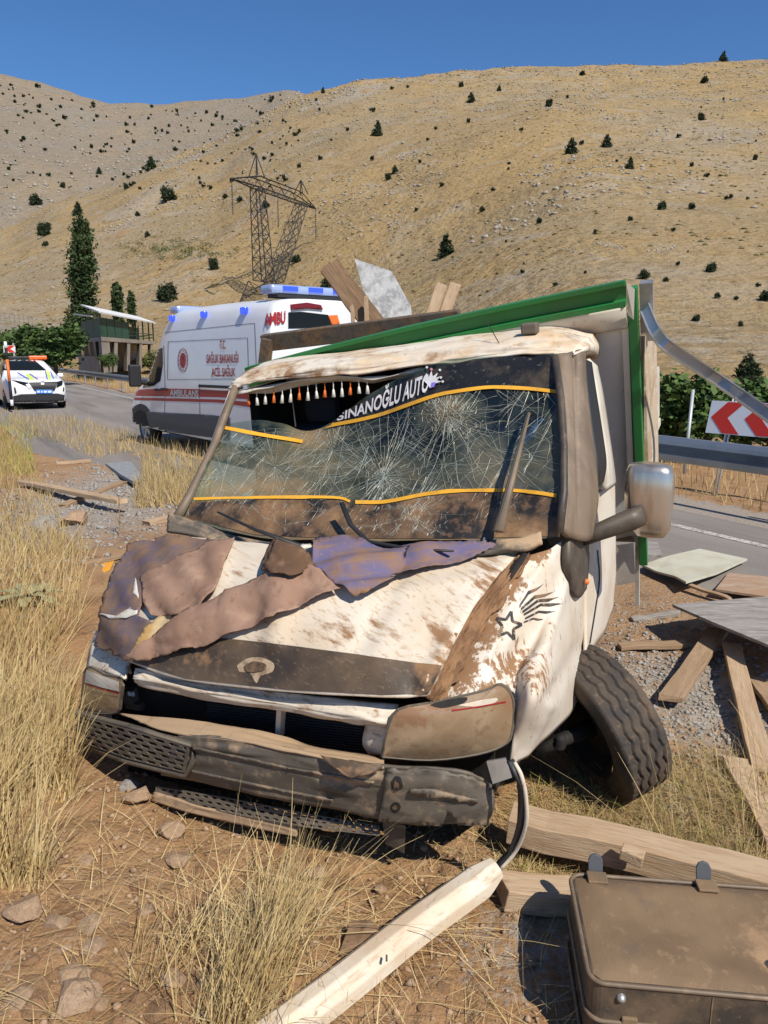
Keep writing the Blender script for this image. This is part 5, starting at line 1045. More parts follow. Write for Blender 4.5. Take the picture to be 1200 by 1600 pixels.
m = MB(); m.hexa([TL(760, 1190, .16), TL(790, 1185, .24), TL(800, 1215, .26), TL(770, 1225, .18), TL(762, 1188, .19), TL(790, 1183, .27), TL(800, 1213, .29), TL(772, 1223, .21)]); m.build('wing_bracket', M_alu, trk)
# pierced grilles: each a bar web of openings on a bent strip
def webgrille(name, quad, nu, nv, bw, m_, parent, th=.008, rowsh=True):
    """quad: function (u,v)->world; a web of slot-shaped cells"""
    mb = MB()
    for j in range(nv):
        for i in range(nu + 1):
            sh_ = .5 if (rowsh and j % 2) else 0
            u0, u1 = (i - .5 + sh_) / nu, (i + .5 + sh_) / nu; v0, v1 = j / nv, (j + 1) / nv
            if u0 < -.001 and i == 0 and not sh_: u0 = 0
            u0, u1 = max(0, u0), min(1, u1)
            if u1 - u0 < .2 / nu: continue
            du, dv_ = bw[0] / 2, bw[1] / 2; um, vm = (u0 + u1) / 2, (v0 + v1) / 2
            outr = [(u0, v0), (um, v0), (u1, v0), (u1, vm), (u1, v1), (um, v1), (u0, v1), (u0, vm)]
            k = .62; inn = []
            for (a, b) in outr:
                fx = (a - um) / ((u1 - u0) / 2); fy = (b - vm) / ((v1 - v0) / 2)
                if abs(fx) > .9 and abs(fy) > .9: fx *= .62; 
                inn.append((um + fx * ((u1 - u0) / 2 - du), vm + fy * ((v1 - v0) / 2 - dv_)))
            mb.add([quad(*p) for p in outr + inn], [(q, (q + 1) % 8, 8 + (q + 1) % 8, 8 + q) for q in range(8)])
    o = mb.build(name, m_, parent); md = o.modifiers.new('s', 'SOLIDIFY'); md.thickness = th; return o
def bil(P):
    A = np.array([[list(TL(*q)) for q in r] for r in P])
    def f(u, v):
        T = A[0] * (1 - v) + A[1] * v; k = (len(T) - 1) * min(max(u, 0), .9999); i = int(k); return Vector(T[i] * (1 - (k - i)) + T[i + 1] * (k - i))
    return f
webgrille('side_grille', bil([[(123, 1117, .26), (200, 1138, .12), (298, 1166, .03)], [(126, 1158, .25), (200, 1184, .11), (290, 1206, .03)]]), 9, 6, (.028, .055), M_trim, bump_o)
P_ = [(120, 1114, .28), (200, 1134, .13), (300, 1163, .03), (303, 1185, .03), (292, 1212, .03), (200, 1190, .11), (123, 1162, .26)]
m = MB(); m.tube([TL(*q) for q in P_ + P_[:1]], .012, 6, False); m.build('grille_frame', M_trim, bump_o)
m = MB(); m.add([TL(125, 1115, .32), TL(300, 1163, .10), TL(292, 1212, .10), TL(126, 1162, .32)], [(0, 1, 2, 3)]); m.build('grille_backing', M_dark, bump_o)
webgrille('lower_grille', bil([[(246, 1228, .10), (360, 1246, .07), (480, 1270, .06), (594, 1290, .08)], [(242, 1250, .08), (360, 1270, .05), (480, 1292, .04), (594, 1306, .06)]]), 26, 3, (.012, .16), M_trim, trk)
patch('lower_lip', [row((240, 1238, .075), (300, 1257, .055), (380, 1273, .045), (463, 1290, .045)), row((236, 1252, .07), (300, 1271, .05), (380, 1290, .04), (463, 1307, .04))], 6, M_trim, trk, .01, .008, 5, base=.85, m=8)
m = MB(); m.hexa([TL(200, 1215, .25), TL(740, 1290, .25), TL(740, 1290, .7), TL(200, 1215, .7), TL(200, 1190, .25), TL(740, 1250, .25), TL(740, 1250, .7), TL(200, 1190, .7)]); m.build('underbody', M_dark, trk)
# front wheel, torn sideways
WC = D(938, 1128, 3.22); WA = Vector((0.885, 0.33, 0.33)).normalized()
wa = WA.orthogonal().normalized(); wb = WA.cross(wa)
prof = []; R0 = .328; HW = .11
gro = [-.062, -.022, .022, .062]
ps = np.concatenate([np.linspace(-HW, HW, 61)])
NA = 240; V = []
ring_prof = [(-HW + .012, .20, 0), (-HW, .235, 0), (-HW - .006, .27, 0), (-HW + .004, .308, 0)] + [(x, R0 - .006 * (abs(x) / HW) ** 4, 1) for x in np.linspace(-HW + .014, HW - .014, 57)] + [(HW - .004, .308, 0), (HW + .006, .27, 0), (HW, .235, 0), (HW - .012, .20, 0)]
for j in range(NA):
    a = 2 * math.pi * j / NA; e = wa * math.cos(a) + wb * math.sin(a); zig = .0065 * (abs((j % 10) - 5) / 2.5 - 1)
    for (x, r_, tr_) in ring_prof:
        if tr_:
            for g in gro:
                if abs(x - g - zig) < .0048: r_ -= .011
            if (j % 10 < 1) and abs(abs(x) - .084) < .012: r_ -= .005
        V.append(WC + WA * x + e * r_)
K = len(ring_prof); i = np.arange(NA * K).reshape(NA, K); i2 = np.roll(i, -1, 0)
Q = np.stack([i[:, :-1], i[:, 1:], i2[:, 1:], i2[:, :-1]], -1).reshape(-1, 4)
M_tyre = mat('dusty_tyre', (0.042, 0.037, 0.033), 0.85, layers=[(5, (0.115, 0.08, 0.052), 0.44, 0.64, 0.8), (30, (0.17, 0.12, 0.075), 0.58, 0.7, 0.6)])
o = link('wheel', np_mesh('wheel', [tuple(v) for v in V], Q, False), M_tyre, trk); whl = o
m = MB(); m.lathe([(-HW + .005, .205), (-HW + .03, .18), (-.02, .16), (.0, .15), (.01, .03), (-.06, .028), (-.06, .001)], WC, WA, 28); m.lathe([(-.05, .001), (-.05, .13), (.0, .14)], WC, WA, 20); m.build('rim', M_dark, whl)  # rim near black: shadow inside the wheel is put into its colour
m = MB(); m.tube([WC - WA * .05, TL(880, 1155, .8), TL(840, 1175, .75)], [.04, .028, .028], 8); m.lathe([(0, .001), (0, .022), (.012, .026), (.02, .02), (.03, .026), (.04, .02), (.05, .022), (.055, .001)], TL(873, 1168, .62), TM @ Vector((0.2, 0, 1)), 14); m.build('suspension_arm', M_dark, trk)
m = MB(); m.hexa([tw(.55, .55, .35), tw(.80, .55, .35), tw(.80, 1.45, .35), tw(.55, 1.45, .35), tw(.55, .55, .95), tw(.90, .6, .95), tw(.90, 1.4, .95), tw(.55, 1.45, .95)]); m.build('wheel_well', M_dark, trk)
m = MB(); m.hexa([tw(.70, 1.42, .25), tw(.93, 1.42, .25), tw(.93, 1.46, .25), tw(.70, 1.46, .25), tw(.74, 1.44, .72), tw(.96, 1.44, .72), tw(.96, 1.48, .72), tw(.74, 1.48, .72)]); m.build('mud_flap', M_cream, trk)
# door mirror
q0 = TS(912, 840, 1.0); q1 = TS(912, 840, 1.0) + (D(985, 812, 3.05) - q0) * 1.0
m = MB(); m.tube([q0 - (q1 - q0) * .1, q0.lerp(q1, .35), q1, q1 + (q1 - q0) * .25], [.028, .03, .037, .034], 10, flat=1.25); mir = m.build('mirror_arm', M_arm, trk)
MC = D(1014, 781, 3.1); mu = Vector((-.03, 0, 1)).normalized(); mx_ = Vector((.90, -.36, 0)).normalized(); my_ = mu.cross(mx_)
rings = []
for k, (h, sx, sy) in enumerate([(-.158, .03, .02), (-.15, .055, .045), (-.12, .078, .062), (-.05, .094, .072), (.05, .099, .074), (.12, .094, .072), (.147, .082, .062), (.155, .05, .04)]):
    r_ = []
    for j in range(24):
        a = 2 * math.pi * j / 24; ca, sa = math.cos(a), math.sin(a); e = .55
        r_.append(MC + mu * h + mx_ * (sx * abs(ca) ** e * (1 if ca > 0 else -1) + (.012 if h < -.1 else 0)) + my_ * (sy * abs(sa) ** e * (1 if sa > 0 else -1)))
    rings.append(r_)
V = [p for r_ in rings for p in r_]; Fs = [(k * 24 + j, k * 24 + (j + 1) % 24, (k + 1) * 24 + (j + 1) % 24, (k + 1) * 24 + j) for k in range(7) for j in range(24)] + [tuple(range(23, -1, -1)), tuple(7 * 24 + j for j in range(24))]
m = MB(); m.add(V, Fs, True); m.build('mirror_head', M_chrome, trk)
# interior
m = MB()
m.hexa([tw(-.80, .80, 1.02), tw(.86, .80, 1.02), tw(.86, 1.12, 1.0), tw(-.80, 1.12, 1.0), tw(-.80, .82, 1.22), tw(.86, .82, 1.20), tw(.86, 1.10, 1.16), tw(-.80, 1.10, 1.16)]); m.build('dashboard', M_trim2, trk, bevel=.03)
for (x, w_) in ((.48, .46), (-.12, .42), (-.56, .40)):
    m = MB(); m.box(tw(x, 1.50, .86), (w_, .50, .16), TM); m.box(tw(x, 1.80, 1.22), (w_, .14, .62), TM); m.box(tw(x, 1.82, 1.62), (w_ * .55, .10, .18), TM); m.build('seat', M_seat if x > .4 else M_seatd, trk, bevel=.05)
m = MB(); pts = [tw(.45 + .19 * math.cos(t), 1.18 + .19 * math.sin(t) * .45, 1.25 + .19 * math.sin(t) * .9) for t in np.linspace(0, 6.283, 22)]; m.tube(pts, .014, 6, False); m.bar(pts[0], pts[11], .03, .015); m.build('steering_wheel', M_plast, trk)
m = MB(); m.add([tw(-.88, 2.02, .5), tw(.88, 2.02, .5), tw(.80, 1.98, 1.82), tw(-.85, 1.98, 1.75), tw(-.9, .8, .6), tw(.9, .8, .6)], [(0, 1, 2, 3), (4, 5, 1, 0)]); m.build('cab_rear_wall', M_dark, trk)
m = MB(); m.add([tw(-.93, .85, .5), tw(-.93, 2.0, .5), tw(-.92, 2.0, 1.25), tw(-.92, .85, 1.15)], [(0, 1, 2, 3)]); o = m.build('far_door', M_cream, trk); o.modifiers.new('s', 'SOLIDIFY').thickness = .03
M_tw = mat('white_tassel', (.72, .68, .6), .9); 
for k in range(15):
    f = k / 14; p = TL(388 + f * 186, 622 - 20 * f, 1.45); h = .034 + .012 * random.random(); m = MB(); m.tube([p + Vector((0, 0, .035)), p], .0025, 4); m.lathe([(0, .003), (.005, .006), (h, .011), (h + .002, .001)], p, (random.uniform(-.08, .08), 0, -1), 7); m.build('tassel', M_tw if k % 3 else M_orange, trk)
# headboard of the load bed, pushed forward over the cab roof
HB = lambda x, z, y=0: tw(x, 2.28 - (z - .75) * .22 + y, z)
def hbp(px, py, ly): return TL(px, py, ly)
a0, a1 = TL(388, 572, 1.98), TL(978, 436, 1.90)
hup = TM @ Vector((0, -.15, 1)).normalized(); hfw = TM @ Vector((0, -1, -.15)).normalized()
def rail(name, p, q, prof_, m_, parent, mid=None):
    ts = [0, .25, .5, .75, 1.0]; V = []; n = len(prof_)
    for t in ts:
        c = p.lerp(q, t) + (mid(t) if mid else Vector((0, 0, 0)))
        for (f, u) in prof_: V.append(c + hfw * f + hup * u)
    mb = MB(); mb.add(V, [(i * n + j, i * n + (j + 1) % n, (i + 1) * n + (j + 1) % n, (i + 1) * n + j) for i in range(len(ts) - 1) for j in range(n)] + [tuple(range(n - 1, -1, -1)), tuple((len(ts) - 1) * n + j for j in range(n))]); return mb.build(name, m_, parent)
sag = lambda t: Vector((0, 0, .02 * math.sin(math.pi * t)))
hbr = rail('headboard_rail', a0, a1, [(0, 0), (.045, 0), (.045, -.022), (.012, -.028), (.012, -.085), (.045, -.092), (.045, -.118), (0, -.118)], M_green, trk, sag)
patch('headboard_flange', [[a0.lerp(a1, t) + hup * u + hfw * f + sag(t) for t in (0, .33, .66, 1)] for u, f in ((-.118, .04), (-.17, .025), (-.235, -.02))], 4, M_cream, trk, .006)
pan = [[TL(380, 585, 2.02), TL(680, 530, 2.0), TL(938, 498, 1.98), TL(992, 490, 1.98)], [TL(420, 720, 2.14), TL(700, 690, 2.14), TL(942, 650, 2.14), TL(996, 640, 2.14)], [TL(440, 900, 2.34), TL(720, 900, 2.34), TL(950, 845, 2.34), TL(1000, 835, 2.34)]]
M_panel = mat('off_white_panel', (.72, .71, .67), .5, layers=[(3, (.62, .60, .54), .48, .64, .6), (30, (.40, .33, .25), .66, .74, .5)])
patch('headboard_panel', pan, 5, M_panel, trk, .02)
m = MB(); m.bar(TL(988, 448, 1.93), TL(1006, 880, 2.32), .045, .05, TM @ Vector((0, 1, 0))); m.build('corner_post', M_green, trk, bevel=.004)
m = MB(); m.bar(TL(977, 505, 1.97), TL(988, 800, 2.24), .03, .02, TM @ Vector((0, 1, 0))); m.build('panel_rib', M_cream, trk)
m = MB(); m.hexa([TL(978, 440, 1.88), TL(992, 452, 1.90), TL(990, 500, 1.93), TL(981, 492, 1.93), TL(978, 440, 1.95), TL(992, 452, 1.97), TL(990, 500, 2.0), TL(981, 492, 2.0)]); m.build('rail_bracket', M_cream, trk)
m = MB(); m.hexa([TL(962, 852, 2.28), TL(990, 848, 2.28), TL(993, 910, 2.33), TL(964, 915, 2.33), TL(962, 852, 2.30), TL(990, 848, 2.30), TL(993, 910, 2.35), TL(964, 915, 2.35)]); m.build('lower_panel', M_cream, trk); m = MB(); m.bar(TL(996, 830, 2.32), TL(996, 945, 2.42), .022, .03, TM @ Vector((0, 1, 0))); m.build('panel_rib', M_cream, trk)
# rusty cab-guard beam, side board, bent aluminium rail
m = MB(); q0, q1 = TL(412, 536, 2.2), TL(720, 498, 2.2); m.bar(q0, q1, .05, .105, hup.cross(q1 - q0).cross(q1 - q0) * -1); m.build('guard_beam', M_rust, trk, bevel=.006)
m = MB(); m.bar(TL(418, 530, 2.16), TL(412, 580, 2.16), .06, .06, hfw); m.build('beam_stub', M_rust, trk)
M_side = mat('peeling_side_board', (0.50, 0.40, 0.28), 0.85, layers=[(5, (0.36, 0.25, 0.15), .45, .6, .8), (16, (.62, .58, .48), .58, .66, .9), (9, (.10, .2, .07), .66, .7, .8)], bump=(30, .4, .01))
m = MB(); m.hexa([TL(1000, 525, 2.05), TL(1018, 520, 2.5), TL(1022, 735, 2.6), TL(1006, 740, 2.2), TL(1000, 525, 2.0) + Vector((.02, 0, 0)), TL(1020, 520, 2.5) + Vector((.02, 0, 0)), TL(1024, 735, 2.6) + Vector((.02, 0, 0)), TL(1008, 740, 2.2) + Vector((.02, 0, 0))]); m.build('side_board', M_side, trk)
m = MB(); m.bar(TL(1010, 440, 2.02), TL(1012, 530, 2.1), .06, .05, hfw); m.build('post_channel', M_alu, trk)
q = [TL(1008, 482, 2.0), TL(1024, 518, 1.98), TL(1048, 545, 1.92), D(1125, 596, 3.75), D(1240, 676, 3.3)]; Pq = crom(np.array([list(v) for v in q]), 6); dirq = (q[-1] - q[0]).normalized()
m = MB(); V = []
upq = Vector((.25, .1, 1)).normalized(); sdq = dirq.cross(upq).normalized(); upq = sdq.cross(dirq)
pr = [(-.03, .028), (.03, .028), (.03, .022), (.006, .02), (.006, -.02), (.03, -.022), (.03, -.028), (-.03, -.028)]
for p in Pq:
    for (s1, u1) in pr: V.append(Vector(p) + sdq * s1 + upq * u1)
n = 8; k = len(Pq); m.add(V, [(i * n + j, i * n + (j + 1) % n, (i + 1) * n + (j + 1) % n, (i + 1) * n + j) for i in range(k - 1) for j in range(n)] + [tuple(range(n)), tuple((k - 1) * n + j for j in range(n))]); m.build('bent_rail', M_alu, trk)
# load bed behind (mostly hidden): floor, side boards, chassis, rear wheels
bx = lambda x0, x1, y0, y1, z0, z1: [tw(x0, y0, z0), tw(x1, y0, z0), tw(x1, y1, z0), tw(x0, y1, z0), tw(x0, y0, z1), tw(x1, y0, z1), tw(x1, y1, z1), tw(x0, y1, z1)]
for nm, b_, m_ in (('bed_floor', (-1.0, .98, 2.45, 5.2, .78, .84), M_cream), ('bed_side', (.94, .97, 2.5, 5.2, .86, 1.30), M_cream), ('bed_side', (-1.0, -.97, 2.5, 5.2, .86, 1.30), M_cream), ('chassis_rail', (.30, .40, .9, 5.2, .50, .66), M_rust), ('chassis_rail', (-.40, -.30, .9, 5.2, .50, .66), M_rust)):
    m = MB(); m.hexa(bx(*b_)); m.build(nm, m_, trk)
for sx in (-1, 1):
    m = MB(); c = tw(sx * .82, 4.0, .42); m.lathe([(-.1, .2), (-.1, .29), (-.07, .325), (.07, .325), (.1, .29), (.1, .2), (-.1, .2)], c, TM @ Vector((1, 0, 0)), 24); m.lathe([(.05, .001), (.05, .2)], c, TM @ Vector((1, 0, 0)), 16); m.build('rear_wheel', M_tyre, trk)
# ------------------------------------------------------------------ torn cloth cover lying on the bonnet
wv = lambda a, b, amp: (lambda x, y: amp * (.5 + .5 * math.sin(x * a + y * b)) + amp * .5 * math.sin(x * .11 - y * .07))
cov = empty('bonnet_cover', TL(300, 950, .4)); tag(cov, 'torn purple cloth bonnet cover with brown dust lying crumpled over the bonnet', 'cover')
def hs2(name, poly, m_, off, step=7, **k):
    w0 = k.pop('wave', None); k.setdefault('base', .34 if m_ in (M_bluefab, M_purple) else 0)
    return sheet(name, poly, cray, B_hood, off, min(step, 5), m_, cov, thick=.003, wave=lambda x, y: (w0(x, y) if w0 else 0) +   .009 * abs(float(fbm(x * .03, y * .06, 61, 2))) + .0015 * float(vn(x * .2, y * .2, 63)), **k)
hs2('cloth_panel', [(152, 1008), (157, 965), (165, 930), (184, 890), (206, 853), (240, 842), (285, 840), (345, 852), (300, 885), (262, 905), (235, 925), (222, 965), (240, 975), (262, 966), (230, 1000), (205, 1034)], M_bluefab, .010, 7, wave=wv(.08, .05, .010), jag=1.5, blobs=[(200, 900, 60, 50, .25)])
hs2('cloth_tear', [(160, 960), (190, 966), (208, 955), (217, 905), (223, 935), (221, 962), (205, 970), (180, 970)], M_cream, .022, 5)
hs2('cloth_flap', [(224, 905), (262, 885), (300, 868), (340, 852), (368, 850), (352, 895), (335, 935), (322, 955), (290, 966), (243, 966), (232, 945), (230, 925)], M_pink, .024, 7, wave=wv(.05, .09, .012))
hs2('foam_patch', [(206, 1030), (230, 985), (255, 965), (278, 957), (270, 985), (240, 1010)], M_foam, .02, 6)
hs2('cloth_fold', [(203, 1037), (250, 1000), (310, 955), (370, 930), (415, 906), (440, 895), (485, 898), (505, 905), (535, 930), (470, 955), (400, 985), (320, 1012), (250, 1030)], M_pink, .03, 6, wave=lambda x, y: .028 * (.5 + .5 * math.sin((x * .45 + y) * .085 + 1.0)) + .008 * math.sin(x * .09), jag=1)
hs2('cloth_panel', [(483, 858), (560, 856), (640, 862), (720, 856), (812, 836), (816, 845), (770, 868), (720, 885), (660, 898), (600, 925), (556, 943), (540, 930), (520, 915), (490, 893)], M_purple, .024, 6, wave=lambda x, y: .030 * (.5 + .5 * math.sin((y + x * .18) * .16)) + .006 * math.sin(x * .06), jag=1, blobs=[(690, 890, 60, 16, .6), (575, 930, 40, 14, .6)])
hs2('cloth_curl', smooth_poly([(418, 906), (424, 878), (432, 868), (455, 872), (470, 878), (494, 896), (480, 905), (458, 921), (440, 912)], 2), mat('dark_brown_cloth', (.12, .065, .035), .95, layers=[(20, (.22, .13, .075), .5, .65, .8)], bump=(100, .4, .005)), .05, 5, wave=lambda x, y: .035 * math.exp(-((x - 450) / 25) ** 2) - .03 * math.exp(-(((x - 456) / 14) ** 2 + ((y - 896) / 11) ** 2)), jag=1)
hs2('cloth_label', [(470, 862), (484, 860), (486, 866), (472, 868)], M_cream, .03, 5)
# ================================================================== DEBRIS, STONES, GRASS
def woodmat(name, c1, c2, c3):
    m_ = mat(name, c1, 0.85, layers=[(3.5, c2, 0.4, 0.6, 0.9, (1, 9, 9)), (14, c3, 0.55, 0.68, 0.8, (.6, 7, 7)), (2.0, c3, 0.58, 0.7, 0.6)], bump=(18, .5, .008, (.6, 10, 10)), spec=.2)
    return m_
M_wp = woodmat('pale_sawn_wood', (0.47, 0.345, 0.225), (0.40, 0.27, 0.16), (0.27, 0.18, 0.11)); M_wb = woodmat('brown_weathered_wood', (0.25, 0.16, 0.095), (0.17, 0.105, 0.06), (0.10, 0.065, 0.04)); M_wg = woodmat('grey_weathered_wood', (0.36, 0.33, 0.295), (0.28, 0.25, 0.22), (0.17, 0.145, 0.12)); M_wd = woodmat('dusty_wood', (0.37, 0.255, 0.16), (0.30, 0.20, 0.12), (0.21, 0.14, 0.085))
M_ply = mat('pale_painted_board', (0.50, 0.49, 0.39), .75, layers=[(3, (.43, .39, .29), .46, .62, .8), (25, (.33, .26, .17), .62, .72, .6)]); M_plyb = mat('brown_ply', (.36, .23, .14), .8, layers=[(3, (.42, .33, .25), .45, .6, .8, (1, 4, 1)), (9, (.25, .16, .1), .55, .68, .7)]); M_plyg = mat('grey_ply', (.30, .28, .26), .8, layers=[(2.5, (.20, .175, .15), .45, .6, .9, (1, 5, 1)), (7, (.42, .39, .35), .52, .66, .8, (1, 4, 1)), (3, (.36, .25, .16), .6, .7, .7)])
def plank(name, p, q, wd, th, m_, label, cat='plank', group=None, up=(0, 0, 1), seed=0):
    """a worn board between p and q (centres of its ends), in its own axes"""
    r = random.Random(seed); p = Vector(p); q = Vector(q); x = q - p; L_ = x.length; x.normalize(); y = Vector(up).cross(x).normalized(); z = x.cross(y)
    n = 7; V = []; Fs = []
    for i in range(n):
        t = i / (n - 1); xx_ = -L_ / 2 + L_ * t; b = .004 * r.uniform(-1, 1)
        w2 = wd / 2 * (1 + r.uniform(-.05, .05)); 
        for (sy, sz) in ((-1, -1), (1, -1), (1, 1), (-1, 1)):
            jx = r.uniform(-.02, .02) if i in (0, n - 1) else 0
            V.append((xx_ + jx, sy * w2 + b, sz * th / 2 + b))
    for i in range(n - 1):
        for j in range(4): Fs.append((i * 4 + j, i * 4 + (j + 1) % 4, (i + 1) * 4 + (j + 1) % 4, (i + 1) * 4 + j))
    Fs += [(3, 2, 1, 0), tuple((n - 1) * 4 + j for j in range(4))]
    me = bpy.data.meshes.new(name); me.from_pydata(V, [], Fs); me.update(); o = link(name, me, m_)
    o.matrix_world = Matrix.Translation((p + q) / 2) @ Matrix((x, y, z)).transposed().to_4x4()
    md = o.modifiers.new('b', 'BEVEL'); md.width = .004; md.segments = 2; md.limit_method = 'ANGLE'
    tag(o, label, cat, group); return o
def gpk(name, a, b, wd, th, m_, label, z=(None, None), **k):
    pa = G(a[0], a[1], .06); pb = G(b[0], b[1], .06); za = gz(pa.x, pa.y) + th / 2 + .005 if z[0] is None else z[0]; zb = gz(pb.x, pb.y) + th / 2 + .005 if z[1] is None else z[1]
    return plank(name, G(a[0], a[1], za), G(b[0], b[1], zb), wd, th, m_, label, **k)
gpk('plank', (1122, 985), (1048, 1092), .115, .035, M_wd, 'brown dusty plank running from under the raised grey board to the gravel', z=(.12, .07), seed=1)
gpk('plank', (1142, 1008), (1192, 1204), .10, .035, M_wp, 'long pale plank beside the brown dusty plank', z=(.12, .06), seed=2)
gpk('plank', (1152, 1190), (1225, 1330), .12, .045, M_wp, 'short thick pale plank lying end-on in dry grass', seed=3)
gpk('plank', (970, 1010), (1072, 1006), .085, .03, M_wd, 'short pale plank lying crosswise behind the front wheel', seed=4)
gpk('timber_beam', (792, 1283), (1215, 1383), .13, .10, M_wp, 'long heavy timber beam lying behind the suitcase', cat='beam', z=(.12, .12), seed=5)
gpk('timber_beam', (785, 1392), (935, 1404), .11, .08, M_wp, 'short timber offcut poking out from under the suitcase', cat='beam', seed=6)
b0 = G(988, 1336, .185); mb = MB(); mb.box((0, 0, 0), (.075, .05, .04), Matrix.Rotation(-.5, 3, 'Z') @ Matrix.Rotation(.12, 3, 'Y')); o = mb.build('wood_block', M_wp, bevel=.004); o.location = b0; tag(o, 'small split wood block resting on the heavy timber beam', 'wood')
gpk('plank', (33, 753), (192, 783), .14, .05, M_wp, 'long pale plank crossed over another on the gravel', z=(.12, .16), seed=8)
gpk('plank', (98, 791), (192, 754), .13, .05, M_wd, 'dusty plank lying under the crossed pale plank on gravel', seed=9)
gpk('plank', (88, 724), (142, 720), .16, .04, M_wp, 'short pale plank at the grass edge by the gravel strip', seed=10)
gpk('plank', (205, 712), (262, 704), .15, .04, M_wd, 'thin plank half hidden in grass beside the grey slate', seed=11)
gpk('plank', (268, 706), (312, 718), .16, .05, M_wp, 'pale plank lying below the ambulance side step', seed=12)
gpk('plank', (128, 882), (195, 868), .07, .03, M_wd, 'dusty plank lying behind the torn bonnet cover', seed=13)
gpk('plank', (228, 817), (268, 808), .13, .05, M_wp, 'pale plank end sticking out behind the cowl panel', seed=14)
gpk('plank', (1010, 838), (1062, 850), .05, .02, M_wp, 'thin splintered lath beside the pale painted board', seed=15)
gpk('plank', (1078, 914), (1142, 936), .05, .02, M_wd, 'thin lath between the pale painted board and the brown plywood', z=(.13, .12), seed=16)
gpk('plank', (985, 968), (1062, 958), .07, .025, M_wg, 'grey weathered lath lying in the dirt behind the cab', seed=17)
gpk('plank', (1180, 1060), (1230, 1130), .09, .03, M_wd, 'short dusty plank beside the long pale plank', seed=18)
def board(name, P, th, m_, label, cat='board'):
    P = [Vector(p) for p in P]; n = len(P); nr = (P[1] - P[0]).cross(P[2] - P[0]).normalized(); nr = nr if nr.z > 0 else -nr
    c = sum(P, Vector()) / n; V = [p - c for p in P] + [p - c - nr * th for p in P]
    me = bpy.data.meshes.new(name); mb = MB(); mb.add(V, [tuple(range(n)), tuple(range(2 * n - 1, n - 1, -1))] + [(i, (i + 1) % n, n + (i + 1) % n, n + i) for i in range(n)]); o = mb.build(name, m_, bevel=.002); o.location = c; tag(o, label, cat); return o
board('painted_board', [G(1003, 882, .14), G(1045, 868, .15), G(1093, 857, .16), G(1168, 873, .16), G(1120, 895, .17), G(1072, 909, .18), G(1055, 900, .16), G(1025, 892, .14)], .018, M_ply, 'pale painted board lying tilted at the road edge')
board('ply_board', [G(1118, 920, .15), G(1138, 895, .13), G(1215, 902, .13), G(1300, 925, .15), G(1290, 945, .18)], .02, M_plyb, 'brown plywood board between the pale and grey boards')
board('ply_board', [G(1050, 944, .24), G(1120, 938, .24), G(1230, 929, .22), G(1330, 960, .26), G(1260, 1020, .30), G(1200, 1007, .29), G(1110, 970, .27)], .02, M_plyg, 'large grey weathered board propped up over the planks')
board('ply_board', [G(1004, 868, .12), G(1008, 845, .12), G(1028, 846, .12), G(1034, 866, .13)], .02, M_plyg, 'small grey board scrap beside the green bed post')
board('slate_slab', [G(165, 724, .1), G(205, 720, .1), G(222, 745, .12), G(208, 752, .12), G(190, 742, .11)], .05, mat('blue_grey_slate', (.27, .28, .29), .7, layers=[(9, (.19, .2, .21), .45, .6, .8)]), 'blue grey slate slab on the gravel', 'slab')
board('slate_slab', [G(262, 710, .1), G(285, 708, .1), G(293, 728, .12), G(270, 735, .12)], .05, bpy.data.materials['blue_grey_slate'], 'grey slab half hidden in the grass behind the pillar', 'slab')
board('wood_scrap', [G(528, 1492, .04), G(548, 1438, .07), G(578, 1436, .09), G(592, 1448, .08), G(560, 1478, .05)], .012, M_wb, 'brown splintered wood scrap beside the long white sill', 'wood')
board('plastic_scrap', [G(148, 890, .1), G(160, 880, .12), G(178, 876, .14), G(172, 888, .12), G(156, 898, .1)], .012, mat('amber_plastic', (.75, .33, .02), .4), 'amber plastic lamp fragment beside the bonnet cover', 'fragment')
# load sticking out of the bed
def load(name, a, b, dep, wd, th, m_, label, tilt=(0, -1, .2), seed=0): return plank(name, D(a[0], a[1], dep), D(b[0], b[1], dep), wd, th, m_, label, up=tilt, seed=seed)
load('load_plank', (508, 418), (585, 520), 5.6, .10, .05, M_wb, 'dark brown weathered plank leaning up out of the truck bed', seed=20)
load('load_plank', (521, 412), (598, 512), 5.64, .09, .05, M_wb, 'second brown plank leaning behind the darkest one in the bed', seed=24)
load('load_plank', (549, 478), (556, 530), 5.5, .03, .03, M_wd, 'thin upright stake among the bed planks', seed=21)
load('load_plank', (572, 462), (574, 520), 5.5, .035, .03, M_wd, 'thin stake beside the grey board in the bed', seed=25)
load('load_plank', (689, 447), (664, 520), 5.6, .085, .04, M_wp, 'pale plank, shorter of a pair leaning in the truck bed', seed=22)
load('load_plank', (711, 444), (686, 520), 5.65, .085, .04, M_wp, 'pale plank, taller of a pair leaning in the truck bed', seed=23)
fnr = lambda x, y, z: D(x, y, 5.75 + z)
mb = MB(); mb.prism([(554, 404), (612, 424), (642, 478), (646, 520), (588, 520), (570, 462)], 0, .02, fnr); o = mb.build('load_board', mat('whitewashed_grey_board', (.44, .44, .43), .85, layers=[(12, (.25, .25, .25), .44, .6, .9, (1, 1, 1)), (40, (.55, .54, .52), .5, .62, .6)])); tag(o, 'whitewashed grey board standing up in the truck bed', 'board')
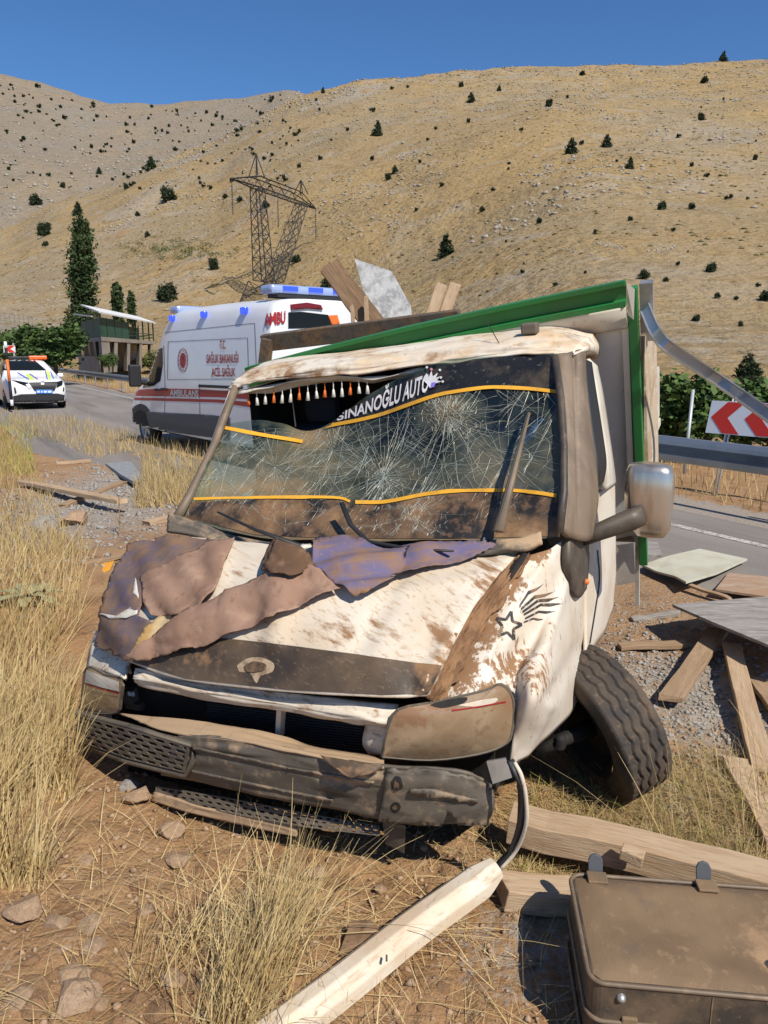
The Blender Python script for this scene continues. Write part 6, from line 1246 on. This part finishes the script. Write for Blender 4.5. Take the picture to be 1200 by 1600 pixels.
# long white sill strip torn from the truck
sp = [G(370, 1655, .05), G(520, 1545, .07), G(640, 1450, .10), G(735, 1382, .14), G(774, 1352, .17)]
SPn = crom(np.array([list(v) for v in sp]), 5); V = []
prs = [(-.05, -.035), (-.052, .012), (-.03, .03), (.012, .034), (.05, .004), (.054, -.035)]
for k, p in enumerate(SPn):
    d = Vector(SPn[min(k + 1, len(SPn) - 1)] - SPn[max(k - 1, 0)]).normalized(); sd_ = d.cross(Vector((0, 0, 1))).normalized(); u = sd_.cross(d); s = 1.0 - .35 * max(0, (k / (len(SPn) - 1) - .8) / .2)
    for (a, b) in prs: V.append(Vector(p) + sd_ * a * s + u * b * s)
n = len(prs); mb = MB(); mb.add(V, [(i * n + j, i * n + j + 1, (i + 1) * n + j + 1, (i + 1) * n + j) for i in range(len(SPn) - 1) for j in range(n - 1)])
sill = mb.build('sill_strip', mat('sill_paint', (.66, .58, .46), .5, layers=[(3, (.54, .40, .26), .42, .6, .85), (14, (.40, .28, .17), .56, .68, .7, (.4, 3, 3, 42)), (60, (.27, .18, .1), .62, .7, .7)]), bevel=.004); sill.modifiers.new('s', 'SOLIDIFY').thickness = .003; tag(sill, 'long torn white sill strip lying from the bumper towards the suitcase side', 'car trim')
pth = [Vector(SPn[-1]) + Vector((0, 0, -.01)), G(800, 1325, .24), D(815, 1285, 2.4), D(815, 1245, 2.36), D(808, 1210, 2.34), D(797, 1188, 2.36)]; pp_ = crom(np.array([list(v) for v in pth]), 5)
mb = MB(); mb.tube([tuple(v) for v in pp_], .016, 8, flat=.45); rub = mb.build('seal', M_plast, sill); mb = MB(); mb.tube([tuple(v + np.array([.012, -.012, 0])) for v in pp_], .007, 6); mb.build('seal_edge', M_paint, sill)
for (x, y) in ((604, 1497), (730, 1400)):
    mb = MB(); p = G(x, y, .13); mb.box(p, (.006, .02, .006)); mb.build('clip', M_rust, sill)
# suitcase
SZ = .27
c00, c10, c01 = G(893, 1363, SZ), G(1200, 1386, SZ), G(889, 1524, SZ)
ex = (c10 - c00).normalized(); ey = (c01 - c00); ey = (ey - ex * ey.dot(ex)); sw_ = ey.length; ey.normalize(); SL = .72
M_leather = mat('dusty_brown_vinyl', (0.17, 0.11, 0.062), 0.7, layers=[(2.5, (0.225, 0.15, 0.085), 0.40, 0.6, 0.9), (6, (0.135, 0.10, 0.07), 0.55, 0.68, 0.75), (25, (0.30, 0.20, 0.11), 0.6, 0.72, 0.6)], bump=(140, .35, .004, (1, .15, 1)), spec=.3, attr=((.33, .21, .115), 22, None, .25)); M_side_s = mat('dark_suitcase_side', (0.045, 0.038, 0.032), 0.5, layers=[(6, (0.15, 0.105, 0.065), 0.42, 0.6, 0.85), (40, (0.25, 0.17, 0.10), .6, .7, .6)], bump=(60, .2, .005))
sc_ = empty('suitcase', c00 - Vector((0, 0, SZ))); tag(sc_, 'old dusty brown suitcase lying flat in front of the timber beam', 'suitcase')
sf = lambda a, b, z: c00 + ex * a + ey * b + Vector((0, 0, z - SZ))
def rrect(L_, W2, r, n=6, ins=0):
    out_ = []
    for (cx, cy, a0) in ((L_ - r, r, -90), (L_ - r, W2 - r, 0), (r, W2 - r, 90), (r, r, 180)):
        for k in range(n + 1): a = math.radians(a0 + 90 * k / n); out_.append((cx + (r - ins) * math.cos(a), cy + (r - ins) * math.sin(a)))
    return out_
ol = rrect(SL, sw_, .035)
mb = MB(); mb.prism(ol, 0.02, .135, sf); mb.build('case_body', M_side_s, sc_, bevel=.008)
mb = MB(); mb.prism(rrect(SL, sw_, .035, 6, -.004), .142, SZ - .012, sf); lid = mb.build('case_lid', M_side_s, sc_, bevel=.008)
nu, nv = 40, 26; V = []
for j in range(nv + 1):
    for i in range(nu + 1):
        a, b = SL * (.012 + .976 * i / nu), sw_ * (.02 + .96 * j / nv); e = min(1, min(i, nu - i) / 4, min(j, nv - j) / 4)
        z = SZ - .012 + .012 * math.sqrt(max(0, e)) + .010 * float(fbm(a * 7, b * 7, 51, 3)) * e - .012 * math.exp(-(((a - .50) / .06) ** 2 + ((b - sw_ * .75) / .05) ** 2)) * e
        V.append(sf(a, b, z))
Fs = [(j * (nu + 1) + i, j * (nu + 1) + i + 1, (j + 1) * (nu + 1) + i + 1, (j + 1) * (nu + 1) + i) for j in range(nv) for i in range(nu)]
at_ = []
for v in V:
    a = (v - c00).dot(ex); b = (v - c00).dot(ey); at_.append(max(.05, 1.0 * math.exp(-(((a - .52) / (.05 + .07 * (1 - b / sw_))) ** 2 + ((b - sw_ * .68) / (sw_ * .30)) ** 2)), .38 * math.exp(-(((a - .24) / .05) ** 2 + ((b - sw_ * .8) / .03) ** 2))))
link('lid_top', np_mesh('lid_top', [tuple(v) for v in V], Fs, True, None, {'dirt': at_}), M_leather, lid)
M_pip = mat('piping', (.16, .115, .075), .5, layers=[(20, (.26, .18, .11), .5, .65, .7)])
for z in (SZ - .010, .145, .03):
    mb = MB(); mb.tube([sf(a, b, z) for a, b in rrect(SL, sw_, .035, 6, -.006) + [rrect(SL, sw_, .035, 6, -.006)[0]]], .0065, 6, False); mb.build('piping', M_pip, sc_)
for a in (.075, .40):
    mb = MB(); mb.prism([(a - .03, -.004), (a + .03, -.004), (a + .03, .045), (a - .03, .045)], SZ - .001, SZ + .008, sf); mb.build('strap_tab', M_leather, sc_, bevel=.003)
    mb = MB(); pl_ = [(-.022, 0), (.022, 0), (.022, .035), (.015, .048), (0, .053), (-.015, .048), (-.022, .035)]; mb.prism(pl_, -.004, .004, lambda u, v, z: sf(a + u, -.012 + z - v * .35, SZ - .002 + v)); mb.build('strap_end', M_gplast, sc_, bevel=.002)
mb = MB(); mb.lathe([(0, .012), (.008, .011), (.014, .005), (.015, .001)], sf(.075, sw_ + .004, .222), ey, 12); mb.build('stud', M_alu, sc_)
mb = MB(); mb.prism([(.08, sw_ + .001), (.12, sw_ + .001), (.12, sw_ + .012), (.08, sw_ + .012)], .05, .165, sf); mb.build('strap', M_leather, sc_, bevel=.003)
mb = MB(); mb.prism([(.30, sw_ + .004), (.303, sw_ + .004), (.303, sw_ + .006), (.30, sw_ + .006)], .15, .25, sf); mb.build('seam', M_pip, sc_)
# ------------------------------------------------------------------ stones
def rock_mesh(seed, sub=2):
    bm = bmesh.new(); bmesh.ops.create_icosphere(bm, subdivisions=sub, radius=1); r = random.Random(seed)
    cuts = [(Vector((r.uniform(-1, 1), r.uniform(-1, 1), r.uniform(-1, 1))).normalized(), r.uniform(.45, .8)) for _ in range(9)]
    for v in bm.verts:
        for (d, h) in cuts:
            k = v.co.dot(d)
            if k > h: v.co -= d * (k - h)
        v.co.z *= .65; v.co += Vector((r.uniform(-.03, .03),) * 3)
    me = bpy.data.meshes.new('rock'); bm.to_mesh(me); bm.free(); return me
M_stone = mat('dusty_stone', (0.37, 0.245, 0.15), 0.9, layers=[(3, (0.44, 0.31, 0.20), .45, .6, .9), (14, (.24, .155, .095), .52, .66, .8)], bump=(12, .5, .05)); M_stoneg = mat('grey_stone', (0.33, 0.31, 0.28), 0.9, layers=[(4, (0.26, 0.235, 0.205), .45, .6, .9), (16, (.40, .37, .33), .55, .66, .7)], bump=(12, .5, .05)); M_clod = mat('soil_clod', (.345, .20, .10), .95, layers=[(5, (.28, .16, .08), .45, .6, .9)], bump=(10, .6, .06))
rmesh = {}
def rock(px, py, rpx, kind, label, group=None, z=0, sub=2, sx=1.0):
    p = G(px, py, .03); zz_ = gz(p.x, p.y); p = G(px, py, zz_); s = rpx * (p - O).length / F
    key = (random.randrange(4), sub, kind)
    if key not in rmesh: rmesh[key] = rock_mesh(key[0] * 7 + 1, sub); rmesh[key].materials.append({'s': M_stone, 'g': M_stoneg, 'c': M_clod}[kind])
    o = bpy.data.objects.new('rock' if kind != 'c' else 'soil_clod', rmesh[key]); COL.objects.link(o); o.location = (p.x, p.y, zz_ + s * (.25 if sub == 3 else .08)); o.scale = (s * sx, s, s); o.rotation_euler = (random.uniform(-.2, .2), random.uniform(-.2, .2), random.uniform(0, 6.28)); tag(o, label, 'rock' if kind != 'c' else 'clod', group); return o
for a in [(268, 1305, 20, 's', 'pinkish stone lying under the lower bumper grille'), (262, 1295, 12, 'g', 'small bluish stone touching the pinkish stone under the grille'), (490, 1370, 19, 's', 'pale stone on the soil below the bumper middle'), (40, 1428, 28, 's', 'large pale pink stone in the bare soil beside the grass'), (76, 828, 24, 'g', 'pale boulder by the gravel strip, greyer of two'), (114, 818, 25, 's', 'tan boulder by the gravel strip with an angular top'), (215, 1250, 22, 's', 'reddish stone below the bumper side grille'), (120, 1565, 34, 's', 'broad half buried stone in loose soil'), (205, 1232, 16, 'g', 'grey stone behind the reddish stone below the side grille'), (595, 1390, 9, 's', 'small dark stone below the bumper bracket'), (825, 1505, 11, 's', 'small tan stone beside the sill strip'), (325, 1408, 16, 'c', 'curled dry mud lump beside the dry grass tuft'), (318, 1362, 19, 'c', 'rust brown mud lump under the lower lip'), (345, 1440, 24, 'c', 'broad curled mud flake beside the tuft')]: rock(*a, sub=3)
for k in range(60):
    x = random.uniform(0, 330) if k % 3 else random.uniform(300, 860); y = random.uniform(1330, 1590) if k % 3 else random.uniform(1340, 1590)
    kd = random.choice('ccs'); rock(x, y, random.uniform(7, 20) * (1.0 if x < 300 else .55), kd, 'loose brown clod scattered over the bare soil' if kd == 'c' else 'loose pale tan stone scattered over the bare soil', 'loose clods on the bare soil' if kd == 'c' else 'loose stones on the bare soil', sub=2, sx=random.uniform(.8, 1.5))
# gravel, too many to count
def gpts(n, f):
    out_ = []
    while len(out_) < n:
        x, y = f();
        out_.append((x, y))
    A = np.array(out_); return np.column_stack([A, gh(A[:, 0], A[:, 1]) + .002])
P1 = gpts(5200, lambda: (random.uniform(-1.6, 1.9), random.uniform(1.4, 4.5)))
P2 = gpts(3800, lambda: (random.gauss(-3.6, .9), random.gauss(9.4, 2.4)))
P3 = gpts(3600, lambda: (random.gauss(1.75, .38), random.gauss(3.8, .7)))
scatter_rocks('soil_pebbles', P1, .003 + .017 * rng.random(len(P1)) ** 3, M_stone, 'small pebbles and crumbs strewn over the brown soil', .7, 'pebbles')
scatter_rocks('gravel', np.concatenate([P2]), .012 + .03 * rng.random(len(P2)) ** 2, M_stoneg, 'grey gravel strip beside the road', .6, 'gravel')
scatter_rocks('gravel', P3, .004 + .016 * rng.random(len(P3)) ** 2, M_stoneg, 'grey gravel behind the front wheel', .7, 'gravel')
# ------------------------------------------------------------------ dry grass
M_gr = mat('straw', (0.59, 0.45, 0.22), .8, layers=[(2.0, (0.42, 0.29, 0.115), .42, .6, .9), (9, (0.62, 0.49, 0.26), .5, .64, .8)], spec=.25); M_gr2 = mat('golden_straw', (0.45, 0.325, 0.15), .8, layers=[(1.2, (0.37, 0.27, 0.12), .45, .6, .9), (6, (.54, .43, .24), .52, .66, .8)], spec=.2); M_gry = mat('yellow_green_grass', (0.36, 0.33, 0.08), .8, layers=[(2, (.25, .26, .07), .45, .6, .8)], spec=.2); M_dry = mat('brown_dry_stalks', (.30, .19, .09), .85)
def grass(name, P, h, m_, label, hv=.4, lean=.35, wd=.003, bend=.5, wind=(0, 0), segs=3):
    P = np.asarray(P, float); n = len(P); H = h * (1 + hv * rng.normal(size=n)).clip(.25, 2); an = rng.uniform(0, 6.28, n); le = np.abs(rng.normal(size=n)) * lean
    dx = np.cos(an) * le + wind[0]; dy = np.sin(an) * le + wind[1]; b = bend * rng.random(n)
    wa = rng.uniform(0, 6.28, n); wx, wy = np.cos(wa), np.sin(wa); W2 = wd * (.6 + .8 * rng.random(n)); V = []
    base = np.column_stack([P[:, :2], gh(P[:, 0], P[:, 1]) - .01])
    for k in range(segs + 1):
        t = k / segs; s = t + b * t * t; c = base + np.column_stack([dx * H * s, dy * H * s, H * (t - .35 * b * t * t - .2 * le * t * t)])
        w2 = (W2 * (1 - .85 * t))[:, None]; o_ = np.column_stack([wx, wy, 0 * wx]) * w2; V += [c - o_, c + o_]
    V = np.stack(V, 1); i = (np.arange(n) * (2 * segs + 2))[:, None]
    Q = np.concatenate([np.column_stack([i + 2 * k, i + 2 * k + 1, i + 2 * k + 3, i + 2 * k + 2])[:, None] for k in range(segs)], 1).reshape(-1, 4)
    o = link(name, np_mesh(name, V.reshape(-1, 3), Q), m_); tag(o, label, 'grass', kind='stuff'); return o
def pxpts(n, fx): 
    out_ = []
    while len(out_) < n:
        q = fx()
        if q is None: continue
        p = G(q[0], q[1], .05); out_.append((p.x, p.y))
    return out_
def tl(): # tall straw left of the truck
    y = random.uniform(860, 1390); xm = np.interp(y, [860, 1000, 1150, 1250, 1390], [150, 120, 105, 120, 70]); x = random.uniform(-260, xm)
    p = G(x, y); return (x, y) if fbm(p.x * 2.2, p.y * 2.2, 71, 2) > -.22 else None
grass('tall_dry_grass', pxpts(6500, tl), .32, M_gr, 'tall pale straw growing thick beside the bumper and bonnet', wind=(.18, 0), lean=.30, wd=.0032)
def clumps(cs, n): 
    out_ = []
    for _ in range(n):
        c = random.choice(cs); p = G(c[0], c[1], .05); r_ = c[2]; out_.append((random.gauss(p.x, r_), random.gauss(p.y, r_)))
    return out_
grass('dry_grass_tuft', clumps([(350, 1570, .05), (385, 1540, .05), (410, 1500, .04), (365, 1620, .06), (430, 1470, .03)], 620), .27, M_gr, 'splayed straw tuft growing beside the white sill strip', wind=(.22, .12), lean=.38, wd=.0022)
grass('dry_grass_tuft', clumps([(455, 1440, .03), (300, 1470, .06), (410, 1440, .05), (250, 1500, .08)], 320), .20, M_gr, 'sparse fallen straw between the tuft and the bumper', wind=(.3, .1), lean=.7, wd=.002)
grass('fallen_straw', gpts(1500, lambda: (random.uniform(-1.2, .5), random.uniform(1.5, 2.8)))[:, :2], .09, M_gr, 'loose straw lying on the brown soil', lean=2.2, wd=.0016, bend=.2)
def rt():
    x = random.uniform(800, 1210); y = random.uniform(1175, 1370)
    if y < np.interp(x, [800, 900, 1000, 1060, 1210], [1230, 1200, 1195, 1120, 1150]): return None
    return (x, y)
grass('matted_grass', pxpts(8200, rt), .075, M_gr2, 'matted golden dry grass below the front wheel', lean=1.5, wd=.0017, bend=1.2)
grass('matted_grass_green', pxpts(700, rt), .09, M_gry, 'greenish stems among the matted grass below the wheel', lean=.7, wd=.0018)
grass('long_stems', pxpts(80, lambda: (random.gauss(1110, 60), random.uniform(1180, 1340))), .36, M_gr, 'long thin straw stems rising by the pale planks', lean=.3, wd=.0017, wind=(-.15, .1))
def rl():
    x = random.uniform(20, 330); y = random.uniform(655, 790)
    yb = np.interp(x, [20, 100, 150, 200, 330], [680, 700, 722, 712, 800]); ya = np.interp(x, [20, 100, 200, 330], [640, 652, 682, 715])
    if 210 < x: yb = 800
    return (x, y) if ya < y < yb and not (165 < x < 222 and 715 < y < 760) else None
grass('roadside_grass', pxpts(5200, rl), .20, M_gr2, 'golden grass along the road edge by the ambulance', lean=.28, wd=.006, hv=.45)
def ll():
    y = random.uniform(640, 880); xm = np.interp(y, [640, 690, 740, 800, 880], [40, 40, 60, 95, 120]); x = random.uniform(-200, xm); return (x, y)
grass('verge_grass', pxpts(7000, ll), .15, M_gr2, 'dense golden grass on the verge beside the gravel strip', lean=.3, wd=.006)
grass('verge_grass_green', pxpts(2200, lambda: (random.uniform(-120, 55), random.uniform(655, 745))), .17, M_gry, 'yellow green grass on the verge near the police car', lean=.3, wd=.006)
def rr():
    s = random.uniform(-12, 60); n = -random.random() ** 1.4 * 7 - .25; p = rp(s, n); return (p.x, p.y)
grass('far_verge_grass', [rr() for _ in range(12000)], .26, M_gr2, 'golden grass growing beyond the guardrail', lean=.3, wd=.008)
def fld():
    y = random.uniform(15, 75); x = random.uniform(-.62, .15) * y; return (x, y) if rn(x, y) < -5 else None
P = [q for q in (fld() for _ in range(30000)) if q]; grass('field_grass', P, .28, M_gr2, 'pale field grass between guardrail and shelter', lean=.35, wd=.03, segs=2)
# twiggy dead weed and broad-leaf plant
p = G(187, 832, .05); wd_ = empty('dead_weed', (p.x, p.y, gz(p.x, p.y))); tag(wd_, 'leafless brown twiggy weed standing on the gravel', 'weed')
mb = MB(); b = Vector(wd_.location); mb.tube([b, b + Vector((.01, 0, .2)), b + Vector((.02, 0, .42))], [.008, .006, .003], 5); mb.build('stem', M_dry, wd_)
for k in range(16):
    h = .08 + .33 * k / 15; a = k * 2.4; d = Vector((math.cos(a), math.sin(a), .7)); q = b + Vector((.01, 0, h)); mb = MB(); mb.tube([q, q + d * .08, q + d * .12 + Vector((0, 0, .05))], [.003, .002, .001], 4); mb.build('twig', M_dry, wd_)
p = G(45, 950, .1); pl0 = empty('mullein_plant', (p.x, p.y, gz(p.x, p.y))); tag(pl0, 'grey green broad leaved plant in the tall straw', 'plant'); M_mul = mat('grey_green_leaf', (.25, .27, .14), .85, layers=[(6, (.33, .31, .17), .45, .6, .8)])
for k in range(14):
    a = k * 2.39; r_ = .12 + .008 * k; el = .9 - .05 * k; d = Vector((math.cos(a), math.sin(a), 0)); sdv = Vector((-d.y, d.x, 0)); V = []
    for t, w_ in ((0, .012), (.35, .035), (.7, .04), (1, .003)):
        c = Vector(pl0.location) + d * r_ * t * 1.3 + Vector((0, 0, .05 + (el * r_ * t - .45 * r_ * t * t))); V += [c - sdv * w_ + Vector((0, 0, .008)), c, c + sdv * w_ + Vector((0, 0, .008))]
    mb = MB(); mb.add(V, [(3 * i + j, 3 * i + j + 1, 3 * i + j + 4, 3 * i + j + 3) for i in range(3) for j in range(2)], True); mb.build('leaf', M_mul, pl0)
